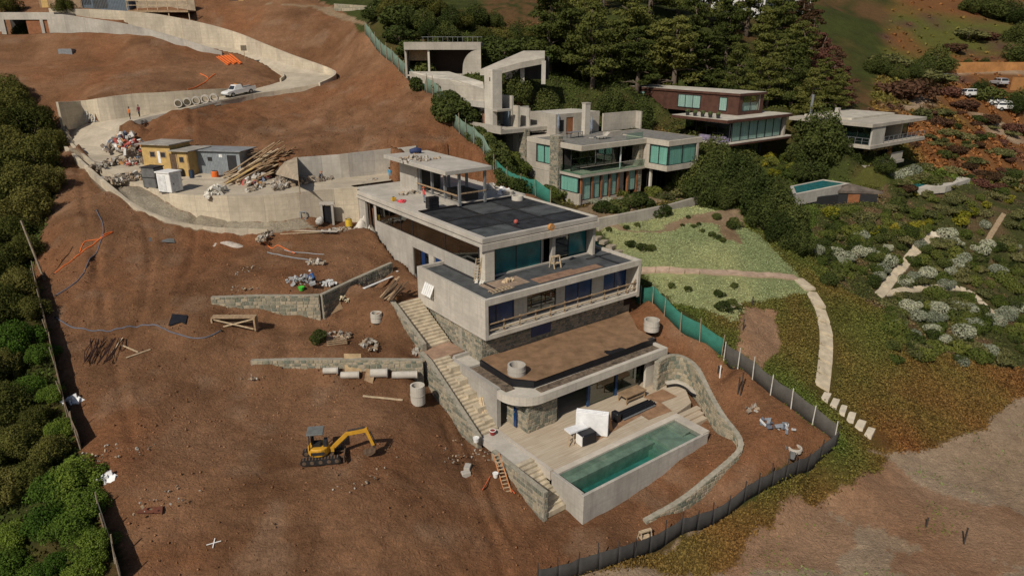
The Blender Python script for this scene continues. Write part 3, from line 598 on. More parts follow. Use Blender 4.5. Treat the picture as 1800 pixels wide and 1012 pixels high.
def stone_wall(name, line, zlo, zhi, label, thick=0.4, side=1, size=0.36, mat=None, both=False, cat='wall', parent=None, cap=True):
    n = len(line); zl = list(zlo) if hasattr(zlo, '__len__') else [zlo]*n; zh = list(zhi) if hasattr(zhi, '__len__') else [zhi]*n
    c = np.mean([np.asarray(p[:2]) for p in line], 0)
    r = empty(name, (c[0], c[1], min(zl)), 0, label, cat) if parent is None else parent
    off = np.array([c[0], c[1], min(zl)]) if parent is None else np.zeros(3)
    ln = [np.asarray(p[:2])-off[:2] for p in line]; zl = [z-off[2] for z in zl]; zh = [z-off[2] for z in zh]
    wall_prism(MB(), ln, thick, zl, zh, side); mb = MB(); wall_prism(mb, ln, thick, zl, zh, side); mb.build('mortar_core', MORTAR, r)
    st_ = MB(); stones_on(st_, ln, lin_s(ln, zl), lin_s(ln, zh), side, size)
    if both:
        P = [np.asarray(p[:2], float) for p in ln]; back = []
        for i in range(n):
            d = P[min(i+1, n-1)]-P[max(i-1, 0)]; d = d/(np.linalg.norm(d)+1e-9); back.append(P[i]+np.array([-d[1], d[0]])*side*thick)
        stones_on(st_, back, lin_s(back, zl), lin_s(back, zh), -side, size)
    o = st_.build('stones', mat or STONE, r); o['kind'] = 'stuff'
    return r

# ---------------------------------------------------------------- the unfinished concrete house
house = empty('concrete_house', (C0[0], C0[1], 0), HROT, 'large unfinished grey concrete house stepping down the brown slope to a pool terrace', 'house')
def hp(name, mat, *boxes, parent=None, bev=0.0):
    for b_ in boxes:
        o = MB().box(*b_).build(name, mat, house if parent is None else parent)
        if bev: bevel(o, bev)
    return o
def window_f(u0, u1, v, z0, z1, n, pane, parent=None, fr=0.06, back=None):
    """window in a front face (normal -v): frame with n panes"""
    w = MB(); w.box(u0, u1, v, v+0.09, z0, z0+fr).box(u0, u1, v, v+0.09, z1-fr, z1)
    for k in range(n+1):
        x = u0+(u1-u0-fr)*k/n; w.box(x, x+fr, v-0.004, v+0.094, z0+0.003, z1-0.003)
    f = w.build('window', FRAME, parent or house)
    for k in range(n):
        a = u0+(u1-u0-fr)*k/n+fr; b_ = u0+(u1-u0-fr)*(k+1)/n
        MB().box(a, b_, v+0.035, v+0.055, z0+fr, z1-fr).build('pane', pane if not isinstance(pane, (list, tuple)) else pane[k % len(pane)], f)
    return f
def window_s(u, v0, v1, z0, z1, n, pane, parent=None, fr=0.06, divs=None):
    w = MB(); w.box(u, u+0.09, v0, v1, z0, z0+fr).box(u, u+0.09, v0, v1, z1-fr, z1)
    e = divs or [v0+(v1-v0)*k/n for k in range(n+1)]
    for x in e: w.box(u-0.004, u+0.094, max(x-fr/2, v0), min(x+fr/2, v1), z0+0.003, z1-0.003)
    f = w.build('window', FRAME, parent or house)
    for a, b_ in zip(e[:-1], e[1:]):
        MB().box(u+0.035, u+0.055, a+fr/2, b_-fr/2, z0+fr, z1-fr).build('pane', pane, f)
    return f
# --- upper storey: z 15.7 .. 19.85
hp('wall', CONC, (2.95, 3.25, 5.3, 11.9, 12.6, 17.2), (2.95, 3.25, 17.95, 26.3, 12.4, 17.2), (2.95, 3.25, 11.9, 17.95, 16.0, 17.2))
hp('column', CONC_NEW, (3.1, 4.2, 4.45, 5.3, 15.6, 19.05), bev=0.02)
hp('column', CONC, (16.98, 17.32, 4.75, 5.35, 15.6, 18.75)); hp('column', CONC, (11.6, 12.0, 4.9, 5.35, 15.6, 18.7))
hp('wall', CONC, (17.02, 17.32, 5.35, 16.9, 12.4, 19.0))
hp('wall', CONC, (10.72, 11.55, 6.2, 6.4, 15.72, 18.75), (10.72, 10.9, 5.6, 6.2, 15.72, 18.75))
hp('wall', CONC, (3.25, 17.0, 17.0, 17.25, 12.4, 19.0), (2.95, 3.25, 29.2, 31.8, 12.6, 19.0), (2.95, 8.4, 31.55, 31.8, 12.6, 19.0))
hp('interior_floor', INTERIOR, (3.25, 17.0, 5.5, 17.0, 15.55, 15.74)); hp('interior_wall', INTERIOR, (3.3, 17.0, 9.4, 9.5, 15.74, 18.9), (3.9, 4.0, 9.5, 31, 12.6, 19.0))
hp('roof_fascia', CONC_NEW, (2.72, 17.42, 4.35, 4.75, 18.75, 19.4), (2.72, 3.25, 4.75, 31.9, 19.1, 19.4), (17.0, 17.42, 4.75, 31.9, 18.9, 19.4), (3.25, 17.0, 4.75, 31.9, 18.9, 19.36), bev=0.015)
hp('parapet', CONC_FLAT, (2.86, 17.30, 4.48, 4.86, 19.46, 19.93), (2.86, 3.5, 4.86, 31.9, 19.46, 19.93), (16.96, 17.30, 4.86, 16.9, 19.46, 19.93), bev=0.02)
hp('roof_seam', FRAME, (2.90, 17.26, 4.52, 4.86, 19.40, 19.46), (2.90, 3.46, 4.86, 31.8, 19.40, 19.46))
hp('roof_deck', CONC_FLAT, (3.5, 17.9, 17.35, 33.0, 19.4, 19.93))
# membrane sheets, each its own piece, with lapped seams
seam_u = [3.52, 8.3, 12.6, 16.94]; seam_v = [4.88, 8.3, 12.4, 17.3]
for i in range(3):
    for j in range(3):
        o = hp('membrane_sheet', MEMBRANE if (i+j) % 3 else GREY_MEMBRANE, (seam_u[i]+0.03, seam_u[i+1]-0.03, seam_v[j]+0.03, seam_v[j+1]-0.03, 19.4, 19.80+0.008*((i*2+j) % 3)))
hp('membrane_lap', BLACK, (8.1, 8.5, 4.9, 17.2, 19.78, 19.835), (12.45, 12.75, 4.9, 17.2, 19.78, 19.832), (3.55, 16.9, 8.15, 8.45, 19.78, 19.842), (3.55, 16.9, 12.25, 12.6, 19.78, 19.838), (3.55, 16.9, 17.05, 17.42, 19.78, 19.99))
for (u, v) in [(15.6, 15.9), (16.3, 18.6)]:
    MB().ring((u, v), 0.52, 0.68, 19.8, 20.3).build('roof_vent_ring', CONC_FLAT, house)
window_f(4.45, 10.7, 5.55, 15.76, 18.72, 2, TEALFILM); window_f(12.05, 16.95, 5.75, 15.76, 18.72, 2, [DKGLASS, TEALFILM])
hp('door_sill', CONC_FLAT, (4.3, 16.95, 5.3, 5.5, 15.7, 15.86))
window_s(2.98, 4.9+0.4, 26.3, 17.2, 19.1, 6, DKGLASS, divs=[5.3, 11.2, 17.8, 20.45, 23.1, 26.3])
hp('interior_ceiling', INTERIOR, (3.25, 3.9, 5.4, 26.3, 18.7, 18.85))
hp('side_door', BLUEFILM, (3.0, 3.1, 12.0, 13.2, 13.0, 15.95), (3.0, 3.1, 15.4, 16.2, 13.0, 15.95)); hp('side_window', DKGLASS, (3.0, 3.06, 16.3, 17.8, 13.0, 15.95)); hp('door_post', CONC_NEW, (2.97, 3.2, 13.6, 14.6, 12.8, 15.98))
hp('door_panel', WOOD_DARK, (3.0, 3.1, 27.0, 27.15, 15.9, 19.0), (3.0, 3.1, 28.2, 28.35, 15.9, 19.0)); hp('wall', CONC_NEW, (2.96, 3.25, 26.36, 26.9, 15.8, 19.08))
# --- roof pavilion under construction
hp('pavilion_roof', CONC_FLAT, (6.4, 12.4, 16.4, 30.5, 23.5, 23.95), bev=0.03)
for (u, v) in [(8.4, 16.85), (11.75, 16.85), (8.45, 19.9), (8.45, 22.7), (8.45, 25.4), (11.8, 20.6), (11.8, 24.5)]:
    hp('pavilion_post', STEEL, (u-0.13, u+0.13, v-0.13, v+0.13, 19.93, 23.5))
hp('pavilion_wall', CONC, (8.3, 8.55, 25.9, 30.2, 19.93, 23.5), (8.55, 12.2, 30.0, 30.2, 19.93, 23.5), (12.0, 12.2, 27.0, 30.0, 19.93, 23.5))
hp('pavilion_shade_fill', INTERIOR, (8.9, 11.6, 26.2, 29.8, 19.93, 23.45), (9.6, 11.9, 18.4, 21.5, 19.93, 21.0))  # dark blocks put in for the shade inside the pavilion
hp('pavilion_curb', CONC, (8.2, 8.6, 16.75, 26.0, 19.93, 20.2))
hp('guard_board', WOOD, (8.18, 8.26, 17.0, 25.9, 20.95, 21.1), (8.5, 11.8, 16.66, 16.72, 21.2, 21.34), parent=None)
# --- middle storey: z 12.2 .. 16
hp('end_wall', CONC_NEW, (0, 0.35, 0, 11.8, 12.2, 16.0), bev=0.015); hp('end_wall', CONC_NEW, (19.0, 19.35, 0, 11.8, 12.0, 16.0), bev=0.015)
hp('floor_slab', CONC_NEW, (0.352, 18.998, 0.004, 11.7, 12.2, 12.6)); hp('roof_slab', CONC, (0.352, 18.998, 0.3, 11.7, 15.42, 15.68))
hp('parapet', CONC_NEW, (0.352, 18.998, 0.003, 0.3, 15.40, 16.0), (0.352, 2.95, 11.45, 11.78, 15.68, 16.0), (17.4, 18.998, 11.45, 11.78, 15.68, 16.0))
hp('membrane_sheet', GREY_MEMBRANE, (0.37, 3.0, 0.32, 11.4, 15.68, 15.72)); hp('membrane_sheet', GREY_MEMBRANE, (3.0, 12.4, 0.32, 5.25, 15.68, 15.728)); hp('membrane_sheet', GREY_MEMBRANE, (12.4, 18.97, 0.32, 5.25, 15.68, 15.723)); hp('membrane_sheet', GREY_MEMBRANE, (17.34, 18.96, 5.25, 11.4, 15.68, 15.719))
hp('membrane_lap', BLACK, (17.0, 17.25, 0.6, 4.7, 15.7, 15.76), (15.5, 18.95, 3.9, 4.15, 15.7, 15.765), (0.37, 0.6, 0.32, 11.4, 15.7, 15.78), (2.7, 2.94, 1.2, 11.4, 15.7, 15.77))
PLY = plain('red_brown_plywood', (0.27, 0.165, 0.11), 0.8, 0.25, 1.2)
hp('plywood_patch', PLY, (7.0, 12.1, 1.2, 2.6, 15.72, 15.755)); hp('plywood_patch', PLY, (12.15, 15.1, 1.2, 2.3, 15.72, 15.752))
hp('plywood_patch', plain('dusty_board', (0.30, 0.22, 0.16), 0.9, 0.25, 2), (2.2, 6.5, 2.0, 4.2, 15.72, 15.75))
hp('balcony_wall', CONC, (4.35, 5.85, 1.6, 1.8, 12.6, 15.42), (9.4, 10.5, 1.6, 1.8, 12.6, 15.42), (14.1, 15.7, 1.6, 1.8, 12.6, 15.42))
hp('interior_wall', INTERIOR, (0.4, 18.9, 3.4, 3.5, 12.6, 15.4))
for (a, b_, p) in [(0.4, 4.32, BLUEFILM), (5.88, 9.37, DKGLASS), (10.53, 14.07, BLUEFILM), (15.73, 18.96, BLUEFILM)]: window_f(a, b_, 1.66, 12.6, 15.4, 2, p)
rail = hp('timber_railing', WOOD, (0.45, 18.9, 0.10, 0.18, 13.55, 13.65)); 
for u in [0.52, 2.18, 3.95, 5.78, 7.55, 9.32, 10.96, 12.78, 14.52, 16.38, 17.6, 18.7]: hp('railing_post', WOOD, (u-0.06, u+0.06, 0.19, 0.27, 12.6, 13.7), parent=rail)
hp('railing_board', WOOD_PALE, (0.45, 18.9, 0.12, 0.17, 12.95, 13.07), parent=rail)
MB().bar((17.6, 0.15, 12.7), (18.8, 0.15, 13.9), 0.06, 0.08).bar((18.7, 0.15, 13.6), (18.8, 0.15, 14.0), 0.06).build('railing_brace', WOOD, rail)
vf = MB(); vf.box(-0.05, 0.02, 8.4, 10.3, 13.62, 13.70).box(-0.05, 0.02, 8.4, 10.3, 14.85, 14.93).box(-0.05, 0.02, 8.4, 8.48, 13.70, 14.85).box(-0.05, 0.02, 10.22, 10.3, 13.70, 14.85); vf = vf.build('awning_window', CONC_FLAT, house)
for k in range(5):
    v0 = 8.5+k*0.35; MB().add([(-0.05, v0, 14.85), (-0.05, v0+0.3, 14.85), (-0.55, v0+0.3, 13.75), (-0.55, v0, 13.75), (-0.02, v0, 14.85), (-0.02, v0+0.3, 14.85), (-0.52, v0+0.3, 13.75), (-0.52, v0, 13.75)], [(0,1,2,3),(7,6,5,4),(0,4,5,1),(2,6,7,3),(1,5,6,2),(0,3,7,4)]).build('slat', WHITE, vf)
# stone base under the middle storey
hp('base_core', MORTAR, (0.25, 19.1, 1.05, 4.2, 9.2, 12.2), (0.45, 19.1, 4.2, 11.5, 9.6, 12.2))
hp('base_window', BLUEFILM, (5.9, 8.3, 1.0, 1.06, 10.6, 12.1)); hp('base_niche', BLACK, (18.2, 19.1, 1.0, 1.06, 10.9, 12.1))
sb = MB(); stones_on(sb, [(0.25, 1.05), (5.9, 1.05)], lambda s: 9.5, lambda s: 12.18, 1); stones_on(sb, [(8.3, 1.05), (18.2, 1.05)], lambda s: 9.8, lambda s: 12.18, 1); stones_on(sb, [(5.9, 1.05), (8.3, 1.05)], lambda s: 9.5, lambda s: 10.55, 1)
stones_on(sb, [(0.25, 4.2), (0.25, 1.05)], lambda s: 9.3, lambda s: 12.18, 1); stones_on(sb, [(0.45, 10.8), (0.45, 5.0)], lambda s: 10.0, lambda s: 12.18, 1)
sb = sb.build('base_stones', STONE, house); sb['kind'] = 'stuff'
# --- lower storey: terrace z 6.0, roof 8.85 .. 9.6, soil on top 10.0
def arc(cx, cy, r, a0, a1, n=8): return [(cx+r*math.cos(math.radians(a0+(a1-a0)*k/n)), cy+r*math.sin(math.radians(a0+(a1-a0)*k/n))) for k in range(n+1)]
edge = [(-1.65, 1.0)]+arc(0.95, -4.25, 2.6, 180, 270)+[(16.2, -6.85), (16.2, 1.0)]
inn = [(-1.25, 1.0)]+arc(0.95, -4.25, 2.2, 180, 270)+[(15.9, -6.45), (15.9, 1.0)]
mb = MB(); n = len(edge); vs = [(*p, 8.85) for p in edge]+[(*p, 9.6) for p in edge]+[(*p, 9.6) for p in inn]+[(*p, 9.3) for p in inn]
mb.add(vs, [(i, i+1, n+i+1, n+i) for i in range(n-1)]+[(n+i, n+i+1, 2*n+i+1, 2*n+i) for i in range(n-1)]+[(2*n+i, 2*n+i+1, 3*n+i+1, 3*n+i) for i in range(n-1)]+[tuple(range(n-1, -1, -1)), tuple(range(3*n, 4*n))])
mb.build('curved_roof_slab', CONC_NEW, house)
ep = [(0.1, 1.0), (0.1, -3.6), (1.4, -5.0), (16.3, -5.2), (17.2, -5.0), (17.4, 1.0)]
MB().prism([(0.02, 1.0), (0.02, -3.64), (1.38, -5.06), (16.35, -5.26), (16.35, 1.0)], 9.25, 9.97).build('membrane_upstand', BLACK, house)
# soil roof: an uneven sheet of earth
us = np.linspace(0, 1, 46); vsn = np.linspace(0, 1, 22); sv = []; sf = []
for j, t in enumerate(vsn):
    for i, s in enumerate(us):
        v = 1.0+(-5.15-1.0)*t; uL = 0.1 if v > -3.6 else 0.1+(-3.6-v)*0.93; uR = 18.9-2.6*min(1, t*1.6) if True else 16.3; u = uL+(uR-uL)*s
        w = HU(u, v); z = 9.99+float((fbm(w[0], w[1], 2.0, 91)-0.5)*0.16)+0.10*(1-t)+(0.15*max(0, s-0.85)/0.15*(1-t))
        sv.append((u, v, z))
for j in range(len(vsn)-1):
    for i in range(len(us)-1):
        a = j*len(us)+i; sf.append((a, a+len(us), a+len(us)+1, a+1))
link('roof_soil', mesh('roof_soil', sv, sf, SOILOBJ, True), house)
hp('gutter_debris', plain('gutter_rubble', (0.16, 0.12, 0.085), 1, 0.5, 2.5, 0, 0.8), (-1.2, 0.0, -4.2, 1.0, 9.3, 9.42), (1.4, 15.8, -6.4, -5.3, 9.3, 9.4))
hp('stair_wall', CONC, (-1.66, -1.26, -3.95, 3.5, 5.4, 9.72), (-1.26, 0.24, 1.0, 3.4, 9.0, 9.62), (-1.26, 0.24, 3.1, 3.42, 9.0, 9.9))
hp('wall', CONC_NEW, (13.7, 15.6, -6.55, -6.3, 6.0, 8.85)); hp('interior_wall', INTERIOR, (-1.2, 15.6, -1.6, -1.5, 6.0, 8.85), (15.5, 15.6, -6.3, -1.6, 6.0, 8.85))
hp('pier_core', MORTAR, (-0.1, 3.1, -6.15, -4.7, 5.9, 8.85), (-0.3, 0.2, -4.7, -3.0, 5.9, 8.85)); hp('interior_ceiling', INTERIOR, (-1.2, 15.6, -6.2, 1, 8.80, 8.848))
sp = MB(); stones_on(sp, [(-0.1, -6.15), (3.1, -6.15)], lambda s: 6.02, lambda s: 8.84, 1); stones_on(sp, [(-0.1, -4.7), (-0.1, -6.15)], lambda s: 6.02, lambda s: 8.84, 1); stones_on(sp, [(3.1, -6.15), (3.1, -4.7)], lambda s: 6.02, lambda s: 8.84, 1); stones_on(sp, [(-0.3, -3.0), (-0.3, -4.7)], lambda s: 6.02, lambda s: 8.84, 1)
sp = sp.build('pier_stones', STONE, house); sp['kind'] = 'stuff'
hp('entry_door', BLUEFILM, (-0.36, -0.30, -4.9, -4.55, 6.05, 8.7)); hp('door_shade_panel', BLACK, (-1.22, -0.35, -3.6, -3.5, 6.0, 8.8))  # black panel stands in for the shade of the door recess
GREENGL = glass('green_pane', (0.55, 0.70, 0.58), 0.5)
window_f(7.2, 13.7, -5.85, 6.02, 8.78, 2, GREENGL); hp('frame_post', plain('blue_steel', (0.03, 0.07, 0.16), 0.5), (6.9, 7.2, -5.9, -5.75, 6.0, 8.85), (10.35, 10.6, -5.93, -5.86, 6.0, 8.8))
# --- terrace paving: planks of pale stone, and the pool beside it
def paving():
    m, nt, b, l = nodes('travertine_planks'); v = coords(nt, 'Object'); n_ = noise(nt, 1.0, 6, 0.7, coords(nt, 'Object', (0.35, 5.5, 1))); n2_ = noise(nt, 0.5, 4, 0.6, v)
    c = ramp(nt, n_, 0.3, 0.7, (0.37, 0.29, 0.20), (0.57, 0.49, 0.38)); c = mixc(nt, ramp(nt, n2_, 0.45, 0.75, (0, 0, 0), (0.55,)*3), c, (0.33, 0.25, 0.17))
    w = nt.nodes.new('ShaderNodeTexWave'); w.bands_direction = 'Y'; w.inputs['Scale'].default_value = 1.6; w.inputs['Distortion'].default_value = 0.0; l.new(v, w.inputs['Vector'])
    c = mixc(nt, ramp(nt, w.outputs['Fac'], 0.0, 0.05, (0.5,)*3, (0,)*3), c, (0.22, 0.17, 0.12)); l.new(c, b.inputs['Base Color']); b.inputs['Roughness'].default_value = 0.75; return m
PAVE = paving(); COPING = concrete('pool_coping', (0.60, 0.54, 0.46), 0.2, False)
tp = [(-1.9, -3.95), (-1.9, -11.45), (12.45, -11.45), (15.0, -11.0), (16.6, -9.0), (17.4, -7.4), (17.0, -6.5), (16.0, -6.3), (16.0, -1.7), (-1.25, -1.7), (-1.25, -3.95)]
o = MB().prism(tp, 5.3, 6.0).build('terrace_paving', PAVE, house)
hp('terrace_curb', COPING, (-2.0, -1.72, -11.4, -4.1, 5.2, 6.07))
for k in range(3): hp('terrace_step', PAVE, (12.5, 15.2-0.25*k, -12.0-0.55*k, -11.45-0.55*k, 5.0, 5.85-0.16*k))
pool = empty('swimming_pool', (C0[0], C0[1], 0), HROT, 'long green swimming pool with raised pale concrete walls beside the terrace', 'pool')
PW = concrete('pool_wall_concrete', (0.50, 0.465, 0.41), 0.75, True, 0.75, (0.2, 0.19, 0.17))
for nm, bx_ in [('front_wall', (-1.95, 12.2, -15.1, -14.86, 1.8, 5.93)), ('side_wall', (-1.95, -1.7, -14.86, -11.5, 1.8, 6.0)), ('end_wall', (11.75, 12.2, -14.86, -11.5, 3.0, 5.96))]: bevel(MB().box(*bx_).build(nm, PW, pool), 0.015)
MB().box(-1.7, 12.45, -12.0, -11.45, 5.2, 6.03).build('coping', COPING, pool); MB().box(11.6, 12.45, -15.0, -12.0, 5.5, 6.01).build('coping', COPING, pool)
LINER = plain('pool_liner', (0.42, 0.44, 0.34), 0.8, 0.2, 1.5); LIN2 = plain('pool_floor', (0.28, 0.48, 0.43), 0.8, 0.3, 0.8)
MB().box(-1.7, 11.75, -14.86, -12.0, 3.9, 4.2).build('pool_floor', LIN2, pool); MB().box(-1.7, 8.2, -12.75, -12.0, 4.2, 5.35).build('pool_bench', LINER, pool)
for k, (a, z) in enumerate([(7.6, 4.8), (8.1, 5.1), (8.6, 5.4)]): MB().box(a, 11.6, -14.86, -12.0, 4.2+0.001*k, z).build('pool_step', LINER, pool)
for k in range(2): MB().box(11.0-0.35*k, 11.6, -13.7, -12.0, 5.4, 5.62-0.1*k).build('pool_step', LINER, pool)
wm = bpy.data.materials.new('pool_water'); wm.use_nodes = True; nt = wm.node_tree; nt.nodes.clear(); l = nt.links
out = nt.nodes.new('ShaderNodeOutputMaterial'); tr = nt.nodes.new('ShaderNodeBsdfTransparent'); gl = nt.nodes.new('ShaderNodeBsdfGlossy'); gl.inputs['Roughness'].default_value = 0.04
fr = nt.nodes.new('ShaderNodeFresnel'); fr.inputs['IOR'].default_value = 1.33; mx = nt.nodes.new('ShaderNodeMixShader'); va = nt.nodes.new('ShaderNodeVolumeAbsorption'); va.inputs['Color'].default_value = (0.04, 0.62, 0.56, 1); va.inputs['Density'].default_value = 0.38
bp_ = nt.nodes.new('ShaderNodeBump'); bp_.inputs['Strength'].default_value = 0.12; l.new(noise(nt, 3.0, 3, 0.6, wpos(nt)), bp_.inputs['Height']); l.new(bp_.outputs[0], gl.inputs['Normal'])
l.new(fr.outputs[0], mx.inputs[0]); l.new(tr.outputs[0], mx.inputs[1]); l.new(gl.outputs[0], mx.inputs[2]); l.new(mx.outputs[0], out.inputs['Surface']); l.new(va.outputs[0], out.inputs['Volume'])
MB().box(-1.69, 11.595, -14.855, -12.005, 4.15, 5.88).build('water', wm, pool)
# ---------------------------------------------------------------- stairs
STEP = plain('stair_stone', (0.50, 0.425, 0.31), 0.8, 0.25, 1.5)
def stairs(name, label, u0, u1, v0, z0, v1, z1, n, jitter=0.0):
    """steps from (v0,z0) low end to (v1,z1) high end; each step a solid block"""
    r = empty(name, (C0[0], C0[1], 0), HROT, label, 'stairs'); dv = (v1-v0)/n; dz = (z1-z0)/n
    for k in range(n):
        a = v0+dv*k; MB().box(u0, u1, min(a, a+dv)+0.002, max(a, a+dv)+0.05, z0+dz*k-0.25, z0+dz*(k+1)-0.003*(k % 2)).build('step', STEP, r)
    return r
st1 = stairs('outdoor_staircase', 'long pale stone staircase between stone wall and concrete wall down to the terrace', -3.65, -2.55, -4.1, 6.0, 3.5, 10.0, 22)
for k in range(22):
    blk = [(0, 0), (1, 1), (2, 3), (4, 4), (5, 7), (8, 8), (9, 11), (12, 12), (13, 15), (16, 16), (17, 19), (20, 20), (21, 21)]
for a, b_ in blk:
    dv, dz = 7.6/22, 4.0/22; MB().box(-2.545, -1.67, -4.1+dv*a+0.002, -4.1+dv*(b_+1)+0.05, 6+dz*a-0.25, 6+dz*(b_+1)-0.004).build('step', STEP, st1)
stairs('upper_staircase', 'short flight of tan steps rising beside the white-louvred concrete end wall', -2.75, -0.02, 5.9, 10.0, 11.7, 12.7, 15)
stairs('lower_staircase', 'narrow flight of steps going down beside the pool side wall', -3.6, -1.98, -13.2, 3.9, -9.1, 6.0, 11)
hp('landing', plain('landing_board', (0.34, 0.22, 0.15), 0.9, 0.25, 1.0), (-3.65, -0.02, 3.55, 5.9, 9.6, 10.0)); hp('landing', CONC_FLAT, (-3.65, -2.02, -9.1, -4.15, 5.5, 5.99))
# ---------------------------------------------------------------- driveway, yard floor and their concrete walls
dv_ = []; df_ = []
for N, Fa in ROADS:
    n = len(N); k0 = len(dv_); m_ = 5
    for i in range(n):
        for j in range(m_+1): dv_.append(N[i]+(Fa[i]-N[i])*j/m_)
    for i in range(n-1):
        for j in range(m_): a = k0+i*(m_+1)+j; df_.append((a, a+m_+1, a+m_+2, a+1))
k0 = len(dv_); dv_ += [p.copy() for p in YARD]
df_ += [tuple(k0+i for i in t) for t in tessellate_polygon([[Vector((p[0], p[1], 0)) for p in YARD]])]
dm = mesh('driveway', dv_, df_, CONC_ROAD); bm = bmesh.new(); bm.from_mesh(dm); bmesh.ops.recalc_face_normals(bm, faces=bm.faces)
for f in bm.faces:
    if f.normal.z < 0: f.normal_flip()
bm.to_mesh(dm); bm.free(); drive = link('driveway', dm); drive['kind'] = 'structure'
def conc_wall(name, pts, lo, hi, label, thick=0.35, side=1, mat=None, cat='retaining wall', joints=3.0):
    """cast wall following pts; pieces of one pour each are parts"""
    c = np.mean([p[:2] for p in pts], 0); zb = float(np.min(lo)); r = empty(name, (c[0], c[1], zb), 0, label, cat)
    P = [np.asarray(p[:2])-c for p in pts]; n = len(P); lo = list(lo) if hasattr(lo, '__len__') else [lo]*n; hi = list(hi) if hasattr(hi, '__len__') else [hi]*n
    L = [0]
    for a, b_ in zip(P[:-1], P[1:]): L.append(L[-1]+np.linalg.norm(b_-a))
    cuts = list(np.arange(0, L[-1]-joints*0.5, joints))+[L[-1]]
    X = [p[0] for p in P]; Y = [p[1] for p in P]
    for a, b_ in zip(cuts[:-1], cuts[1:]):
        ss = [a+0.008]+[s for s in L if a+0.05 < s < b_-0.05]+[b_-0.008]
        ln = [(np.interp(s, L, X), np.interp(s, L, Y)) for s in ss]
        mb = MB(); wall_prism(mb, ln, thick, [np.interp(s, L, lo)-zb for s in ss], [np.interp(s, L, hi)-zb for s in ss], side); mb.build('wall_pour', mat or CONC_WARM, r)
    return r
Y0 = YARD_EDGE[:44]; bz = [min(hg(p[0], p[1]-0.8), p[2]-0.5)-0.6 for p in Y0]
yw = conc_wall('yard_retaining_wall', Y0[::-1], bz[::-1], [p[2]+0.10 for p in Y0][::-1], 'long curved pale concrete retaining wall below the yard with sheds', 0.35, 1, joints=4.0)
Y1 = YARD_EDGE[42:]; conc_wall('driveway_curb', Y1[::-1], [p[2]-0.9 for p in Y1][::-1], [p[2]+0.35 for p in Y1][::-1], 'low concrete curb along outer bend of the driveway beside dark trees', 0.3, 1, joints=2.5)
FT = smooth_line([G(*p) for p in [(112, 262), (150, 298), (195, 337), (240, 371), (290, 391), (340, 403), (400, 409), (470, 411)]], 4)
conc_wall('drain_curb', FT, [p[2]-0.5 for p in FT], [p[2]+0.45 for p in FT], 'concrete drain channel edge curving round the foot of the yard wall', 0.4, 1, joints=2.5)
# doorway and frames against the yard wall (positions on the wall face by their foot)
def on_wall(px, py, z): return W(px, py, z)
LF = LOWER_F[:5]+[]; LF = smooth_line([W(111, 221, 25.3)]+LOWER_F[:6], 5)
hts = np.interp(np.linspace(0, 1, len(LF)), [0, 0.17, 0.35, 0.52, 0.68, 0.85, 1], [3.3, 3.3, 3.3, 3.2, 2.5, 1.1, 0.3])
conc_wall('lower_driveway_wall', LF, [p[2]-0.6 for p in LF], [p[2]+h for p, h in zip(LF, hts)], 'cream concrete wall behind the lower driveway leg where two workers stand', 0.35, 1, joints=3.6)
LN = smooth_line(LOWER_N[4:], 4); conc_wall('driveway_edge_wall', LN, [p[2]-1.5 for p in LN], [p[2]+0.22 for p in LN], 'low concrete edge wall below the white pickup and hairpin', 0.3, 1, joints=3)
UF = smooth_line(HAIR_OUT+UPPER_F[1:]+ptsy([(160, 62, 140.5), (95, 62, 140.5)]), 5)
s_ = np.linspace(0, 1, len(UF)); hu = np.interp(s_, [0, 0.12, 0.25, 0.38, 0.5, 0.62, 0.75, 1], [0.4, 0.7, 1.0, 1.9, 2.9, 3.6, 4.4, 4.8])
conc_wall('upper_driveway_wall', UF, [p[2]-1.0 for p in UF], [p[2]+h for p, h in zip(UF, hu)], 'tall sweeping cream concrete wall rising from the hairpin along upper driveway', 0.35, -1, joints=3.6)
UN = smooth_line(ptsy([(392, 96, 132), (300, 77, 133), (230, 71, 133.5), (150, 69, 134), (92, 69, 134)]), 4)
hn = np.interp(np.linspace(0, 1, len(UN)), [0, 0.3, 0.55, 0.85, 1], [0.5, 1.7, 3.0, 4.2, 4.3])
conc_wall('ramp_side_wall', UN, [p[2]-1.5 for p in UN], [p[2]+h for p, h in zip(UN, hn)], 'grey concrete wedge wall on the near side of upper driveway beside garage', 0.35, 1, mat=CONC, joints=3.6)
CB = smooth_line(HAIR_IN[::-1], 4); conc_wall('hairpin_curb', CB, [p[2]-0.4 for p in CB], [p[2]+0.55 for p in CB], 'small curved concrete curb inside the driveway hairpin', 0.25, 1, joints=2)
IC = smooth_line(LOWER_N[:5][::-1]+ptsz([(232, 262, 23.2)])[:0], 4); conc_wall('inner_curb', IC, [p[2]-0.4 for p in IC], [p[2]+0.28 for p in IC], 'thin dark concrete curb along inner edge of the driveway below two workers', 0.2, -1, mat=CONC, joints=2.5)
YB = ptsz([(520, 318, 20.0), (600, 313, 20.1), (690, 304, 20.2)])+[HU(12.6, 33.6, 20)]
conc_wall('yard_back_wall', YB, [19.0]*4, [22.9, 23.1, 23.4, 24.1], 'grey concrete wall at the back of the yard behind the roof pavilion', 0.35, 1, mat=CONC, joints=3.4)
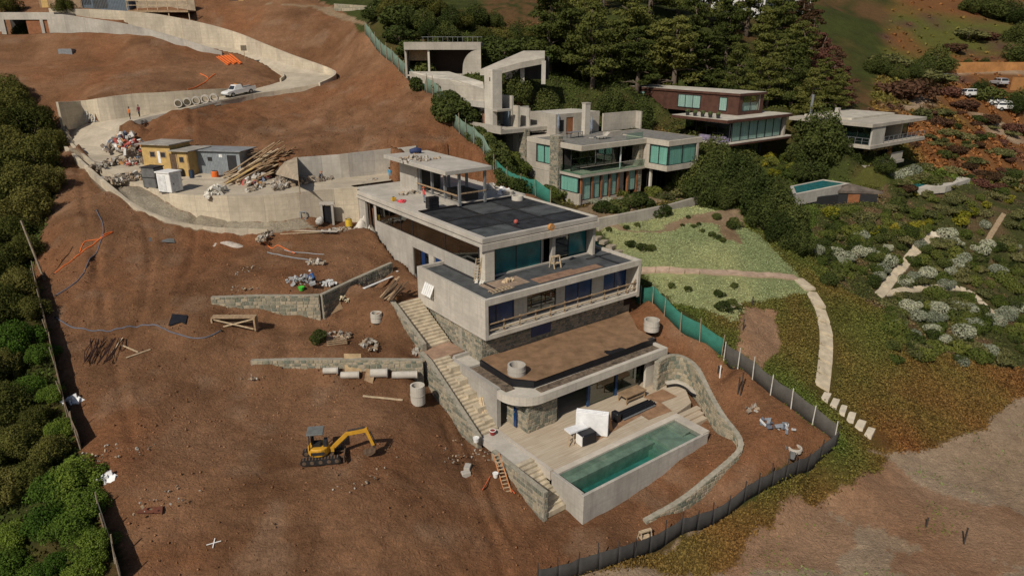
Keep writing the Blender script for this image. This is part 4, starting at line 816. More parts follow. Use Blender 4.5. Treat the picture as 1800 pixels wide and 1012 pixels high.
# ---------------------------------------------------------------- stone walls on the slope
W1 = ptsz([(370, 523, 14.05), (450, 520, 14.05), (530, 520, 14.0), (560, 519, 14.0)])
stone_wall('fieldstone_wall', W1, [12.4, 11.4, 10.6, 10.2], [14.05, 14.05, 14.0, 14.0], 'tan fieldstone retaining wall above the overturned timber trestle', 0.45, 1, 0.42, STONE_TAN)
W2 = ptsz([(566, 518, 14.0), (625, 490, 14.1), (690, 463, 14.4)])
stone_wall('fieldstone_wall', W2, [11.0, 11.6, 12.0], [14.0, 14.1, 14.5], 'dark fieldstone wall running diagonally up towards the house side door', 0.4, 1, 0.4)
W3 = ptsz([(440, 634, 10.95), (520, 632, 10.95), (640, 632, 10.8), (743, 633, 10.6)])
stone_wall('fieldstone_wall', W3, [9.2, 8.9, 8.6, 8.2], [10.95, 10.95, 10.8, 10.6], 'low greenish fieldstone wall meeting the head of the long staircase', 0.4, 1, 0.38, STONE_TAN)
SW = [HU(-4.12, 4.6), HU(-4.12, 3.2), HU(-4.12, -4.6)]
stone_wall('fieldstone_wall', SW, [7.6, 7.2, 4.4], [10.55, 10.3, 6.35], 'sloping fieldstone wall on the left of the long staircase', 0.42, 1, 0.4)
UW = [HU(-3.25, 12.2), HU(-3.25, 5.5)]
stone_wall('fieldstone_wall', UW, [11.0, 9.0], [13.5, 10.75], 'sloping fieldstone wall on the left of the upper tan steps', 0.42, 1, 0.4)
LW = [HU(-4.1, -6.6), HU(-4.1, -13.2), HU(-3.72, -13.2)]
stone_wall('fieldstone_wall', LW, [4.6, 2.8, 2.8], [6.15, 6.05, 6.05], 'fieldstone wall with leaning orange ladder beside the lower steps', 0.36, 1, 0.4)
CW = [(1157.8, 637, 8.9), (1176.8, 626, 9.0), (1197.6, 627, 8.9), (1221.8, 645.7, 8.6), (1246, 694, 7.7), (1266.8, 728.8, 7.1), (1289, 757, 6.4), (1297, 775, 6.1), (1291, 794, 5.6), (1246, 832.6, 4.75), (1194, 874, 3.95), (1130, 910.4, 3.4)]
CP = smooth_line(ptsz(CW), 4); stone_wall('garden_wall', CP, [max(1.2, min(5.6, p[2]-2.2)) for p in CP], [p[2] for p in CP], 'curving pale fieldstone wall wrapping the right end of the terrace and pool', 0.42, 1, 0.4, STONE_TAN, both=True)
# ---------------------------------------------------------------- fences
def meshcloth(name, col, op=0.85):
    m = bpy.data.materials.new(name); m.use_nodes = True; nt = m.node_tree; b = nt.nodes['Principled BSDF']; l = nt.links
    v = wpos(nt); l.new(ramp(nt, noise(nt, 1.2, 5, 0.7, v), 0.3, 0.75, tuple(c*0.7 for c in col), tuple(min(1, c*1.2) for c in col)), b.inputs['Base Color'])
    b.inputs['Roughness'].default_value = 0.9; b.inputs['Alpha'].default_value = op; MATS[name] = m; return m
SHADE_PALE = meshcloth('pale_green_netting', (0.15, 0.22, 0.165), 0.85); SHADE_TEAL = meshcloth('teal_netting', (0.03, 0.17, 0.125), 0.88); SHADE_GREY = meshcloth('grey_netting', (0.085, 0.078, 0.068), 0.92); SHADE_BLACK = meshcloth('black_netting', (0.045, 0.042, 0.04), 0.95)
POST = plain('weathered_post', (0.30, 0.24, 0.17), 0.9, 0.25, 3); POST_D = plain('dark_post', (0.05, 0.04, 0.035), 0.9, 0.25, 3); POST_W = plain('white_post', (0.55, 0.52, 0.46), 0.9, 0.15, 3)
def fence(name, pts, h, cloth, post, label, step=2.3, extra=0.35, lean=0.03, rails=False):
    P = [np.asarray(p, float) for p in pts]; L = [0]
    for a, b_ in zip(P[:-1], P[1:]): L.append(L[-1]+np.linalg.norm((b_-a)[:2]))
    n = max(2, int(round(L[-1]/step))); ss = np.linspace(0, L[-1], n+1)
    Q = [np.array([np.interp(s, L, [p[0] for p in P]), np.interp(s, L, [p[1] for p in P])]) for s in ss]
    Q = [np.array([q[0], q[1], hg(q[0], q[1])]) for q in Q]; o0 = Q[0].copy(); r = empty(name, tuple(o0), 0, label, 'fence')
    pm = MB().tube([(0, 0, -0.3), (0, 0, h+extra)], [0.055, 0.045], 6).mesh('post', post)
    for q in Q: link('post', pm, r, tuple(q-o0), (random.uniform(-lean, lean), random.uniform(-lean, lean), 0), (1, 1, random.uniform(0.9, 1.15)))
    for a, b_ in zip(Q[:-1], Q[1:]):
        vs = []; fs = []; d = (b_-a); nrm = np.array([-d[1], d[0], 0]); nrm /= np.linalg.norm(nrm)+1e-9; k = 6
        for i in range(k+1):
            t = i/k; p = a+d*t-o0; bow = math.sin(t*math.pi)*random.uniform(-0.05, 0.10); gz = hg(*(a+d*t)[:2])-o0[2]
            sag = -0.10*math.sin(t*math.pi)*random.uniform(0.3, 1.3)
            zb_ = min(gz, p[2])-0.05
            vs += [(*(p+nrm*0.06)[:2], zb_), (*(p+nrm*(0.06+bow))[:2], zb_+h*0.5), (*(p+nrm*0.06)[:2], p[2]+h+sag)]
        for i in range(k):
            for j in range(2): fs.append((i*3+j, (i+1)*3+j, (i+1)*3+j+1, i*3+j+1))
        pn = link('panel', mesh('panel', vs, fs, cloth, True), r)
        sm = pn.modifiers.new('thick', 'SOLIDIFY'); sm.thickness = 0.012
        if rails: MB().bar((a-o0)+np.array([0, 0, h*0.98]), (b_-o0)+np.array([0, 0, h*0.98]), 0.05, 0.07).build('rail', post, r)
    return r
def gpts(l): return [G(*p) for p in l]
fence('netting_fence', ptsy([(642, 62, 126), (665, 88, 121), (700, 120, 114.5), (735, 152, 107.5), (768, 185, 101), (800, 218, 95.5), (830, 250, 90.5), (868, 292, 86.5)]), 2.1, SHADE_PALE, POST, 'long pale green netting fence along the ridge of bare soil below the garages')
fence('netting_fence', ptsy([(872, 297, 86), (905, 335, 83)])+[HU(19.6, 20.5), HU(20.6, 16)], 2.0, SHADE_TEAL, POST, 'bright teal netting fence beside the back corner of the black roof')
fence('netting_fence', [HU(21.0, 12.2), HU(21.2, 7), HU(21.3, 3.0)]+gpts([(1175, 567), (1225, 600), (1268, 628)]), 1.9, SHADE_TEAL, POST, 'dark green netting fence running down past the middle storey balcony end')
fence('netting_fence', gpts([(1272, 633), (1330, 676), (1390, 718), (1440, 755), (1466, 778)]), 1.7, SHADE_GREY, POST_W, 'grey netting fence with white posts beside the curving stepping-stone path', 2.0)
fence('netting_fence', gpts([(1468, 786), (1430, 815), (1380, 843), (1300, 888), (1230, 930), (1160, 962), (1080, 993), (1010, 1012), (945, 1030)]), 1.5, SHADE_BLACK, POST_D, 'long black netting fence along the foot of the building site above the sand', 1.5, 0.4, 0.05)
fence('plank_fence', gpts([(62, 492), (85, 590), (100, 655), (120, 740), (142, 790)]), 1.5, plain('weathered_plank', (0.16, 0.12, 0.085), 0.9, 0.35, 3), POST, 'weathered plank fence between the left thicket and bare soil', 2.2, 0.3, 0.08)
fence('netting_fence', gpts([(175, 905), (195, 965), (215, 1030)]), 1.6, SHADE_GREY, POST, 'short grey netting fence at bottom left under the thicket', 1.8, 0.4, 0.08)
# ---------------------------------------------------------------- neighbouring houses
class Frame:
    """a house frame: origin on a roof corner, turned like the plots; boxes in local metres"""
    def __init__(s, name, px, py, z, label, cat='house', rot=HROT, Y=None, base=0.0):
        o = WY(px, py, Y) if Y else W(px, py, z); s.o = o; s.z = o[2]; s.rot = rot
        s.A = np.array([math.cos(rot), math.sin(rot)]); s.B = np.array([-math.sin(rot), math.cos(rot)])
        s.r = empty(name, (o[0], o[1], 0), rot, label, cat)
    def box(s, name, mat, *b, parent=None, bev=0):
        for q in b:
            o = MB().box(*q).build(name, mat, parent or s.r)
            if bev: bevel(o, bev)
        return o
    def at(s, px, py, u=None, v=None):
        r = ray(px, py); n = s.A if u is not None else s.B; val = u if u is not None else v
        t = (s.o[:2]@n+val)/(r[:2]@n); q = np.array([0, 0, CAM_H])+r*t; d = q[:2]-s.o[:2]; return float(d@s.A), float(d@s.B), float(q[2])
    def win_f(s, u0, u1, v, z0, z1, n=1, curtain=None, fr=0.07, pane=None, frm=None):
        w = MB(); w.box(u0, u1, v-0.05, v+0.03, z0, z0+fr).box(u0, u1, v-0.05, v+0.03, z1-fr, z1)
        for k in range(n+1): x = u0+(u1-u0-fr)*k/n; w.box(x, x+fr, v-0.054, v+0.034, z0+0.003, z1-0.003)
        f = w.build('window', frm or FRAME, s.r)
        for k in range(n): MB().box(u0+(u1-u0-fr)*k/n+fr, u0+(u1-u0-fr)*(k+1)/n, v-0.02, v-0.005, z0+fr, z1-fr).build('pane', pane or PANE, f)
        if curtain: MB().box(u0+fr, u1-fr, v+0.10, v+0.14, z0+fr, z1-fr).build('curtain', curtain, f)
        return f
    def win_s(s, u, v0, v1, z0, z1, n=1, curtain=None, fr=0.07, pane=None, frm=None):
        w = MB(); w.box(u-0.05, u+0.03, v0, v1, z0, z0+fr).box(u-0.05, u+0.03, v0, v1, z1-fr, z1)
        for k in range(n+1): x = v0+(v1-v0-fr)*k/n; w.box(u-0.054, u+0.034, x, x+fr, z0+0.003, z1-0.003)
        f = w.build('window', frm or FRAME, s.r)
        for k in range(n): MB().box(u-0.02, u-0.005, v0+(v1-v0-fr)*k/n+fr, v0+(v1-v0-fr)*(k+1)/n, z0+fr, z1-fr).build('pane', pane or PANE, f)
        if curtain: MB().box(u+0.10, u+0.14, v0+fr, v1-fr, z0+fr, z1-fr).build('curtain', curtain, f)
        return f
def curtain_mat(name, col):
    m, nt, b, l = nodes(name); w = nt.nodes.new('ShaderNodeTexNoise'); w.inputs['Scale'].default_value = 1.0; l.new(wpos(nt, (5, 5, 0.25)), w.inputs['Vector'])
    l.new(ramp(nt, w.outputs['Fac'], 0.3, 0.7, tuple(c*0.8 for c in col), tuple(c*1.15 for c in col)), b.inputs['Base Color']); b.inputs['Roughness'].default_value = 0.9; return m
CURT = curtain_mat('pale_green_curtain', (0.60, 0.70, 0.64)); CURT2 = curtain_mat('teal_blind', (0.40, 0.64, 0.56)); CURT_G = curtain_mat('grey_curtain', (0.62, 0.66, 0.63))
NC = concrete('neighbour_concrete', (0.50, 0.455, 0.385), 0.45, True, 0.6); NC2 = concrete('neighbour_white_concrete', (0.58, 0.54, 0.47), 0.35, True, 0.0)
TIMB = plain('orange_timber', (0.26, 0.105, 0.045), 0.7, 0.2, 2); RAILG = glass('rail_glass', (0.70, 0.84, 0.78), 0.35)
ROOFG = plain('roof_gravel', (0.20, 0.19, 0.17), 0.95, 0.25, 1.5, 0, 0.5)
BROWN = plain('red_brown_cladding', (0.085, 0.038, 0.026), 0.75, 0.22, 1.5); ROOFP = plain('pale_roof', (0.48, 0.44, 0.37), 0.9, 0.2, 0.8)
f = Frame('modern_house', 1022.3, 257.0, 24.7, 'pale concrete modern house with stone pillars and roof terrace beyond the green fence')
f.box('roof_slab', NC, (0, 11.6, 0, 12, 24.05, 24.7), (11.602, 18.3, -3.8, 7.5, 24.05, 24.75), bev=0.02)
f.box('terrace_floor', ROOFG, (0.3, 11.4, 0.3, 9.2, 24.6, 24.72), (11.9, 18.0, -3.5, 7.2, 24.7, 24.77))
f.box('balcony_slab', NC, (0, 11.6, 0, 11.4, 20.75, 21.08), (11.602, 17.7, -3.8, 3, 20.85, 21.55))
f.box('inner_wall', NC, (0.6, 11.6, 6.4, 6.6, 21.08, 24.05), (0.6, 0.8, 5, 6.4, 21.08, 24.05)); f.box('inner_wall', INTERIOR, (0.9, 11.5, 4.2, 4.3, 17.6, 24.0))
f.win_f(0.9, 11.2, 2.9, 21.1, 24.0, 7, None, pane=DKGLASS)
for a, b_ in [(2.6, 3.6), (6.4, 7.8), (8.6, 10.4)]: f.box('curtain', CURT2, (a, b_, 3.1, 3.15, 21.1, 23.95))
f.box('wall', NC, (0, 0.3, 8.9, 10.9, 21.08, 24.05), (0, 0.3, 5.6, 8.9, 21.08, 21.62)); f.win_s(0.1, 5.7, 8.85, 21.64, 24.0, 2, CURT2)
f.box('balcony_post', plain('pale_steel', (0.55, 0.56, 0.56), 0.4), (7.4, 7.55, 0.5, 0.65, 21.08, 24.05)); f.box('timber_door', TIMB, (0.1, 0.2, 9.7, 10.5, 21.1, 23.6))
f.box('glass_balustrade', RAILG, (0.1, 11.5, 0.08, 0.10, 21.08, 22.0), (0.06, 0.08, 0.1, 3.9, 21.08, 22.0)); f.box('balustrade_edge', NC2, (0.05, 11.5, 0.06, 0.12, 22.0, 22.03))
for (a, b_, c, d, z0, z1) in [(-0.35, 0.45, 4.0, 5.6, 17.0, 25.5), (-0.3, 0.5, 10.9, 12.2, 18.5, 25.7), (10.7, 11.5, 0.4, 1.6, 17.6, 24.0)]:
    f.box('pillar_core', MORTAR, (a, b_, c, d, z0, z1)); sm = MB(); stones_on(sm, [(a, c), (b_, c)], lambda s, z=z0: z, lambda s, z=z1: z, 1, 0.34); stones_on(sm, [(a, d), (a, c)], lambda s, z=z0: z, lambda s, z=z1: z, 1, 0.34)
    sm = sm.build('pillar_stones', STONE, f.r); sm['kind'] = 'stuff'
f.box('concrete_fin', NC, (-0.3, 0.1, 12.5, 13.6, 17.5, 28.6), (-0.1, 0.3, 14.0, 14.8, 22.0, 28.4)); f.box('left_wall', NC, (0.3, 0.6, 12.2, 17.5, 18, 24.7))
# ground floor glazing
f.win_s(0.1, 0.5, 3.9, 18.7, 20.7, 1, CURT2); f.box('wall', NC, (0.05, 0.35, 0.2, 4.0, 17.2, 18.68), (0.05, 0.35, 5.6, 11.4, 17.2, 20.75))
posts = [0.45, 2.3, 3.9, 5.4, 6.9]
for u in posts+[8.7, 10.4]: f.box('timber_post', TIMB, (u, u+0.24, 0.30, 0.55, 17.6, 20.75))
for a, b_ in zip(posts[:-1], posts[1:]): f.win_f(a+0.26, b_-0.02, 0.45, 17.75, 20.7, 1, CURT)
f.box('wall', NC, (7.2, 8.6, 0.9, 1.1, 17.6, 20.75), (0.4, 7.0, 0.35, 0.6, 17.3, 17.72)); f.win_f(8.95, 10.4, 0.45, 18.0, 20.7, 1, CURT); f.box('round_column', NC2, (12.2, 12.5, -0.6, -0.3, 17.4, 20.85))
f.win_f(12.6, 16.4, 0.4, 17.7, 20.8, 4, None, pane=DKGLASS); f.box('inner_wall', INTERIOR, (12.5, 16.6, 2.4, 2.5, 17.2, 20.8))
# corner wing
f.box('wing_wall', NC, (11.65, 11.95, -0.55, 1.0, 21.55, 24.05), (17.3, 17.7, -3.8, 3.0, 20.86, 24.05)); f.win_s(11.8, -3.6, -0.55, 21.55, 24.05, 2, CURT2); f.win_f(11.85, 17.28, -3.65, 21.55, 24.05, 2, CURT2)
# roof terrace: penthouse, chimney, long wall
f.box('penthouse_wall', NC, (3.7, 3.95, 9.3, 15, 24.7, 27.5), (3.95, 5.6, 9.3, 9.55, 24.7, 27.5), (6.9, 11.8, 9.3, 9.55, 24.7, 27.5), (5.6, 6.9, 9.3, 9.55, 27.0, 27.5)); f.box('penthouse_roof', NC2, (3.96, 11.8, 9.56, 15, 27.2, 27.45))
f.box('penthouse_door', TIMB, (5.62, 6.88, 9.38, 9.45, 24.75, 26.98)); f.box('terrace_wall', NC, (11.8, 18.6, 8.5, 8.75, 24.75, 27.2), (18.35, 18.6, 7.5, 8.5, 24.75, 27.2)); f.box('door_opening', BLACK, (4.4, 5.1, 9.27, 9.3, 25.2, 26.7))
f.box('chimney', NC2, (7.3, 8.2, 7.4, 8.1, 24.7, 28.8)); f.box('chimney_cap', NC, (7.25, 8.25, 7.35, 8.15, 28.8, 28.95)); f.box('patio_screen', NC2, (1.6, 1.85, 12.5, 17.5, 24.7, 28.2), (1.85, 3.7, 15.2, 15.4, 24.7, 28.2))
f.box('terrace_planter', NC, (8.4, 11.5, 4.4, 5.0, 24.72, 25.3)); f.box('roof_balustrade', RAILG, (8.4, 11.5, 0.6, 0.62, 24.7, 25.5))
def parasol(px, py, z, label):
    p = W(px, py, z); r = empty('folded_parasol', tuple(p), 0, label, 'parasol', 'folded parasols on the roof terrace')
    MB().tube([(0, 0, 0), (0, 0, 2.9)], 0.03, 6).build('pole', STEEL, r); MB().tube([(0, 0, 0.9), (0, 0, 1.3), (0, 0, 2.2), (0, 0, 2.8)], [0.10, 0.2, 0.17, 0.04], 8).build('canopy', plain('slate_cloth', (0.20, 0.23, 0.27), 0.8), r)
    MB().box(-0.3, 0.3, -0.3, 0.3, 0, 0.08).build('base', CONC_FLAT, r)
parasol(952, 232, 24.75, 'folded slate parasol left of the terrace door on the neighbour roof'); parasol(981, 238, 24.75, 'folded slate parasol in front of the penthouse door on neighbour roof'); parasol(1039, 243, 24.75, 'folded slate parasol beside the white chimney on the neighbour roof')
def lounger(px, py, z, rz, label):
    p = W(px, py, z); r = empty('sun_lounger', tuple(p), rz, label, 'sun lounger', 'loungers on the neighbour roof terrace')
    MB().box(-0.95, 0.35, -0.32, 0.32, 0.28, 0.36).build('seat', CONC_FLAT, r); MB().bar((0.35, 0, 0.34), (0.95, 0, 0.75), 0.64, 0.07, (0, 0, 1)).build('backrest', CONC_FLAT, r)
    for x in (-0.85, 0.3):
        for y in (-0.27, 0.27): MB().box(x-0.03, x+0.03, y-0.03, y+0.03, 0, 0.28).build('leg', FRAME, r)
lounger(945, 236, 24.75, 0.3, 'left lounger near terrace edge on the neighbour roof'); lounger(962, 235, 24.75, 0.3, 'second lounger near terrace edge on the neighbour roof'); lounger(1060, 244, 24.75, 0.6, 'pale lounger right of the chimney on the neighbour roof')
def outdoor_table(px, py, z, rz, label, n=4):
    p = W(px, py, z); r = empty('outdoor_table', tuple(p), rz, label, 'table')
    MB().box(-1.1, 1.1, -0.45, 0.45, 0.70, 0.76).build('tabletop', STEEL, r)
    for x in (-1, 1):
        for y in (-0.38, 0.38): MB().box(x-0.03, x+0.03, y-0.03, y+0.03, 0, 0.7).build('leg', FRAME, r)
outdoor_table(1010, 242, 24.75, HROT, 'grey outdoor dining table by the penthouse door on the neighbour roof')
# planter wall below the neighbour's garden
PWL = ptsz([(1052, 402, 16.2), (1120, 388, 16.3), (1180, 374, 16.5), (1226, 362, 16.6)])
conc_wall('garden_retaining_wall', PWL, [p[2]-0.8 for p in PWL], [17.4, 17.5, 17.6, 17.8], 'long low concrete planter wall below the neighbour garden above pale lawn', 0.35, 1, mat=NC, joints=3)
# --- brown house
f = Frame('modern_house', 1281.3, 211.8, 0, 'red-brown clad two-box house with white curtains among the trees', Y=96)
z = f.z
f.box('roof_slab', BROWN, (-0.3, 15.5, 0, 10, z-0.42, z-0.02), bev=0.02); f.box('roof_deck', ROOFP, (-0.2, 15.4, 0.1, 9.9, z-0.03, z+0.03)); f.box('floor_slab', BROWN, (-0.8, 16.2, -0.2, 9.6, 22.95, 23.2)); f.box('floor_edge', ROOFP, (-0.75, 16.15, -0.15, 9.55, 23.2, 23.3))
f.win_f(2.2, 14.2, 0.9, 23.3, 26.1, 6, CURT_G); f.win_s(2.0, 1.2, 9.0, 23.3, 26.1, 4, None, pane=DKGLASS); f.box('inner_wall', INTERIOR, (4.5, 14.5, 5, 5.1, 20.2, 26.1), (4.5, 4.6, 5, 9.5, 23.3, 26.1)); f.box('end_wall', NC, (14.6, 15.0, 0.6, 7, 23.3, 26.1)); f.box('curtain', CURT_G, (2.4, 2.5, 1.4, 3.4, 23.4, 26.0))
f.win_f(1.5, 11.5, 2.4, 20.3, 22.9, 7, CURT_G, pane=DKGLASS); f.box('lower_wall', INTERIOR, (1.2, 12.5, 2.7, 2.9, 19.6, 22.95))
f.box('upper_box', BROWN, (6.0, 6.25, 2.95, 25, z+0.03, 29.3), (6.25, 12.0, 2.95, 3.15, z+0.03, z+0.5), (6.25, 6.9, 2.96, 3.2, z+0.5, 29.3), (11.2, 12.0, 2.96, 3.2, z+0.5, 29.3), (6.26, 12, 24.7, 25, z, 29.3)); f.box('upper_roof', BROWN, (5.8, 12.4, 2.7, 25.2, 29.3, 29.62)); f.box('upper_roof_deck', ROOFP, (5.9, 12.3, 2.8, 25.1, 29.61, 29.66)); f.box('inner_wall', INTERIOR, (7.5, 11, 6, 6.1, z, 29.2)); f.box('pillar', NC, (11.0, 11.2, 3.0, 3.6, z+0.03, 29.3))
f.win_f(6.9, 11.0, 3.05, z+0.5, 29.25, 2, None, pane=PANE); f.box('curtain', CURT_G, (6.95, 10.9, 3.4, 3.45, z+0.55, z+1.7))
for (x0, x1) in [(925, 1005), (515, 740), (95, 195)]:
    a = f.at(1100+x1/5.625, 130+300/5.625, u=6.0)[1]; b_ = f.at(1100+x0/5.625, 130+300/5.625, u=6.0)[1]
    fw = f.win_s(5.93, a, b_, z+0.5, 29.0, 1 if b_-a < 2.5 else 3, CURT_G)
    f.box('window_back', CURT_G, (5.96, 5.99, a+0.08, b_-0.08, z+0.56, 28.95))
for k in range(5):
    pz = HROT; q = f.o[:2]+f.A*0.5+f.B*(2.2+k*1.35); r = empty('potted_plant', (q[0], q[1], z+0.03), 0, ['leftmost', 'second', 'middle', 'fourth', 'rightmost'][4-k]+' of five potted shrubs on the brown house ledge', 'plant', 'pots along the brown house ledge')
    MB().tube([(0, 0, 0), (0, 0, 0.45)], [0.22, 0.3], 10).build('pot', FRAME, r); MB().ball((0, 0, 0.62), (0.36, 0.36, 0.28), 8, 6, 0.25).build('foliage', plain('pot_leaf', (0.07, 0.09, 0.03), 0.9, 0.4, 6), r)
SOFA = plain('lilac_cloth', (0.24, 0.21, 0.30), 0.9)
for k, (pu, pv) in enumerate([(1.0, 1.6), (0.9, 4.2)]):
    q = f.o[:2]+f.A*pu+f.B*pv; r = empty('outdoor_sofa', (q[0], q[1], 23.3), HROT+math.pi/2, ['lilac sofa at the balcony corner of the brown house', 'lilac sofa deeper on the balcony of the brown house'][k], 'sofa')
    MB().box(-1.0, 1.0, -0.4, 0.4, 0.1, 0.42).build('seat', SOFA, r); MB().box(-1.0, 1.0, 0.25, 0.45, 0.42, 0.85).build('backrest', SOFA, r)
    for x in (-1.0, 0.82): MB().box(x, x+0.18, -0.4, 0.25, 0.42, 0.62).build('armrest', SOFA, r)
# --- grey house on the right
f = Frame('modern_house', 1537.1, 218.4, 0, 'pale grey flat-roofed house with open balcony on the right hillside', Y=98); z = f.z
f.box('roof_slab', NC, (-0.4, 16.2, 0, 13, z-0.5, z), bev=0.02); f.box('roof_deck', ROOFP, (2.5, 15.5, 4.6, 12.2, z, z+0.28)); f.box('roof_vent', NC2, (7.5, 8.1, 9.5, 10.1, z, z+1.1)); MB().tube([(3.0, 11.5, z), (3.0, 11.5, z+3.2)], 0.22, 10).build('flue', STEEL, f.r)
f.box('floor_slab', NC, (0, 16.9, 0, 10, 22.25, 22.75), bev=0.02); f.box('front_panel', NC2, (0.25, 3.9, 0.15, 0.4, 22.75, z-0.5)); f.box('inner_wall', INTERIOR, (0.4, 16.2, 5.8, 6.0, 19.5, z-0.5), (3.8, 3.95, 0.5, 5.8, 22.75, z-0.5)); f.box('partition', NC, (11.6, 11.9, 1.4, 5, 22.75, z-0.5), (15.9, 16.1, 2.4, 9, 22.75, z-0.5))
f.win_f(12.0, 15.9, 2.4, 22.8, z-0.5, 2, None, pane=PANE); f.win_s(0.5, 0.4, 4.4, 22.8, z-0.5, 2, CURT_G, pane=DKGLASS)
for a, b_ in [((4.0, 0.12), (16.6, 0.12)), ((0.15, 0.4), (0.15, 9.5))]:
    rl = MB().bar((*a, 23.7), (*b_, 23.7), 0.05, 0.05).build('railing', STEEL, f.r)
    n = 9
    for k in range(n+1): t = k/n; p = (a[0]+(b_[0]-a[0])*t, a[1]+(b_[1]-a[1])*t); MB().box(p[0]-0.03, p[0]+0.03, p[1]-0.03, p[1]+0.03, 22.75, 23.68).build('railing_post', STEEL, rl)
    MB().bar((*a, 23.25), (*b_, 23.25), 0.03, 0.03).build('railing_wire', STEEL, rl)
f.win_f(2.2, 11.2, 2.0, 19.9, 22.2, 7, None, pane=DKGLASS); f.box('lower_wall', NC, (1.8, 12.6, 2.1, 2.3, 19.0, 19.9), (8.6, 12.0, 0.7, 0.9, 19.4, 20.9)); f.box('lower_deck', NC, (1.8, 12.6, 0.6, 2.0, 19.2, 19.6)); f.box('lower_inner', INTERIOR, (2.0, 12.4, 3.4, 3.5, 19, 22.2))
# --- pools of the two houses beyond
def poly_pool(name, pts, zt, label, water_in, wall=1.2, mat=NC2):
    P = [np.asarray(p[:2]) for p in pts]; c = np.mean(P, 0); r = empty(name, (c[0], c[1], zt-wall), 0, label, 'pool')
    q = [tuple(p-c) for p in P]; MB().prism(q, 0, wall-0.06).build('shell', mat, r)
    w = [tuple((p-c)) for p in water_in]; cen = np.mean(w, 0)
    MB().prism(w, wall-0.06, wall-0.03).build('water', FARWATER, r)
    n = len(q)
    for i in range(n):
        a, b_ = np.array(q[i]), np.array(q[(i+1) % n]); d = (b_-a)/np.linalg.norm(b_-a); nn = np.array([-d[1], d[0]]); MB().prism([tuple(a), tuple(b_), tuple(b_+nn*0.35-d*0.36), tuple(a+nn*0.35+d*0.36)], wall-0.06, wall).build('coping', mat, r)
    return r
FARWATER = film('far_water', (0.03, 0.20, 0.22), 0.08)
z4_ = lambda x, y: (1380+x/5.06, 170+y/5.06)
def ccw(P):
    a = sum(P[i-1][0]*P[i][1]-P[i][0]*P[i-1][1] for i in range(len(P))); return P if a > 0 else P[::-1]
P2 = ccw([W(*z4_(*p), 18.0) for p in [(45, 795), (340, 735), (580, 770), (75, 872)]]); cc_ = np.mean([p[:2] for p in P2], 0); poly_pool('infinity_pool', P2, 18.0, 'turquoise wedge pool beside the sloping brown pool house', [cc_+(p[:2]-cc_)*0.86 for p in P2], 1.6)
ph = empty('pool_house', tuple(W(*z4_(600, 950), 15.4)), 0, 'low pool house with folded brown roof among shrubs', 'building'); po = np.array(ph.location)
RB = plain('grey_brown_roof', (0.13, 0.105, 0.085), 0.85, 0.3, 1.2)
rp = [W(*z4_(*p), zz)-po for p, zz in [((582, 772), 18.05), ((870, 845), 17.2), ((445, 835), 17.3), ((80, 880), 17.4)]]
MB().add([tuple(p) for p in rp]+[tuple(p-np.array([0, 0, 0.35])) for p in rp], [(0, 1, 2, 3)[::-1], (4, 5, 6, 7), (0, 1, 5, 4), (1, 2, 6, 5), (2, 3, 7, 6), (3, 0, 4, 7)]).build('roof', RB, ph)
wl_ = [W(*z4_(*p), 17.0)-po for p in [(820, 868), (470, 868), (140, 905)]]
for a, b_, m_, nm in [(wl_[0], wl_[0]+(wl_[1]-wl_[0])*0.45, FRAME, 'glass_front'), (wl_[0]+(wl_[1]-wl_[0])*0.45, wl_[0]+(wl_[1]-wl_[0])*0.75, TIMB, 'timber_door'), (wl_[0]+(wl_[1]-wl_[0])*0.75, wl_[1], FRAME, 'glass_front'), (wl_[1], wl_[2], FRAME, 'wall')]:
    mb = MB(); wall_prism(mb, [a[:2], b_[:2]], 0.2, -1.5, a[2], 1); mb.build(nm, m_, ph)
P3 = ccw([W(*z4_(*p), 17.0) for p in [(980, 780), (1130, 740), (1380, 680), (1650, 728), (1430, 800), (1160, 822)]]); wq = ccw([W(*z4_(*p), 17.0)[:2] for p in [(1005, 785), (1135, 745), (1290, 768), (1150, 812)]])
poly_pool('infinity_pool', P3, 17.0, 'small dark pool on a pale terrace slab jutting from the right hillside', wq, 0.9)
r = empty('garden_table', tuple(W(*z4_(1320, 715), 17.0)), 0.4, 'white garden table with chairs on the pale hillside terrace slab', 'table'); MB().ring((0, 0), 0.0, 0.55, 0.68, 0.73, 14).build('tabletop', WHITE, r); MB().tube([(0, 0, 0), (0, 0, 0.68)], 0.05, 6).build('leg', WHITE, r)
for k in range(4):
    t = k*math.pi/2; x, y = math.cos(t)*0.95, math.sin(t)*0.95; p = np.array(r.location)
    c = empty('garden_chair', (p[0]+x, p[1]+y, p[2]), t, 'white garden chair around the table on the hillside terrace slab', 'chair', 'chairs on the hillside terrace'); MB().box(-0.22, 0.22, -0.22, 0.22, 0.40, 0.45).build('seat', WHITE, c); MB().box(0.18, 0.22, -0.22, 0.22, 0.45, 0.85).build('backrest', WHITE, c)
    for lx in (-0.19, 0.19):
        for ly in (-0.19, 0.19): MB().box(lx-0.02, lx+0.02, ly-0.02, ly+0.02, 0, 0.4).build('leg', WHITE, c)
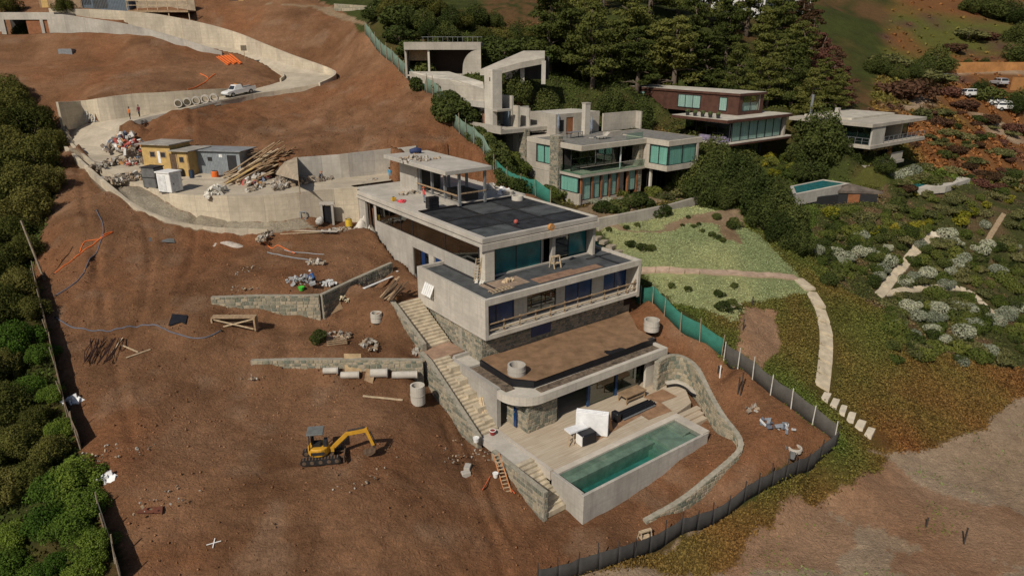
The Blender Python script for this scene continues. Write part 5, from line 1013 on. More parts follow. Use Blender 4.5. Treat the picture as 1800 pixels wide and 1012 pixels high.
# --- concrete garage, entrance tower and canopy up the slope
z5 = lambda x, y: (690+x/4.82, 50+y/4.82)
r = empty('garage', (-10.5, 109, 31.9), 0, 'wide concrete garage opening with curved right wall below the hedge', 'garage')
MB().box(-5.8, 5.8, 0, 0.4, 3.6, 4.7).build('lintel', NC, r); MB().box(-5.8, 5.8, 0.4, 7, 4.0, 4.6).build('roof', NC, r); MB().box(-6.2, 5.4, 6.0, 6.2, -0.3, 4.0).build('back_wall', plain('dark_shutter', (0.06, 0.04, 0.032), 0.8), r); MB().box(-5.8, -5.5, 0.4, 6, -0.5, 4).build('side_wall', NC, r); MB().box(-2.3, -2.0, 0.3, 0.6, 0, 3.6).build('column', NC2, r); MB().box(-5.4, -2.3, 2.2, 2.4, 2.0, 3.9).build('slatted_screen', WOOD, r); MB().box(-5.5, 5.4, 0.4, 6, -0.2, 0.0).build('floor', ROOFP, r)
cv = [(5.8, 0, 3.6), (5.8, 0, -0.5), (2.9, 0, -0.5)]+[(3.0+2.4*(1-math.cos(t)), 0, 1.0+2.6*math.sin(t)) for t in np.linspace(0, math.pi/2, 8)]
n = len(cv); MB().add([(x, 0.002, z) for x, y, z in cv]+[(x, 0.35, z) for x, y, z in cv], [tuple(range(n)), tuple(range(2*n-1, n-1, -1))]+[(i, n+i, n+(i+1) % n, (i+1) % n) for i in range(n)]).build('curved_wall', NC, r)
for k in range(12): MB().box(-3+k*0.75, -2.96+k*0.75, 1.0, 1.04, 4.6, 5.4).build('roof_rail_post', STEEL, r)
MB().box(-3.2, 6.0, 1.0, 1.05, 5.4, 5.45).build('roof_rail', STEEL, r)
f = Frame('entrance_tower', 690+850/4.82, 50+820/4.82, 26.2, 'tall square concrete entrance tower above the neighbour house', 'tower')
f.box('shaft', NC2, (0, 1.55, 0, 1.9, 28.2, 33.3), bev=0.02); f.box('shaft_base', NC2, (0, 0.7, 0, 1.9, 25.8, 28.2), (1.2, 1.55, 1.0, 1.9, 25.8, 28.2)); f.box('entrance_roof', NC, (0.0, 2.4, -1.0, 0.0, 28.0, 28.25)); f.box('glass_door', DKGLASS, (0.7, 1.55, 0.4, 0.45, 25.9, 28.0)); f.box('dark_inner', INTERIOR, (0.72, 1.5, 1.0, 1.1, 25.9, 28.1)); f.box('peep_opening', BLACK, (-0.012, -0.002, 0.5, 0.7, 31.8, 32.3))
f.box('wing_lintel', NC2, (-0.1, 0.4, 1.9, 8.2, 28.3, 29.1)); f.box('wing_roof', NC, (0.4, 3, 1.9, 8.2, 28.7, 29.05)); f.box('wing_wall', NC2, (-0.1, 0.3, 7.5, 8.2, 25.0, 28.3), (0.9, 1.1, 2.4, 7.5, 25.6, 28.7)); f.box('timber_door', TIMB, (0.84, 0.9, 2.4, 3.6, 25.8, 28.2)); f.box('entry_terrace', NC, (-0.4, 7.6, -2.6, 1.9, 25.3, 25.8), (-0.6, -0.35, -2.6, 8.2, 25.3, 26.3)); f.box('blue_door', plain('slate_panel', (0.16, 0.20, 0.25), 0.6), (3.0, 3.1, 0.4, 1.8, 25.9, 28.2)); f.box('screen_wall', NC2, (3.4, 3.7, 0.3, 3.2, 25.8, 29.8), (3.7, 5.6, 3.0, 3.2, 25.8, 29.0))
cp0 = [WY(*z5(*p), y) for p, y in [((740, 350), 103), ((1110, 190), 106), ((1290, 190), 107), ((1290, 250), 103.5), ((1080, 290), 102), ((880, 345), 101)]]
r = empty('drive_canopy', tuple(WY(*z5(1100, 380), 104)), 0, 'sloping concrete canopy on posts beside the garage', 'canopy'); ro = np.array(r.location)
q = [p-ro for p in cp0]; n = len(q); MB().add([tuple(p) for p in q]+[tuple(p-np.array([0, 0, 0.8])) for p in q], [tuple(range(n)), tuple(range(2*n-1, n-1, -1))]+[(i, n+i, n+(i+1) % n, (i+1) % n) for i in range(n)]).build('roof', NC, r)
for px_, py_ in [(1100, 330), (1280, 300)]:
    p = WY(*z5(px_, py_), 103.4)-ro; MB().box(p[0]-0.3, p[0]+0.3, p[1]-0.2, p[1]+0.2, -1.5, p[2]+0.4).build('post', NC2, r)
MB().box(-2.5, 4.0, 3.0, 3.2, -1, 2.2).build('canopy_shade_sheet', INTERIOR, r)  # dark sheet added as the shade beneath the canopy
rp_ = ptsy([(720, 133, 108), (790, 133, 107.5), (850, 152, 98), (852, 168, 96), (800, 150, 100), (765, 146, 103)])
dm2 = mesh('garage_ramp', [p+np.array([0, 0, 0.0]) for p in rp_], [(0, 1, 2, 3, 4, 5)[::-1]], ROOFP); o = link('garage_ramp', dm2); o['kind'] = 'structure'
sm_ = o.modifiers.new('thick', 'SOLIDIFY'); sm_.thickness = 1.2; sm_.offset = 0
rw = ptsy([(762, 145, 102.5), (800, 147, 100), (852, 165, 95.5)]); conc_wall('ramp_wall', rw, [p[2]-2.2 for p in rw], [p[2]+0.5 for p in rw], 'pale curved ramp wall above shrubs left of the entrance tower', 0.3, 1, mat=NC, joints=4)
# --- white villa behind the trees at the top
r = empty('white_villa', (57, 158, 39.5), 0.15, 'white villa half hidden behind cypress trees at the top edge', 'house')
for bx in [(-17, -4, 0, 8, 0, 5.5), (-4, 3, 1, 9, 0, 7.5), (4.2, 7.0, -1, 6, 2.6, 6.2)]: MB().box(*bx).build('wall', WHITE, r)
for bx in [(4.6, 6.6, -1.05, -0.99, 3.1, 5.4), (-14, -9, -0.06, 0.01, 1.2, 4.2), (-2.5, 1.5, 0.94, 1.01, 3.2, 6)]:
    wq_ = MB().box(*bx).build('window', FRAME, r); MB().box(bx[0]+0.12, bx[1]-0.12, bx[2]-0.03, bx[2]-0.01, bx[4]+0.12, bx[5]-0.12).build('pane', film('grey_pane', (0.10, 0.12, 0.13), 0.1), wq_)
# --- retaining stone wall and bank at the very top left of the trees
tl = ptsy([(588, 20, 146), (675, 30, 142)]); stone_wall('boundary_stone_wall', tl, [p[2]-2.5 for p in tl], [tl[0][2]+1.4, tl[1][2]+1.8], 'pale stone boundary wall at the top above the ridge', 0.5, 1, 0.6, STONE_TAN)
OR = plain('orange_bank', (0.42, 0.20, 0.07), 0.9, 0.2, 0.6)
ob = ptsy([(1662, 122, 158), (1730, 121, 160), (1812, 121, 162)]); conc_wall('car_park_wall', ob, [p[2]-1 for p in ob], [p[2]+1.4 for p in ob], 'long orange wall behind the far car park', 0.4, 1, mat=OR, joints=6)
ob = ptsy([(1780, 150, 146), (1812, 152, 147)]); conc_wall('car_park_wall', ob, [p[2]-1 for p in ob], [p[2]+1.6 for p in ob], 'short orange wall at the right edge below the far car park', 0.4, 1, mat=OR, joints=6)
# ---------------------------------------------------------------- plants
def leaf_cloud(clumps, n, size, flat=0.0, squash=1.0, seed=1, shell=0.55, up=0.25):
    """n small leaf faces through a set of ellipsoid clumps (cx,cy,cz,rx,ry,rz); returns verts, faces as arrays"""
    g = np.random.default_rng(seed); C = np.array(clumps, float); vol = (C[:, 3]*C[:, 4]*C[:, 5])**(2/3); k = g.choice(len(C), n, p=vol/vol.sum())
    d = g.normal(size=(n, 3)); d /= np.linalg.norm(d, axis=1)[:, None]; r = (shell+(1-shell)*g.random(n))[:, None]
    pos = C[k, :3]+d*r*C[k, 3:6]
    nr = d*np.array([1, 1, 1.0])+g.normal(size=(n, 3))*0.7; nr[:, 2] += up; nr /= np.linalg.norm(nr, axis=1)[:, None]
    t = np.cross(nr, g.normal(size=(n, 3))); t /= np.linalg.norm(t, axis=1)[:, None]+1e-9; b = np.cross(nr, t)
    s = size*(0.6+0.8*g.random(n))[:, None]
    a = np.stack([pos-t*s, pos-b*s*0.55, pos+t*s, pos+b*s*0.55], 1)
    return a.reshape(-1, 3), np.arange(4*n).reshape(n, 4)
def fast_mesh(name, v, f, mat):
    me = bpy.data.meshes.new(name); v = np.asarray(v, np.float32); f = np.asarray(f, np.int32)
    me.vertices.add(len(v)); me.vertices.foreach_set('co', v.ravel()); me.loops.add(f.size); me.loops.foreach_set('vertex_index', f.ravel()); me.polygons.add(len(f))
    me.polygons.foreach_set('loop_start', np.arange(0, f.size, f.shape[1], dtype=np.int32)); me.update(calc_edges=True); me.materials.append(mat); return me
L_CYP = leafmat('cypress_leaf', (0.034, 0.043, 0.014), (0.105, 0.115, 0.030)); L_DARK = leafmat('dark_shrub_leaf', (0.028, 0.040, 0.013), (0.078, 0.095, 0.027)); L_GREEN = leafmat('green_shrub_leaf', (0.048, 0.066, 0.016), (0.115, 0.135, 0.032))
L_GREY = leafmat('grey_shrub_leaf', (0.16, 0.175, 0.115), (0.29, 0.30, 0.215), 0.1); L_OLIVE = leafmat('olive_leaf', (0.070, 0.075, 0.028), (0.14, 0.14, 0.055)); L_YEL = leafmat('yellow_leaf', (0.11, 0.115, 0.018), (0.26, 0.23, 0.03)); L_RED = leafmat('rusty_leaf', (0.055, 0.032, 0.020), (0.115, 0.062, 0.038)); L_BUSH = leafmat('thicket_leaf', (0.040, 0.045, 0.014), (0.125, 0.125, 0.032)); L_FERN = leafmat('bright_leaf', (0.04, 0.075, 0.014), (0.10, 0.155, 0.026))
BARK = plain('bark', (0.13, 0.10, 0.075), 0.95, 0.3, 5, 0, 0.5)
def trunk_mesh(h, r, seed, limbs=7, spread=2.0, lo=0.35):
    random.seed(seed); mb = MB(); pts = [(random.uniform(-.12, .12)*h*0.1*k, random.uniform(-.12, .12)*h*0.1*k, h*k/6) for k in range(7)]
    pts[0] = (0, 0, -0.6); mb.tube(pts, [r*(1.25-0.17*k) for k in range(7)], 7)
    for i in range(limbs):
        t = lo+(0.95-lo)*i/limbs; p = Vector(pts[int(t*6)]); a = random.uniform(0, 6.28); L = spread*(1.1-t*0.7)*random.uniform(0.6, 1.1); q = p+Vector((math.cos(a)*L, math.sin(a)*L, h*0.08*random.uniform(-.2, 1.5)))
        mb.tube([p, (p+q)/2+Vector((0, 0, 0.2)), q], [r*0.4, r*0.28, r*0.1], 5)
    return mb.mesh('trunk', BARK, True)
def cypress(seed, h, w, mat, n=5200, base=0.18):
    """layered flat plates of foliage, wider below, ragged"""
    g = np.random.default_rng(seed); cl = []
    for k in range(34):
        t = base+(1-base)*(k+0.5)/34; rad = w*(1.0-t)**0.42*(0.45+0.75*g.random()); a = g.random()*6.28+k*2.4; rr = rad*(0.25+0.75*g.random())
        s = w*(0.20+0.17*g.random())*(1.15-0.55*t); cl.append((math.cos(a)*rr, math.sin(a)*rr, h*t, s*1.35, s*1.35, s*0.42))
    cl.append((0, 0, h*0.97, w*0.12, w*0.12, h*0.05))
    v, f = leaf_cloud(cl, n, 0.20, seed=seed, shell=0.5, up=0.5)
    return fast_mesh('crown', v, f, mat), trunk_mesh(h*0.93, 0.20+0.012*h, seed, 9, w*0.7, 0.2)
def bushy(seed, rx, ry, rz, n, size, mat, lobes=9, zc=0.55, shell=0.62):
    g = np.random.default_rng(seed); cl = [(0, 0, rz*zc, rx*0.72, ry*0.72, rz*0.62)]
    for k in range(lobes):
        a = g.random()*6.28; q = g.random(); e = (0.35+0.55*g.random()); cl.append((math.cos(a)*rx*e, math.sin(a)*ry*e, rz*(0.25+0.75*q*(1.15-e)), rx*(0.24+0.18*g.random()), ry*(0.24+0.18*g.random()), rz*(0.22+0.16*g.random())))
    v, f = leaf_cloud(cl, n, size, seed=seed, shell=shell); v[:, 2] = np.maximum(v[:, 2], -0.25)
    return fast_mesh('crown', v, f, mat)
def stem_mesh(h, seed):
    random.seed(seed); mb = MB()
    for k in range(4): a = k*1.6+seed; mb.tube([(0, 0, -0.4), (math.cos(a)*h*0.2, math.sin(a)*h*0.2, h*0.3), (math.cos(a)*h*0.45, math.sin(a)*h*0.45, h*0.75)], [0.08*h**0.5, 0.05*h**0.5, 0.02], 5)
    return mb.mesh('stem', BARK, True)
PROTO = {}
for i in range(5): PROTO['cypress', i] = cypress(100+i, 11.0, 4.2+0.35*(i % 3), L_CYP, 6200)
for i in range(2): PROTO['rusty', i] = cypress(200+i, 9.0, 3.9, L_RED, 4600, 0.08)
for i in range(4): PROTO['broad', i] = (bushy(300+i, 2.6, 2.5, 4.6, 7500, 0.13, L_DARK, 18, 0.5), trunk_mesh(3.4, 0.20, 300+i, 6, 1.6, 0.25))
for i in range(4): PROTO['thicket', i] = (bushy(400+i, 2.3, 2.3, 3.6, 8500, 0.10, L_BUSH, 18, 0.5), stem_mesh(2.6, i))
for i in range(3): PROTO['fern', i] = (bushy(450+i, 1.7, 1.7, 2.0, 7500, 0.075, L_FERN, 18, 0.45), stem_mesh(1.4, i))
for i in range(3): PROTO['grey', i] = (bushy(500+i, 0.95, 0.9, 0.9, 1700, 0.062, L_GREY, 2, 0.40, 0.9), stem_mesh(0.5, i))
for i in range(4): PROTO['green', i] = (bushy(600+i, 1.1, 1.05, 1.1, 1500, 0.09, L_GREEN, 4, 0.42, 0.85), stem_mesh(0.7, i))
for i in range(3): PROTO['dark', i] = (bushy(650+i, 1.1, 1.1, 1.15, 1500, 0.09, L_DARK, 4, 0.42, 0.82), stem_mesh(0.7, i))
for i in range(3): PROTO['olive', i] = (bushy(700+i, 1.1, 1.0, 0.8, 1200, 0.10, L_OLIVE, 8, 0.4, 0.6), stem_mesh(0.6, i))
for i in range(2): PROTO['yellow', i] = (bushy(750+i, 0.8, 0.8, 0.8, 800, 0.10, L_YEL, 7, 0.4, 0.6), stem_mesh(0.5, i))
for i in range(2): PROTO['rustbush', i] = (bushy(780+i, 1.6, 1.5, 1.3, 1700, 0.14, L_RED, 8, 0.4, 0.6), stem_mesh(0.9, i))
random.seed(11); BASE_H = {'cypress': 11.0, 'rusty': 9.0, 'broad': 4.8, 'thicket': 3.7, 'fern': 2.1, 'grey': 0.8, 'green': 1.1, 'dark': 1.15, 'olive': 0.9, 'yellow': 0.85, 'rustbush': 1.4}
def plant(kind, p, h, label, cat, group, wid=1.0, name=None):
    n = sum(1 for k in PROTO if k[0] == kind); cr, st_m = PROTO[kind, random.randrange(n)]; s = h/BASE_H[kind]*random.uniform(0.92, 1.08)
    nm = name or {'cypress': 'cypress_tree', 'rusty': 'dry_tree', 'broad': 'broadleaf_tree', 'thicket': 'thicket_bush', 'fern': 'leafy_bush'}.get(kind, kind+'_shrub' if kind != 'rustbush' else 'rusty_shrub')
    o = empty(nm, (float(p[0]), float(p[1]), float(p[2])), random.uniform(0, 6.28), label, cat, group)
    o.scale = (s*wid, s*wid, s)
    link('crown', cr, o); link('trunk' if cat == 'tree' else 'stem', st_m, o)
    return o
def gp(px, py): return G(px, py)
def yp(px, py, Y):
    p = WY(px, py, Y); p[2] = hg(p[0], p[1]); return p
# cypress wood at the top: trunks on the slope, crowns rising in front of each other (foot pixel, distance, height)
CY = [(965, 150, 117, 13), (1000, 120, 122, 13), (1040, 165, 113, 12), (1015, 60, 134, 12), (1075, 130, 121, 12), (1100, 90, 129, 13), (1120, 160, 116, 11), (1060, 30, 142, 12), (1140, 60, 136, 14), (1160, 120, 124, 13), (1185, 150, 121, 12),
      (1190, 40, 142, 13), (1215, 110, 128, 12), (1240, 150, 124, 11), (1240, 70, 140, 13), (1275, 120, 130, 12), (1290, 155, 122, 11), (1310, 80, 142, 13), (1335, 140, 128, 12), (1360, 105, 137, 12), (1365, 170, 121, 10.5), (1390, 190, 117, 10), (1400, 145, 128, 11), (1345, 200, 115, 9), (1420, 215, 111, 9), (985, 95, 128, 11), (1150, 15, 152, 11), (1385, 60, 152, 11), (1440, 190, 118, 8), (1465, 205, 116, 7)]
for k, (px, py, Y, h) in enumerate(CY): plant('cypress', yp(px, py, Y), h, 'dark green cypress with layered branches in the wood behind the houses', 'tree', 'cypress wood on the upper slope', random.uniform(0.85, 1.2))
for px, py, Y, h in [(1405, 60, 146, 8), (1425, 90, 140, 9), (1440, 120, 134, 8.5), (1470, 130, 131, 8), (1460, 165, 124, 7.5), (1480, 170, 124, 7), (1415, 30, 152, 8), (1360, 75, 148, 6)]: plant('rusty', yp(px, py, Y), h, 'rusty brown drying cypress at the right edge of the wood', 'tree', 'drying cypresses')
# broad trees round the neighbours
BR = [(1225, 300, 92, 5.5), (1255, 285, 95, 5.2), (1215, 270, 98, 4.6), (1265, 310, 92, 5), (1300, 330, 89, 5.2), (1240, 330, 88, 4.6), (1290, 300, 92, 4.2), (1320, 345, 87, 5.2), (1345, 365, 84, 5), (1365, 385, 82, 4.8), (1390, 400, 80.5, 4.6), (1340, 395, 81, 4.0), (1370, 410, 79, 3.6), (1400, 420, 78, 3.2), (1310, 310, 92, 4.4), (1280, 345, 86, 3.8)]
for px, py, Y, h in BR: plant('broad', yp(px, py, Y), h, 'dense dark evergreen tree in the belt running down from the brown house', 'tree', 'evergreen belt beside the lawns', random.uniform(0.95, 1.25))
for px, py, Y, h in [(1440, 272, 102, 7.2), (1425, 285, 101, 4.5), (1462, 290, 101, 4.2), (1490, 296, 101.5, 3.6), (1520, 302, 102, 3.2), (1550, 318, 98, 2.4), (1415, 268, 103, 4.5), (1400, 300, 99, 2.6)]: plant('broad', yp(px, py, Y), h, 'bushy green tree between the brown house and grey house', 'tree', 'trees between the two right houses', random.uniform(0.95, 1.2))
for px, py, Y, h in [(905, 165, 104, 4.5), (930, 190, 101, 4.5), (960, 175, 104, 5), (895, 205, 99, 3.2), (985, 190, 103, 5), (1015, 195, 104, 5.2), (1040, 200, 104, 4.5), (950, 210, 100, 3.4), (1075, 205, 104, 4.0), (1105, 215, 103, 4), (1130, 195, 107, 4.4), (1080, 180, 108, 4.5), (1150, 225, 100, 3.2), (1120, 235, 99, 3.5), (1000, 215, 101, 3)]: plant('broad', yp(px, py, Y), h, 'rounded green tree crowding behind the pale concrete house', 'tree', 'trees behind the pale house')
# hedge above the garage
for k in range(26):
    px = 690+k*13+random.uniform(-5, 5); py = random.choice([18, 34, 50, 62])+random.uniform(-4, 4); plant('broad' if k % 3 else 'thicket', yp(px, py, 131-(py-18)*0.2), random.uniform(2.6, 4.0), 'clipped dark hedge shrub on the bank above the garage', 'shrub', 'hedge bank above the garage', 1.25, 'hedge_shrub')
for px, py, Y, h in [(700, 75, 122, 2.6), (720, 92, 118, 2.4), (735, 110, 115, 2.4), (745, 125, 112, 2.2), (700, 55, 126, 3), (680, 40, 131, 2.8), (665, 45, 130, 2.4), (760, 80, 117, 2.6), (880, 85, 117, 3.0), (905, 75, 119, 3.4), (930, 65, 122, 3.6), (865, 70, 119, 3), (950, 80, 119, 4)]: plant('dark', yp(px, py, Y), h, 'rounded shrub around the concrete garage at the top of the green fence', 'shrub', 'shrubs around the garage', 1.3)
for px, py, Y, h in [(790, 160, 100, 1.9), (812, 160, 99, 2.0), (830, 165, 98, 2.0), (845, 172, 96.5, 1.6), (820, 180, 95, 1.2), (838, 185, 94.5, 1.1), (775, 150, 103, 1.6), (738, 158, 106.6, 2.0), (788, 210, 97.2, 2.8), (800, 190, 97.5, 2.6), (780, 190, 99.3, 2.2)]: plant('dark', yp(px, py, Y), h, 'shrub between the green fence and the entrance tower', 'shrub', 'shrubs below the entrance tower', 1.2)
for t in np.linspace(0, 1, 22):
    px = 825+(915-825)*t+random.uniform(-4, 4); py = 222+(340-222)*t**1.15; plant('dark', yp(px+8, py, 92.8-(92.8-82.5)*t), random.uniform(1.4, 2.1), 'hedge shrub lining the inner side of the green netting fence', 'shrub', 'hedge inside the netting fence', 1.1, 'hedge_shrub')
for px, py, Y, h in [(895, 235, 92.5, 1.5), (905, 240, 91.5, 1.5), (880, 228, 93, 1.5), (868, 222, 94, 1.5), (915, 245, 91, 1.4)]: plant('green', yp(px, py, Y), h, 'low clipped hedge shrub left of the stone-pillared house', 'shrub', 'low hedge by the pale house', 1.2, 'hedge_shrub')
# clipped shrubs in front of the pale house
for px, py, h, kd in [(962, 340, 1.1, 'green'), (975, 348, 1.2, 'green'), (1002, 352, 1.35, 'green'), (950, 328, 1.6, 'dark'), (1080, 345, 1.3, 'green'), (1105, 335, 1.3, 'green'), (1120, 328, 1.2, 'green'), (1135, 330, 1.2, 'green'), (1060, 372, 1.4, 'dark'), (1085, 372, 1.4, 'dark'), (1110, 362, 1.5, 'dark'), (1125, 356, 1.3, 'dark'), (1150, 345, 1.4, 'green'), (1165, 350, 1.2, 'olive'), (1185, 338, 1.4, 'green'), (1205, 340, 1.6, 'olive'), (1220, 330, 2.0, 'dark'), (1200, 322, 1.6, 'green'), (1140, 362, 1.0, 'dark'), (1165, 372, 0.9, 'dark'), (1068, 358, 0.7, 'grey'), (1045, 358, 0.6, 'grey'), (1090, 356, 0.6, 'grey'), (1035, 348, 0.6, 'grey'), (1230, 345, 1.4, 'olive')]:
    plant(kd, G(px, py), h, {'green': 'clipped round green shrub in the bed in front of the pale house', 'dark': 'dark mounded shrub along the planter wall of the pale house', 'grey': 'small grey cushion plant in the bed of the pale house', 'olive': 'loose olive shrub at the right end of the pale house bed'}[kd], 'shrub', 'shrubs in front of the pale house, '+kd, 1.25)
for px, py, h in [(1166, 378, 1.3), (1110, 433, 0.7), (1130, 440, 0.8), (1145, 440, 0.7), (1285, 400, 0.8), (1260, 385, 0.7), (1290, 395, 0.9), (1250, 415, 0.5), (1262, 420, 0.5), (1262, 520, 0.7), (1210, 512, 0.5), (1270, 545, 0.9), (1285, 540, 0.9), (1180, 505, 0.5), (1070, 406, 0.5), (1100, 402, 0.45), (1120, 398, 0.45), (1220, 400, 0.4), (1228, 396, 0.4), (1210, 384, 0.4), (1235, 408, 0.4), (1200, 398, 0.35), (1270, 425, 0.5), (1290, 505, 0.5)]: plant('dark', G(px, py), h, 'small dark shrub dotted over the pale lawn below the planter wall', 'shrub', 'shrubs on the pale lawn', 1.1)
# hillside garden on the right: cushions and domes; spots as in the picture where they stand out, more between
GREYS = [(1435, 445, .9), (1470, 452, 1.0), (1488, 458, 1.0), (1512, 420, 1.1), (1510, 448, 1.0), (1525, 446, .9), (1550, 478, .9), (1560, 465, 1.1), (1545, 490, .8), (1630, 485, 1.0), (1660, 418, 1.3), (1675, 430, 1.0), (1690, 460, 1.2), (1680, 470, 1.0), (1725, 445, 1.0), (1750, 480, 1.1), (1735, 435, 1), (1590, 500, 1.0), (1605, 490, .8), (1660, 505, .9), (1670, 480, .8), (1595, 545, 1.2), (1610, 560, 1.0), (1650, 548, 1.1), (1680, 545, 1.0), (1700, 548, 1.1), (1640, 565, 1.1), (1690, 590, 1.2), (1750, 570, 1.1), (1770, 560, 1), (1640, 585, .9), (1715, 575, .9), (1740, 620, .9), (1615, 435, .8), (1770, 555, 1.1), (1790, 545, 1), (1560, 440, .7), (1690, 640, .8), (1478, 465, .8), (1730, 400, .9), (1780, 440, .9), (1575, 575, .8), (1605, 595, .8), (1660, 600, .8), (1590, 312, 1.2), (1606, 306, 1.1), (1575, 316, 1.0)]
for px, py, h in GREYS: plant('grey', G(px, py), h, 'silvery grey dome shrub among the planting of the right hillside garden', 'shrub', 'silver cushions in the hillside garden', 1.15)
cells = [(1430, 300, 1640, 420, 80, ('green', 'olive', 'dark', 'yellow', 'green')), (1440, 400, 1560, 505, 55, ('green', 'dark', 'green')), (1570, 410, 1800, 540, 105, ('green', 'green', 'olive', 'dark')), (1560, 530, 1800, 640, 75, ('green', 'olive', 'dark', 'green')), (1620, 330, 1800, 420, 45, ('olive', 'green', 'yellow', 'olive')), (1330, 280, 1420, 320, 26, ('yellow', 'green'))]
CLEAR = []
for pl_ in ([(1545, 520), (1565, 495), (1590, 465), (1615, 435), (1640, 412), (1655, 405)], [(1555, 517), (1600, 510), (1645, 506), (1690, 508), (1720, 528), (1745, 552), (1765, 570)], [(1735, 425), (1750, 400), (1768, 372)], [(1390, 335), (1440, 330), (1500, 330), (1550, 345)], [(1390, 350), (1440, 350), (1500, 350), (1555, 355)], [(1395, 368), (1450, 366), (1500, 362), (1545, 362)], [(1575, 325), (1640, 315), (1700, 318)], [(1570, 335), (1640, 330), (1700, 328)]):
    for (ax, ay), (bx, by) in zip(pl_[:-1], pl_[1:]): CLEAR += [(ax+(bx-ax)*t/4, ay+(by-ay)*t/4) for t in range(5)]
for (x0, y0, x1, y1, n, kinds) in cells:
    for k in range(n):
        px, py = random.uniform(x0, x1), random.uniform(y0, y1)
        if py < 330 and 1380 < px < 1560 and y0 == 300: continue
        if abs((px-1540)/(1640-1540)-(520-py)/(520-405)) < 0.10 and 1540 < px < 1645: continue
        if abs(px-(1560+(py-505)*1.9)) < 14 and 505 < py < 520: continue
        if min(math.hypot(px-qx, (py-qy)*1.6) for qx, qy in CLEAR) < 15: continue
        kd = random.choice(kinds)
        plant(kd, G(px, py), random.uniform(0.65, 1.3), {'green': 'rounded green shrub in the planted hillside garden on the right', 'olive': 'loose olive-toned shrub in the planted hillside garden on the right', 'dark': 'dark green dome shrub in the planted hillside garden on the right', 'yellow': 'yellow-flowered shrub on the bank below the right houses'}[kd], 'shrub', 'hillside garden shrubs, '+kd, 1.05)
# lower clumps in the ice plant and on the far hillside
for px, py, Y, h, kd in [(1645, 112, 157, 6, 'broad'), (1600, 135, 149, 3.5, 'broad'), (1575, 140, 146, 3, 'broad'), (1540, 135, 146, 3.5, 'broad'), (1560, 115, 152, 3, 'olive'), (1620, 120, 153, 3.5, 'broad'), (1800, 105, 166, 6, 'broad'), (1790, 75, 178, 5, 'broad'), (1745, 10, 198, 6, 'broad'), (1715, 8, 200, 5, 'broad'), (1780, 18, 196, 5, 'broad'), (1725, 158, 143, 3.2, 'broad'), (1735, 165, 141, 2.6, 'dark'), (1785, 175, 139, 3.2, 'broad'), (1800, 165, 141, 4, 'broad'), (1590, 165, 138, 3.4, 'rustbush'), (1615, 155, 143, 2.4, 'rustbush'), (1632, 142, 149, 3, 'olive'), (1700, 185, 137, 2, 'rustbush'), (1670, 165, 142, 2, 'rustbush'), (1740, 210, 133, 1.8, 'rustbush'), (1780, 220, 132, 1.8, 'rustbush'), (1620, 210, 131, 1.6, 'olive'), (1730, 117, 163, 2.2, 'broad'), (1700, 118, 162, 2, 'broad'), (1650, 215, 128, 1.5, 'rustbush'), (1700, 60, 180, 2.5, 'olive'), (1675, 90, 170, 2, 'rustbush'), (1740, 60, 180, 2, 'rustbush')]:
    plant(kd, yp(px, py, Y), h, {'broad': 'dark evergreen tree on the far hillside near the car park', 'olive': 'olive scrub bush on the far hillside near the car park', 'dark': 'dark scrub bush below the far car park', 'rustbush': 'rust-coloured scrub bush on the far hillside'}[kd], 'tree' if kd == 'broad' else 'shrub', 'far hillside plants, '+kd, 1.35)
for k in range(70):
    px, py = random.uniform(1560, 1800), random.uniform(200, 340)
    if py < 170+(px-1560)*0.2: continue
    kd = random.choice(['olive', 'rustbush', 'olive', 'dark']); plant(kd, G(px, py), random.uniform(0.6, 1.3), {'olive': 'olive scrub tuft on the bank right of the grey house', 'rustbush': 'rusty scrub tuft on the bank right of the grey house', 'dark': 'dark scrub tuft on the bank right of the grey house'}[kd], 'shrub', 'scrub on the right bank, '+kd, 1.5)
# the thicket along the left edge
for k, (px, py, h, kd) in enumerate([(30, 215, 5.5, 'thicket'), (60, 240, 5.0, 'thicket'), (20, 290, 5.5, 'thicket'), (70, 300, 4.5, 'thicket'), (45, 350, 5, 'thicket'), (85, 335, 3.5, 'thicket'), (10, 370, 4.5, 'thicket'), (60, 390, 4.0, 'thicket'), (30, 430, 3.6, 'thicket'), (50, 455, 3.0, 'thicket'), (15, 480, 3.4, 'thicket'), (40, 520, 3.0, 'thicket'), (10, 560, 3.2, 'thicket'), (60, 560, 2.2, 'thicket'), (30, 610, 2.6, 'fern'), (75, 630, 1.6, 'fern'), (10, 660, 2.4, 'thicket'), (60, 690, 1.8, 'fern'), (95, 700, 1.4, 'fern'), (20, 730, 2.8, 'thicket'), (70, 750, 2.0, 'thicket'), (110, 760, 1.4, 'fern'), (40, 800, 2.6, 'thicket'), (95, 810, 2.2, 'thicket'), (140, 850, 2.3, 'fern'), (110, 870, 2.2, 'fern'), (150, 900, 2.0, 'fern'), (60, 860, 2.4, 'thicket'), (20, 880, 2.6, 'thicket'), (130, 940, 1.8, 'fern'), (90, 930, 1.8, 'fern'), (30, 950, 1.6, 'fern'), (170, 970, 1.5, 'fern'), (100, 1000, 1.3, 'fern'), (20, 1005, 1.6, 'fern'), (60, 1030, 1.5, 'fern'), (150, 1020, 1.4, 'fern'), (90, 270, 3.6, 'thicket'), (5, 250, 5, 'thicket'), (20, 175, 4, 'thicket'), (-30, 330, 6, 'thicket'), (-30, 450, 5, 'thicket'), (-30, 560, 4, 'thicket'), (-30, 700, 4, 'thicket'), (-30, 850, 3.4, 'thicket'), (105, 250, 2.0, 'thicket')]):
    plant(kd, G(px, py), h*0.95, {'thicket': 'dense olive-green bush in the dark thicket along the left edge', 'fern': 'bright green leafy bush at the lower left edge beside the fence'}[kd], 'bush', 'left thicket, '+kd, 1.1)
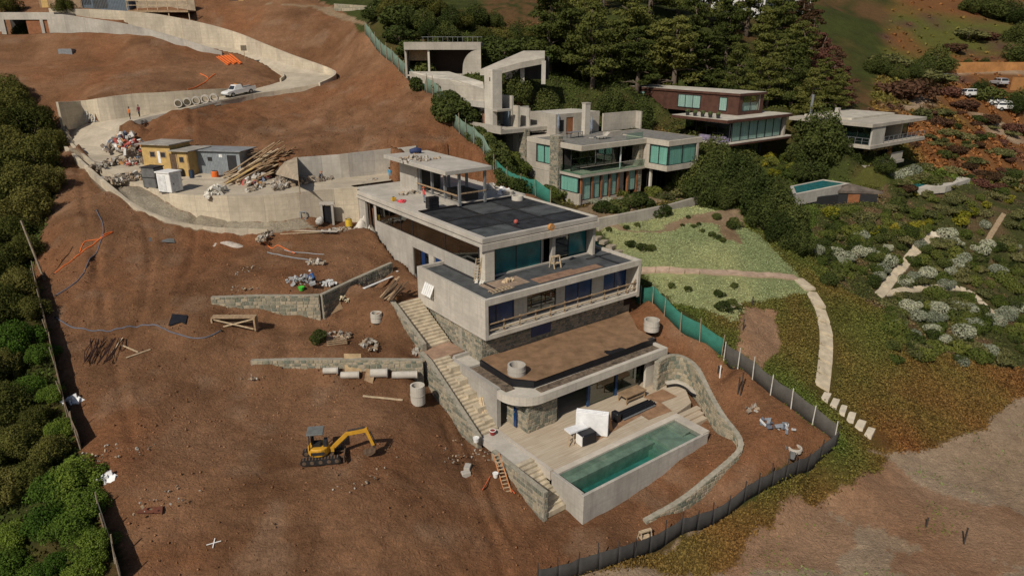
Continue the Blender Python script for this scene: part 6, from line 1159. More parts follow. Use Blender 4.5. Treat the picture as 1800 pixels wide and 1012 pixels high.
for px, py, Y, h in [(70, 6, 138, 3.5), (30, 8, 138, 3.5), (110, 2, 141, 3.5), (10, 0, 142, 4), (170, -4, 148, 4)]: plant('thicket', yp(px, py, Y), h, 'bush behind the sheds at the top left corner', 'bush', 'bushes behind the top sheds')
plant('dark', G(561, 598), 1.0, 'single small green bush between the two tan stone walls', 'shrub', None)
# low ground plants: ice plant mats, lawn tufts, dune tufts - nobody could count them
def cover_mat():
    m = bpy.data.materials.new('cover_leaf'); m.use_nodes = True; nt = m.node_tree; nt.nodes.clear(); l = nt.links
    out = nt.nodes.new('ShaderNodeOutputMaterial'); d = nt.nodes.new('ShaderNodeBsdfDiffuse'); at = nt.nodes.new('ShaderNodeVertexColor'); at.layer_name = 'leaf'
    l.new(at.outputs['Color'], d.inputs['Color']); l.new(d.outputs[0], out.inputs[0]); return m
COVER = cover_mat()
def tufts(name, label, tint, zone_id, n, size, hgt, keep, seed, cat='ground cover'):
    """many small blades; each takes the plant colour of the mat it grows in"""
    g = np.random.default_rng(seed); cand = np.argwhere((ZN == zone_id) & keep)
    if not len(cand): return
    k = cand[g.integers(0, len(cand), n)]; j, i = k[:, 0], k[:, 1]; x = GX[i]+g.normal(size=n)*0.25; y = GY[j]+g.normal(size=n)*0.25; z = GZ[j, i]
    pos = np.stack([x, y, z+hgt*g.random(n)], 1); nr = g.normal(size=(n, 3)); nr[:, 2] = np.abs(nr[:, 2])*0.6+0.35; nr /= np.linalg.norm(nr, axis=1)[:, None]
    t = np.cross(nr, g.normal(size=(n, 3))); t /= np.linalg.norm(t, axis=1)[:, None]; b = np.cross(nr, t); s = size*(0.5+g.random(n))[:, None]
    v = np.stack([pos-t*s, pos-b*s*0.6, pos+t*s, pos+b*s*0.6], 1).reshape(-1, 3)
    me = fast_mesh(name, v, np.arange(4*n).reshape(n, 4), COVER); c = CO[j, i]*(0.72+0.75*g.random(n))[:, None]*np.asarray(tint)
    ca = me.color_attributes.new('leaf', 'FLOAT_COLOR', 'POINT'); ca.data.foreach_set('color', np.repeat(np.concatenate([c, np.ones((n, 1))], 1), 4, 0).ravel())
    o = link(name, me); tag(o, label, cat, None, 'stuff'); return o
PATHS = [([(1128, 476), (1180, 475), (1225, 478), (1270, 480), (1330, 484), (1400, 489)], 0.85), ([(1402, 490), (1425, 512), (1443, 548), (1452, 590), (1450, 640), (1444, 688)], 1.35), ([(1446, 694), (1475, 716), (1505, 742), (1538, 768)], 1.7), ([(1545, 520), (1565, 495), (1590, 465), (1615, 435), (1640, 412)], 1.1), ([(1555, 517), (1600, 510), (1645, 506), (1690, 508), (1720, 528), (1745, 552), (1765, 570)], 0.8), ([(1735, 425), (1750, 400), (1768, 372)], 0.6)]
OFFPATH = np.ones(GXX.shape, bool)
for px_, w_ in PATHS:
    ln_ = smooth_line([G(*p) for p in px_], 6); OFFPATH &= ~(segdist(GXX, GYY, ln_) < w_/2+0.42)
nearz = (GYY < 112) & (GXX > -5) & OFFPATH
tufts('ice_plant', 'mat of olive and reddening ice plant covering the slope above the sand', (1.1, 1.15, 1.1), 2, 170000, 0.085, 0.11, nearz & (GXX < 75) & (GYY < 96), 5)
tufts('lawn_cover', 'pale sage lawn cover below the planter wall', (0.95, 1.0, 1.05), 5, 60000, 0.06, 0.045, nearz, 7)
tufts('garden_cover', 'low mixed planting covering the hillside garden between the shrubs', (1.1, 1.15, 1.0), 6, 18000, 0.11, 0.18, nearz & (GXX < 80), 15)
tufts('dune_weeds', 'sparse green weeds growing on the sand', (0.35, 0.6, 0.3), 3, 1500, 0.09, 0.10, (fbm(GXX, GYY, 2.4, 71) > 0.66) & (GYY > 30) & (GXX > 5) & (GXX < 60), 8)
tufts('undergrowth', 'dark undergrowth beneath the left thicket', (0.9, 1.1, 0.8), 0, 26000, 0.16, 0.35, (GXX < -26) & (GXX > -80) & (GYY < 100) & (GYY > 28), 9)
tufts('slope_scrub', 'low scrub covering the ground between the trees', (1.1, 1.2, 1), 0, 36000, 0.17, 0.25, (GXX > -18) & (GXX < 60) & (GYY > 84) & (GYY < 135), 10)
tufts('hill_scrub', 'patchy scrub on the far hillside beyond the gully', (1.1, 1.05, 1), 2, 40000, 0.35, 0.4, (GYY > 100) & (GYY < 230) & (GXX > 30), 12)

# loose clods of earth over the building site
def clods(n, seed):
    g = np.random.default_rng(seed); cand = np.argwhere((ZN == 1) & (GYY > 30) & (GYY < 120) & (fbm(GXX, GYY, 5.5, 401) > 0.42)); k = cand[g.integers(0, len(cand), n)]; j, i = k[:, 0], k[:, 1]
    ok = np.ones(n, bool)
    x = GX[i]+g.normal(size=n)*0.2; y = GY[j]+g.normal(size=n)*0.2
    for poly, f_, mode, drop in PADS: ok &= ~inpoly(x, y, poly)
    x, y, j, i = x[ok], y[ok], j[ok], i[ok]; n = len(x); s = (0.03+0.09*g.random(n)**3)[:, None]; c = np.stack([x, y, GZ[j, i]+s[:, 0]*0.25], 1)
    D = np.array([(1, 0, 0), (0, 1, 0), (-1, 0, 0), (0, -1, 0), (0, 0, .7), (0, 0, -.7)], float); v = c[:, None]+D[None]*s[:, None]*(0.7+0.6*g.random((n, 6, 1)))
    T = np.array([(0, 1, 4), (1, 2, 4), (2, 3, 4), (3, 0, 4), (1, 0, 5), (2, 1, 5), (3, 2, 5), (0, 3, 5)]); f = (T[None]+(np.arange(n)*6)[:, None, None]).reshape(-1, 3)
    me = fast_mesh('soil_clods', v.reshape(-1, 3), f, COVER); cc = CO[j, i]*(0.7+0.7*g.random(n))[:, None]; ca = me.color_attributes.new('leaf', 'FLOAT_COLOR', 'POINT'); ca.data.foreach_set('color', np.repeat(np.concatenate([cc, np.ones((n, 1))], 1), 6, 0).ravel())
    tag(link('soil_clods', me), 'loose clods of brown earth strewn over the building site', 'soil', None, 'stuff')
clods(13000, 77)
# ---------------------------------------------------------------- vehicles
YEL = plain('machine_yellow', (0.55, 0.29, 0.03), 0.45, 0.15, 3); RUB = plain('black_rubber', (0.022, 0.02, 0.019), 0.85, 0.3, 5); MUD = plain('muddy_steel', (0.13, 0.085, 0.055), 0.9, 0.3, 4); CARW = plain('white_car_paint', (0.72, 0.72, 0.70), 0.25, 0.04, 1, 0, 0, 0.6); CGL = film('car_glass', (0.03, 0.035, 0.04), 0.06); RIM = plain('wheel_rim', (0.35, 0.35, 0.35), 0.4, 0.1, 3, 0.6)
def extr_y(mb, prof, y0, y1, inset=0.0, zc=None):
    n = len(prof); vs = [(x, y0, z) for x, z in prof]+[(x, y1, z) for x, z in prof]
    return mb.add(vs, [tuple(range(n)), tuple(range(2*n-1, n-1, -1))]+[(i, n+i, n+(i+1) % n, (i+1) % n) for i in range(n)])
g0 = G(566, 806); ex = empty('mini_excavator', tuple(g0), math.radians(9), 'yellow mini excavator with grey canopy on the bare brown soil', 'excavator')
for sy in (-1, 1):
    y = 0.62*sy; prof = [(-1.2+0.24*math.cos(t), 0.25+0.25*math.sin(t)) for t in np.linspace(math.pi/2, 3*math.pi/2, 7)]+[(1.2+0.24*math.cos(t), 0.25+0.25*math.sin(t)) for t in np.linspace(-math.pi/2, math.pi/2, 7)]
    tr = extr_y(MB(), prof, y-0.19, y+0.19).build('track', RUB, ex)
    for x in (-1.15, -0.6, 0, 0.6, 1.15): MB().tube([(x, y-0.21, 0.24), (x, y+0.21, 0.24)], 0.15, 8).build('roller', MUD, tr)
    for k in range(12): MB().box(-1.25+k*0.22, -1.17+k*0.22, y-0.2, y+0.2, 0.49, 0.53).build('track_pad', MUD, tr)
MB().box(-0.8, 0.9, -0.45, 0.45, 0.28, 0.52).build('undercarriage', MUD, ex)
bl = MB().box(1.62, 1.70, -0.85, 0.85, 0.08, 0.5).build('dozer_blade', MUD, ex); MB().bar((0.8, 0.35, 0.35), (1.64, 0.4, 0.3), 0.1).build('blade_arm', MUD, bl); MB().bar((0.8, -0.35, 0.35), (1.64, -0.4, 0.3), 0.1).build('blade_arm', MUD, bl)
hb = empty('machine_deck', (0, 0, 0), math.radians(4)); hb.parent = ex
pr = [(0.78*math.cos(t)*(1.05 if math.cos(t) < 0 else 0.95)-0.1, 0.74*math.sin(t)) for t in np.linspace(0, 2*math.pi, 20, endpoint=False)]
bd = MB().prism(pr, 0.58, 1.22).build('engine_housing', YEL, ex); bevel(bd, 0.1, 3)
MB().box(-0.62, 0.32, -0.775, -0.70, 0.80, 1.02).build('side_vent', FRAME, bd); MB().box(-0.75, 0.5, -0.5, 0.5, 0.52, 0.6).build('turntable', MUD, ex)
MB().box(-0.55, 0.05, -0.3, 0.3, 1.2, 1.45).build('seat', RUB, ex); MB().box(-0.6, -0.45, -0.28, 0.28, 1.45, 1.95).build('seat_back', RUB, ex); MB().box(0.25, 0.5, -0.35, 0.35, 1.2, 1.6).build('control_console', FRAME, ex)
for y in (-0.5, 0.5): MB().bar((-0.72, y, 1.1), (-0.68, y, 2.35), 0.07).build('canopy_post', FRAME, ex)
cn = MB().box(-0.85, 0.35, -0.6, 0.6, 2.33, 2.47).build('canopy', plain('grey_canopy', (0.15, 0.155, 0.15), 0.6), ex); bevel(cn, 0.06, 2)
MB().box(0.55, 0.95, -0.15, 0.15, 0.62, 1.0).build('boom_swing_post', YEL, ex)
bm_ = MB(); bm_.bar((0.8, 0, 0.85), (1.95, 0, 1.95), 0.2, 0.26).bar((1.86, 0, 1.93), (3.35, 0, 2.12), 0.19, 0.24); bm_.build('boom', YEL, ex)
MB().bar((3.3, 0, 2.3), (3.78, 0, 0.82), 0.17, 0.22).build('arm', YEL, ex); MB().tube([(1.0, 0, 0.75), (2.05, 0, 1.72)], 0.055, 8).build('boom_cylinder', FRAME, ex); MB().tube([(2.0, 0, 2.2), (3.25, 0, 2.38)], 0.05, 8).build('arm_cylinder', FRAME, ex); MB().tube([(3.6, 0, 2.0), (3.98, 0, 1.0)], 0.045, 8).build('bucket_cylinder', FRAME, ex)
bp = [(3.75, 0.85), (3.95, 0.7), (3.9, 0.35), (3.6, 0.12), (3.25, 0.1), (3.1, 0.28), (3.2, 0.34), (3.4, 0.30), (3.6, 0.45), (3.62, 0.75)]
bk = extr_y(MB(), bp, -0.32, 0.32).build('bucket', MUD, ex)
for k in range(4): MB().box(2.98, 3.14, -0.3+k*0.18, -0.24+k*0.18, 0.22, 0.27).build('bucket_tooth', MUD, bk)
bpy.data.objects.remove(hb)
def vehicle(name, p, rz, label, kind='suv', paint=None, cat='car'):
    r = empty(name, tuple(p), rz, label, cat); paint = paint or CARW
    if kind == 'pickup':
        low = [(-2.6, 0.55), (-2.6, 1.0), (-0.35, 1.02), (-0.3, 1.05), (1.0, 1.05), (2.3, 0.95), (2.6, 0.8), (2.62, 0.5), (2.2, 0.38), (-2.2, 0.4)]; cab = [(-0.35, 1.03), (-0.2, 1.68), (0.75, 1.70), (1.35, 1.04)]
    else:
        low = [(-2.2, 0.5), (-2.22, 0.95), (-2.0, 1.02), (1.0, 1.0), (2.0, 0.9), (2.22, 0.7), (2.2, 0.42), (-2.1, 0.38)]; cab = [(-2.1, 1.0), (-1.75, 1.58), (0.2, 1.60), (1.0, 0.99)]
    b = extr_y(MB(), low, -0.9, 0.9).build('body', paint, r); bevel(b, 0.07, 2)
    n = len(cab); cx = np.mean([c[0] for c in cab]); vs = [(x, -0.86 if z < 1.1 else -0.68, z) for x, z in cab]+[(x, 0.86 if z < 1.1 else 0.68, z) for x, z in cab]
    c = MB().add(vs, [tuple(range(n)), tuple(range(2*n-1, n-1, -1))]+[(i, n+i, n+(i+1) % n, (i+1) % n) for i in range(n)]).build('cabin', paint, r); bevel(c, 0.05, 2)
    for sy in (-1, 1):
        x0, x1 = cab[0][0]+0.12, cab[3][0]-0.15; xm = (x0+x1)/2
        for a, b2 in ((x0, xm-0.05), (xm+0.05, x1)):
            f = lambda x, z: (x, sy*(0.868-(z-1.0)*0.285), z); ta = a+0.12 if a == x0 else a; tb = b2-0.38 if b2 == x1 else b2
            q = [f(a, 1.1), f(b2, 1.1), f(tb, 1.50), f(ta, 1.50)]; MB().add(q if sy < 0 else q[::-1], [(0, 1, 2, 3)]).build('side_window', CGL, r)
    fx = cab[3][0]; tx = cab[2][0]; MB().add([(fx-0.08+0.03, -0.75, 1.1), (fx-0.08+0.03, 0.75, 1.1), (tx+0.08+0.03, 0.62, 1.58), (tx+0.08+0.03, -0.62, 1.58)], [(0, 1, 2, 3)]).build('windscreen', CGL, r)
    bx0, bx1 = cab[0][0], cab[1][0]; MB().add([(bx0+0.03-0.04, -0.7, 1.12), (bx0+0.03-0.04, 0.7, 1.12), (bx1-0.05-0.02, 0.6, 1.55), (bx1-0.05-0.02, -0.6, 1.55)], [(3, 2, 1, 0)]).build('rear_window', CGL, r)
    for x in ((-1.55, 1.65) if kind == 'pickup' else (-1.35, 1.4)):
        for sy in (-1, 1):
            w = MB().tube([(x, sy*0.72, 0.36), (x, sy*0.93, 0.36)], 0.37, 14).build('wheel', RUB, r); MB().tube([(x, sy*0.88, 0.36), (x, sy*0.945, 0.36)], 0.21, 10).build('rim', RIM, w)
    L = low[-4][0] if kind != 'pickup' else 2.6
    for sy in (-1, 1): MB().box(L-0.12, L+0.03, sy*0.6-0.16, sy*0.6+0.16, 0.62, 0.78).build('headlight', plain('lamp_glass', (0.6, 0.6, 0.58), 0.15), r); MB().box(low[0][0]-0.03, low[0][0]+0.06, sy*0.75-0.08, sy*0.75+0.08, 0.65, 0.9).build('tail_light', plain('tail_red', (0.25, 0.02, 0.02), 0.3), r)
    MB().box(L-0.05, L+0.06, -0.85, 0.85, 0.40, 0.56).build('bumper', FRAME, r)
    if kind == 'pickup':
        MB().box(-2.5, -0.5, -0.72, 0.72, 1.0, 1.045).build('cargo_bed', FRAME, r); MB().box(-2.58, -0.42, -0.9, -0.8, 1.0, 1.12).build('bed_side', paint, r); MB().box(-2.58, -0.42, 0.8, 0.9, 1.0, 1.12).build('bed_side', paint, r)
        MB().tube([(-0.4, -0.75, 1.05), (-0.4, -0.7, 1.75), (-0.4, 0.7, 1.75), (-0.4, 0.75, 1.05)], 0.04, 6).build('roll_bar', FRAME, r); MB().box(0.1, 0.25, -0.5, 0.5, 1.71, 1.78).build('roof_beacon', plain('amber', (0.5, 0.2, 0.02), 0.4), r)
    return r
a = (LOWER_N[4]+LOWER_F[4])/2; b = (LOWER_N[5]+LOWER_F[5])/2; pk = a+(b-a)*0.62; dd = a-b
tk = vehicle('pickup_truck', pk, math.atan2(dd[1], dd[0]), 'white double-cab pickup truck parked on the driveway below the hairpin', 'pickup', None, 'truck'); tk.rotation_euler = (0, math.atan2(-dd[2], math.hypot(dd[0], dd[1])), math.atan2(dd[1], dd[0]))
SILV = plain('silver_paint', (0.30, 0.31, 0.32), 0.3, 0.05, 1, 0.3)
vehicle('parked_car', yp(1662, 126, 152), 1.2, 'dark silver car at the left end of the orange wall in the far car park', 'suv', SILV); vehicle('parked_car', yp(1760, 127, 153), 1.5, 'silver car seen end-on before the orange wall in the far car park', 'suv', plain('pale_silver', (0.5, 0.51, 0.52), 0.3, 0.05, 1, 0.2)); vehicle('parked_car', yp(1708, 168, 142), 0.2, 'single white car left of the tree below the far car park'); vehicle('parked_car', yp(1756, 176, 140), -0.3, 'larger white car right of the tree below the far car park'); vehicle('parked_car', yp(1773, 181, 138.8), -0.2, 'white car in front of its twin at the far right below the car park')
# ---------------------------------------------------------------- people
SKIN = plain('skin', (0.36, 0.21, 0.14), 0.6, 0.1, 5)
def person(p, rz, shirt, pants, label, hat=None, pose='stand', h=1.72):
    V = []; E = []; R = []
    def v(x, y, z, r, par=None):
        V.append((x, y, z)); R.append(r); i = len(V)-1
        if par is not None: E.append((par, i))
        return i
    bend = 0.55 if pose == 'bend' else 0.0
    def sp(t): return (math.sin(bend)*t*1.1, 0, 0.94+math.cos(bend)*t)
    pel = v(0, 0, 0.94, 0.15); w1 = v(*sp(0.18), 0.135, pel); ch = v(*sp(0.38), 0.165, w1); nk = v(*sp(0.52), 0.06, ch); hd0 = v(*sp(0.60), 0.085, nk); hd1 = v(*sp(0.70), 0.10, hd0); hd2 = v(*sp(0.77), 0.075, hd1); v(sp(0.66)[0]+0.115, 0, sp(0.66)[2], 0.014, hd1)
    hands = []
    for s in (-1, 1):
        q = sp(0.45); sh = v(q[0], s*0.20, q[2], 0.068, ch); fx = 0.10 if s > 0 else 0.02
        e = v(q[0]+0.02+bend*0.25, s*0.27, q[2]-0.29, 0.048, sh); w = v(q[0]+fx+0.1+bend*0.4, s*0.27, q[2]-0.52, 0.034, e); pm = v(q[0]+fx+0.12+bend*0.42, s*0.27, q[2]-0.60, 0.036, w); hands.append(V[pm])
        for k in range(4): f1 = v(V[pm][0]+0.02-0.018*k, V[pm][1]+s*0.005, V[pm][2]-0.05, 0.011, pm); v(V[f1][0]-0.006, V[f1][1]-s*0.012, V[f1][2]-0.045+0.006*abs(k-1.5), 0.009, f1)
        f1 = v(V[pm][0]+0.045, V[pm][1]-s*0.015, V[pm][2]-0.005, 0.012, pm); v(V[f1][0]+0.012, V[f1][1]-s*0.01, V[f1][2]-0.035, 0.010, f1)
        st_ = 0.10*s if pose != 'stand' else 0.07*s
        hp_ = v(0, s*0.10, 0.88, 0.105, pel); kn = v(0.03+st_*0.6, s*0.12, 0.49, 0.07, hp_); an = v(-0.01+st_, s*0.125, 0.09, 0.048, kn); v(0.14+st_, s*0.14, 0.045, 0.042, an)
    me = bpy.data.meshes.new('body_skeleton'); me.from_pydata(V, E, []); o = bpy.data.objects.new('body', me); COL.objects.link(o)
    md = o.modifiers.new('skin', 'SKIN'); sb_ = o.modifiers.new('sub', 'SUBSURF'); sb_.levels = 1; sb_.render_levels = 1
    for i, sv_ in enumerate(me.skin_vertices[0].data): sv_.radius = (R[i], R[i]*(0.8 if i in (0, 1, 2) else 1)); sv_.use_root = (i == 0)
    bpy.context.view_layer.update(); ev = o.evaluated_get(bpy.context.evaluated_depsgraph_get()); bm2 = bpy.data.meshes.new_from_object(ev); bm2.name = 'body'
    bpy.data.objects.remove(o); bm2.materials.clear()
    for m_ in (SKIN, shirt, pants, RUB): bm2.materials.append(m_)
    hz = sp(0.53)[2]-0.02
    for pl in bm2.polygons:
        c = pl.center; pl.use_smooth = True
        near = min((Vector(h_)-c).length for h_ in hands) < 0.13
        pl.material_index = 0 if ((c.z > hz and abs(c.y) < 0.16) or near) else 1 if c.z > 0.93 or abs(c.y) > 0.215 else 2 if c.z > 0.11 else 3
    r = empty('person', tuple(p), rz, label, 'person'); s = h/1.74; r.scale = (s, s, s); link('body', bm2, r)
    q = sp(0.73); mb = MB()
    if hat is not None:
        mb.ball((q[0], 0, q[2]+0.03), (0.135, 0.125, 0.105), 10, 6); mb.ring((q[0]+0.02, 0), 0.10, 0.165, q[2]-0.005, q[2]+0.012, 12); mb.build('hard_hat', hat, r, True)
    else: mb.ball((q[0]-0.015, 0, q[2]+0.01), (0.112, 0.105, 0.10), 10, 6, 0.05); mb.build('hair', plain('dark_hair', (0.02, 0.014, 0.01), 0.9), r, True)
    fc = MB()
    for s_y in (-1, 1): fc.ball((sp(0.69)[0]+0.098, s_y*0.036, sp(0.69)[2]), 0.012, 6, 4)
    fc.build('eyes', FRAME, r)
    return r
def cloth(n, c): return plain(n, c, 0.9, 0.15, 6)
HOR = cloth('orange_vest', (0.60, 0.17, 0.04)); MAR = cloth('maroon_shirt', (0.14, 0.03, 0.04)); JEA = cloth('dark_jeans', (0.025, 0.03, 0.045)); RED = cloth('red_vest', (0.62, 0.08, 0.07)); BLU = cloth('blue_overall', (0.05, 0.14, 0.36)); LBL = cloth('light_blue_overall', (0.06, 0.28, 0.45)); GRP = cloth('grey_trousers', (0.16, 0.2, 0.26)); WH = plain('white_helmet', (0.7, 0.7, 0.68), 0.4); OH = plain('orange_helmet', (0.6, 0.13, 0.03), 0.4)
def on_road(px, py): return G(px, py)+np.array([0, 0, 0.12])
person(on_road(230, 212), -2.2, HOR, JEA, 'person in orange vest and dark trousers standing at the driveway edge', None); person(on_road(246, 207), -1.9, MAR, JEA, 'person in maroon shirt and dark trousers standing beside orange-vested worker', None)
person(G(553, 503), 2.6, BLU, JEA, 'person in blue overall bending beside cement bags above the stone wall', WH, 'bend'); person(W(745.5, 356, 19.93), 0.5, RED, GRP, 'person in red vest standing on the flat roof by the pavilion', OH); person(W(685.5, 318, 19.93), 0.8, LBL, LBL, 'person in light blue overall at the back of the roof deck', None); person(W(563, 322, 20.05), 1.0, JEA, JEA, 'person in dark clothes and orange helmet crouching on the yard edge', OH, 'bend', 1.5)
# ---------------------------------------------------------------- sheds, containers and heaps on the yard
def pc(name, mat, parent, *boxes, bev=0):
    for b_ in boxes:
        o = MB().box(*b_).build(name, mat, parent)
        if bev: bevel(o, bev)
    return o
PLYW = plain('plywood_yellow', (0.50, 0.34, 0.13), 0.8, 0.15, 1.5); PLYD = plain('old_plywood', (0.30, 0.20, 0.115), 0.85, 0.25, 1.5); CORR = plain('corrugated_steel', (0.28, 0.31, 0.33), 0.55, 0.12, 2, 0.3); TARP = plain('grey_tarp', (0.14, 0.14, 0.135), 0.7, 0.3, 1.2); ORANGE = plain('orange_plastic', (0.75, 0.16, 0.03), 0.5, 0.12, 3); BUFF = plain('buff_cloth', (0.36, 0.29, 0.21), 0.9, 0.2, 1); RUBB = stone_mat('broken_rubble', [(0.36, 0.33, 0.28), (0.26, 0.21, 0.16), (0.45, 0.42, 0.37), (0.20, 0.16, 0.12), (0.40, 0.30, 0.20)]); TRASH = stone_mat('mixed_rubbish', [(0.62, 0.60, 0.56), (0.45, 0.10, 0.08), (0.30, 0.24, 0.18), (0.55, 0.50, 0.42), (0.14, 0.17, 0.24), (0.52, 0.26, 0.10), (0.70, 0.68, 0.64), (0.22, 0.18, 0.14)])
def yp20(px, py, z=20.0):
    """a spot on the yard or driveway floor"""
    return G(px, py)+np.array([0, 0, 0.12])
sh = empty('plywood_shed', tuple(yp20(300, 305, 20.8)), math.radians(-14), 'yellow plywood site shed with two small windows beside the rubbish heap', 'shed')
pc('wall', PLYW, sh, (-3.4, 0.4, 0, 0.1, -0.3, 2.7), (-3.4, -3.3, 0.1, 3.5, -0.3, 2.7), (0.3, 0.4, 0.1, 3.5, -0.3, 2.7)); pc('wall', PLYW, sh, (0.45, 2.9, -0.3, -0.2, -0.3, 2.2), (2.8, 2.9, -0.2, 3.2, -0.3, 2.2))
pc('roof', plain('sheet_roof', (0.34, 0.31, 0.27), 0.8, 0.25, 1), sh, (-3.7, 0.7, -0.4, 3.8, 2.72, 2.82), (0.72, 3.3, -0.7, 3.5, 2.22, 2.3)); pc('door', WOOD_DARK, sh, (0.5, 1.3, -0.33, -0.30, -0.2, 1.95)); pc('batten', PLYD, sh, (1.4, 1.48, -0.33, -0.3, -0.2, 2.15), (2.75, 2.86, -0.33, -0.3, -0.2, 2.15))
for x in (-2.0, -0.6): w_ = MB().box(x-0.38, x+0.38, -0.03, 0.0, 1.45, 2.05).build('window', WOOD, sh); MB().box(x-0.3, x+0.3, -0.04, -0.031, 1.52, 1.98).build('pane', FRAME, w_)
w_ = MB().box(1.7, 2.35, -0.33, -0.3, 1.1, 1.7).build('window', WOOD, sh); MB().box(1.76, 2.29, -0.34, -0.331, 1.16, 1.64).build('pane', FRAME, w_); pc('notice', WHITE, sh, (-1.35, -1.0, -0.02, 0, 0.9, 2.1))
sh.scale = (1.12, 1.1, 1.28)
sh2 = empty('metal_shed', tuple(yp20(388, 309)), math.radians(-10), 'pale grey metal site shed with dark door next to plywood shed', 'shed')
pc('wall', CORR, sh2, (-3.2, 2.4, 0, 0.08, -0.2, 2.4), (-3.2, -3.12, 0.08, 3.2, -0.2, 2.4), (2.32, 2.4, 0.08, 3.2, -0.2, 2.3)); pc('roof', plain('grey_sheet', (0.24, 0.25, 0.26), 0.6, 0.2, 1.5), sh2, (-3.4, 2.7, -0.3, 3.4, 2.42, 2.5)); pc('door', FRAME, sh2, (1.0, 2.0, -0.03, 0.0, 0, 2.05)); pc('vent', FRAME, sh2, (-1.2, -0.7, -0.03, 0, 1.4, 1.8)); pc('notice', WHITE, sh2, (0.1, 0.5, -0.02, 0, 1.8, 2.1))
for k in range(24): MB().box(-3.15+k*0.18, -3.11+k*0.18, -0.02, 0, -0.1, 2.38).build('rib', CORR, sh2)
sh2.scale = (1.25, 1.1, 1.25)
ct = empty('portable_cabin', tuple(yp20(303, 339, 20.0)), math.radians(-20), 'white portable toilet cabin at the edge of the yard', 'cabin')
b_ = pc('body', WHITE, ct, (-1.1, 0.9, -0.9, 0.9, 0.1, 2.35), bev=0.05); pc('roof', WHITE, ct, (-1.2, 1.0, -1.0, 1.0, 2.36, 2.5)); pc('door', plain('pale_door', (0.66, 0.66, 0.65), 0.5), ct, (0.905, 0.93, -0.6, 0.4, 0.2, 2.1)); pc('door', plain('pale_door', (0.66, 0.66, 0.65), 0.5), ct, (-0.9, 0.2, -0.93, -0.905, 0.2, 2.1)); pc('handle', FRAME, ct, (0.931, 0.96, -0.5, -0.42, 1.0, 1.2)); pc('skid', FRAME, ct, (-1.1, 0.9, -0.85, -0.7, 0, 0.1), (-1.1, 0.9, 0.7, 0.85, 0, 0.1))
ct = empty('dark_cabin', tuple(yp20(272, 330, 20.1)), math.radians(-15), 'dark netting covered cabin standing behind the white cabin', 'cabin'); pc('body', TARP, ct, (-0.9, 1.0, -0.8, 0.9, 0, 2.4), bev=0.08); pc('roof', FRAME, ct, (-0.95, 1.05, -0.85, 0.95, 2.4, 2.5)); pc('strap', FRAME, ct, (-0.93, 1.03, -0.83, -0.8, 1.2, 1.3))
def heap(name, p, rx, ry, h, n, size, mat, label, cat='rubble', seed=0):
    random.seed(seed+5); r = empty(name, tuple(p), random.uniform(0, 3), label, cat); mb = MB()
    for k in range(n):
        a = random.uniform(0, 6.28); q = math.sqrt(random.random()); x, y = math.cos(a)*q*rx, math.sin(a)*q*ry; z = h*(1-q*q)*random.uniform(0.2, 1); s = size*random.uniform(0.4, 1.3)
        c = Vector((x, y, z)); R_ = Matrix.Rotation(random.uniform(0, 6), 3, Vector((random.random()-.5, random.random()-.5, random.random()-.5)).normalized()); d = (s*random.uniform(.6, 1.6), s*random.uniform(.5, 1), s*random.uniform(.25, .7))
        vs = [c+R_@Vector((sx*d[0]/2*random.uniform(.7, 1.1), sy*d[1]/2*random.uniform(.7, 1.1), sz*d[2]/2)) for sz in (-1, 1) for sx, sy in ((-1, -1), (1, -1), (1, 1), (-1, 1))]
        mb.add(vs, [(0, 3, 2, 1), (4, 5, 6, 7), (0, 1, 5, 4), (1, 2, 6, 5), (2, 3, 7, 6), (3, 0, 4, 7)])
    o = mb.build('pieces', mat, r); o['kind'] = 'stuff'; return r
heap('rubbish_heap', yp20(228, 262, 23.0), 4.2, 3.0, 2.2, 260, 0.6, TRASH, 'large mixed heap of rubbish, red and white sacks beside the plywood shed', 'rubbish', 1); heap('rubbish_heap', yp20(255, 285, 21.6), 3.0, 1.6, 0.7, 120, 0.4, TRASH, 'low spill of red bricks and rubbish in front of the plywood shed', 'rubbish', 2)
heap('rubble_heap', yp20(232, 315, 20.3), 3.6, 1.4, 0.7, 170, 0.5, RUBB, 'grey broken stone heap along the driveway edge left of the cabins', 'rubble', 3); heap('rubble_heap', yp20(195, 290, 21.7), 3.4, 1.2, 0.6, 120, 0.5, RUBB, 'smaller broken stone heap on the driveway bend', 'rubble', 4)
heap('rubble_heap', yp20(500, 320), 5.2, 1.3, 0.6, 200, 0.45, RUBB, 'long row of grey rubble and sacks under the buff awning', 'rubble', 5); heap('rubble_heap', yp20(455, 331), 2.6, 0.6, 0.35, 60, 0.35, RUBB, 'low debris strip on the yard wall edge near the timber post', 'rubble', 6)
heap('sack_stack', yp20(382, 342), 1.9, 0.8, 0.9, 60, 0.6, plain('white_sack', (0.62, 0.58, 0.50), 0.85, 0.15, 2), 'stack of white cement sacks on the yard edge above the wall', 'sacks', 7)
def plank_pile(name, p, rz, L, n, spread, h, mat, label, tilt=0.0, seed=0, cat='timber'):
    random.seed(seed+31); r = empty(name, tuple(p), rz, label, cat)
    for k in range(n):
        y = random.uniform(-spread, spread); z = random.uniform(0.05, h)*(1-abs(y)/spread*0.6); a = random.uniform(-0.22, 0.22); l2 = L*random.uniform(0.6, 1.0)/2; dx = random.uniform(-0.3, 0.3)*L*0.3; t = tilt*random.uniform(0.6, 1.3)
        MB().bar((dx-l2*math.cos(a), y-l2*math.sin(a), max(0.05, z-l2*t)), (dx+l2*math.cos(a), y+l2*math.sin(a), max(0.06, z+l2*t)), 0.2, 0.05).build('plank', mat if not isinstance(mat, list) else random.choice(mat), r)
    return r
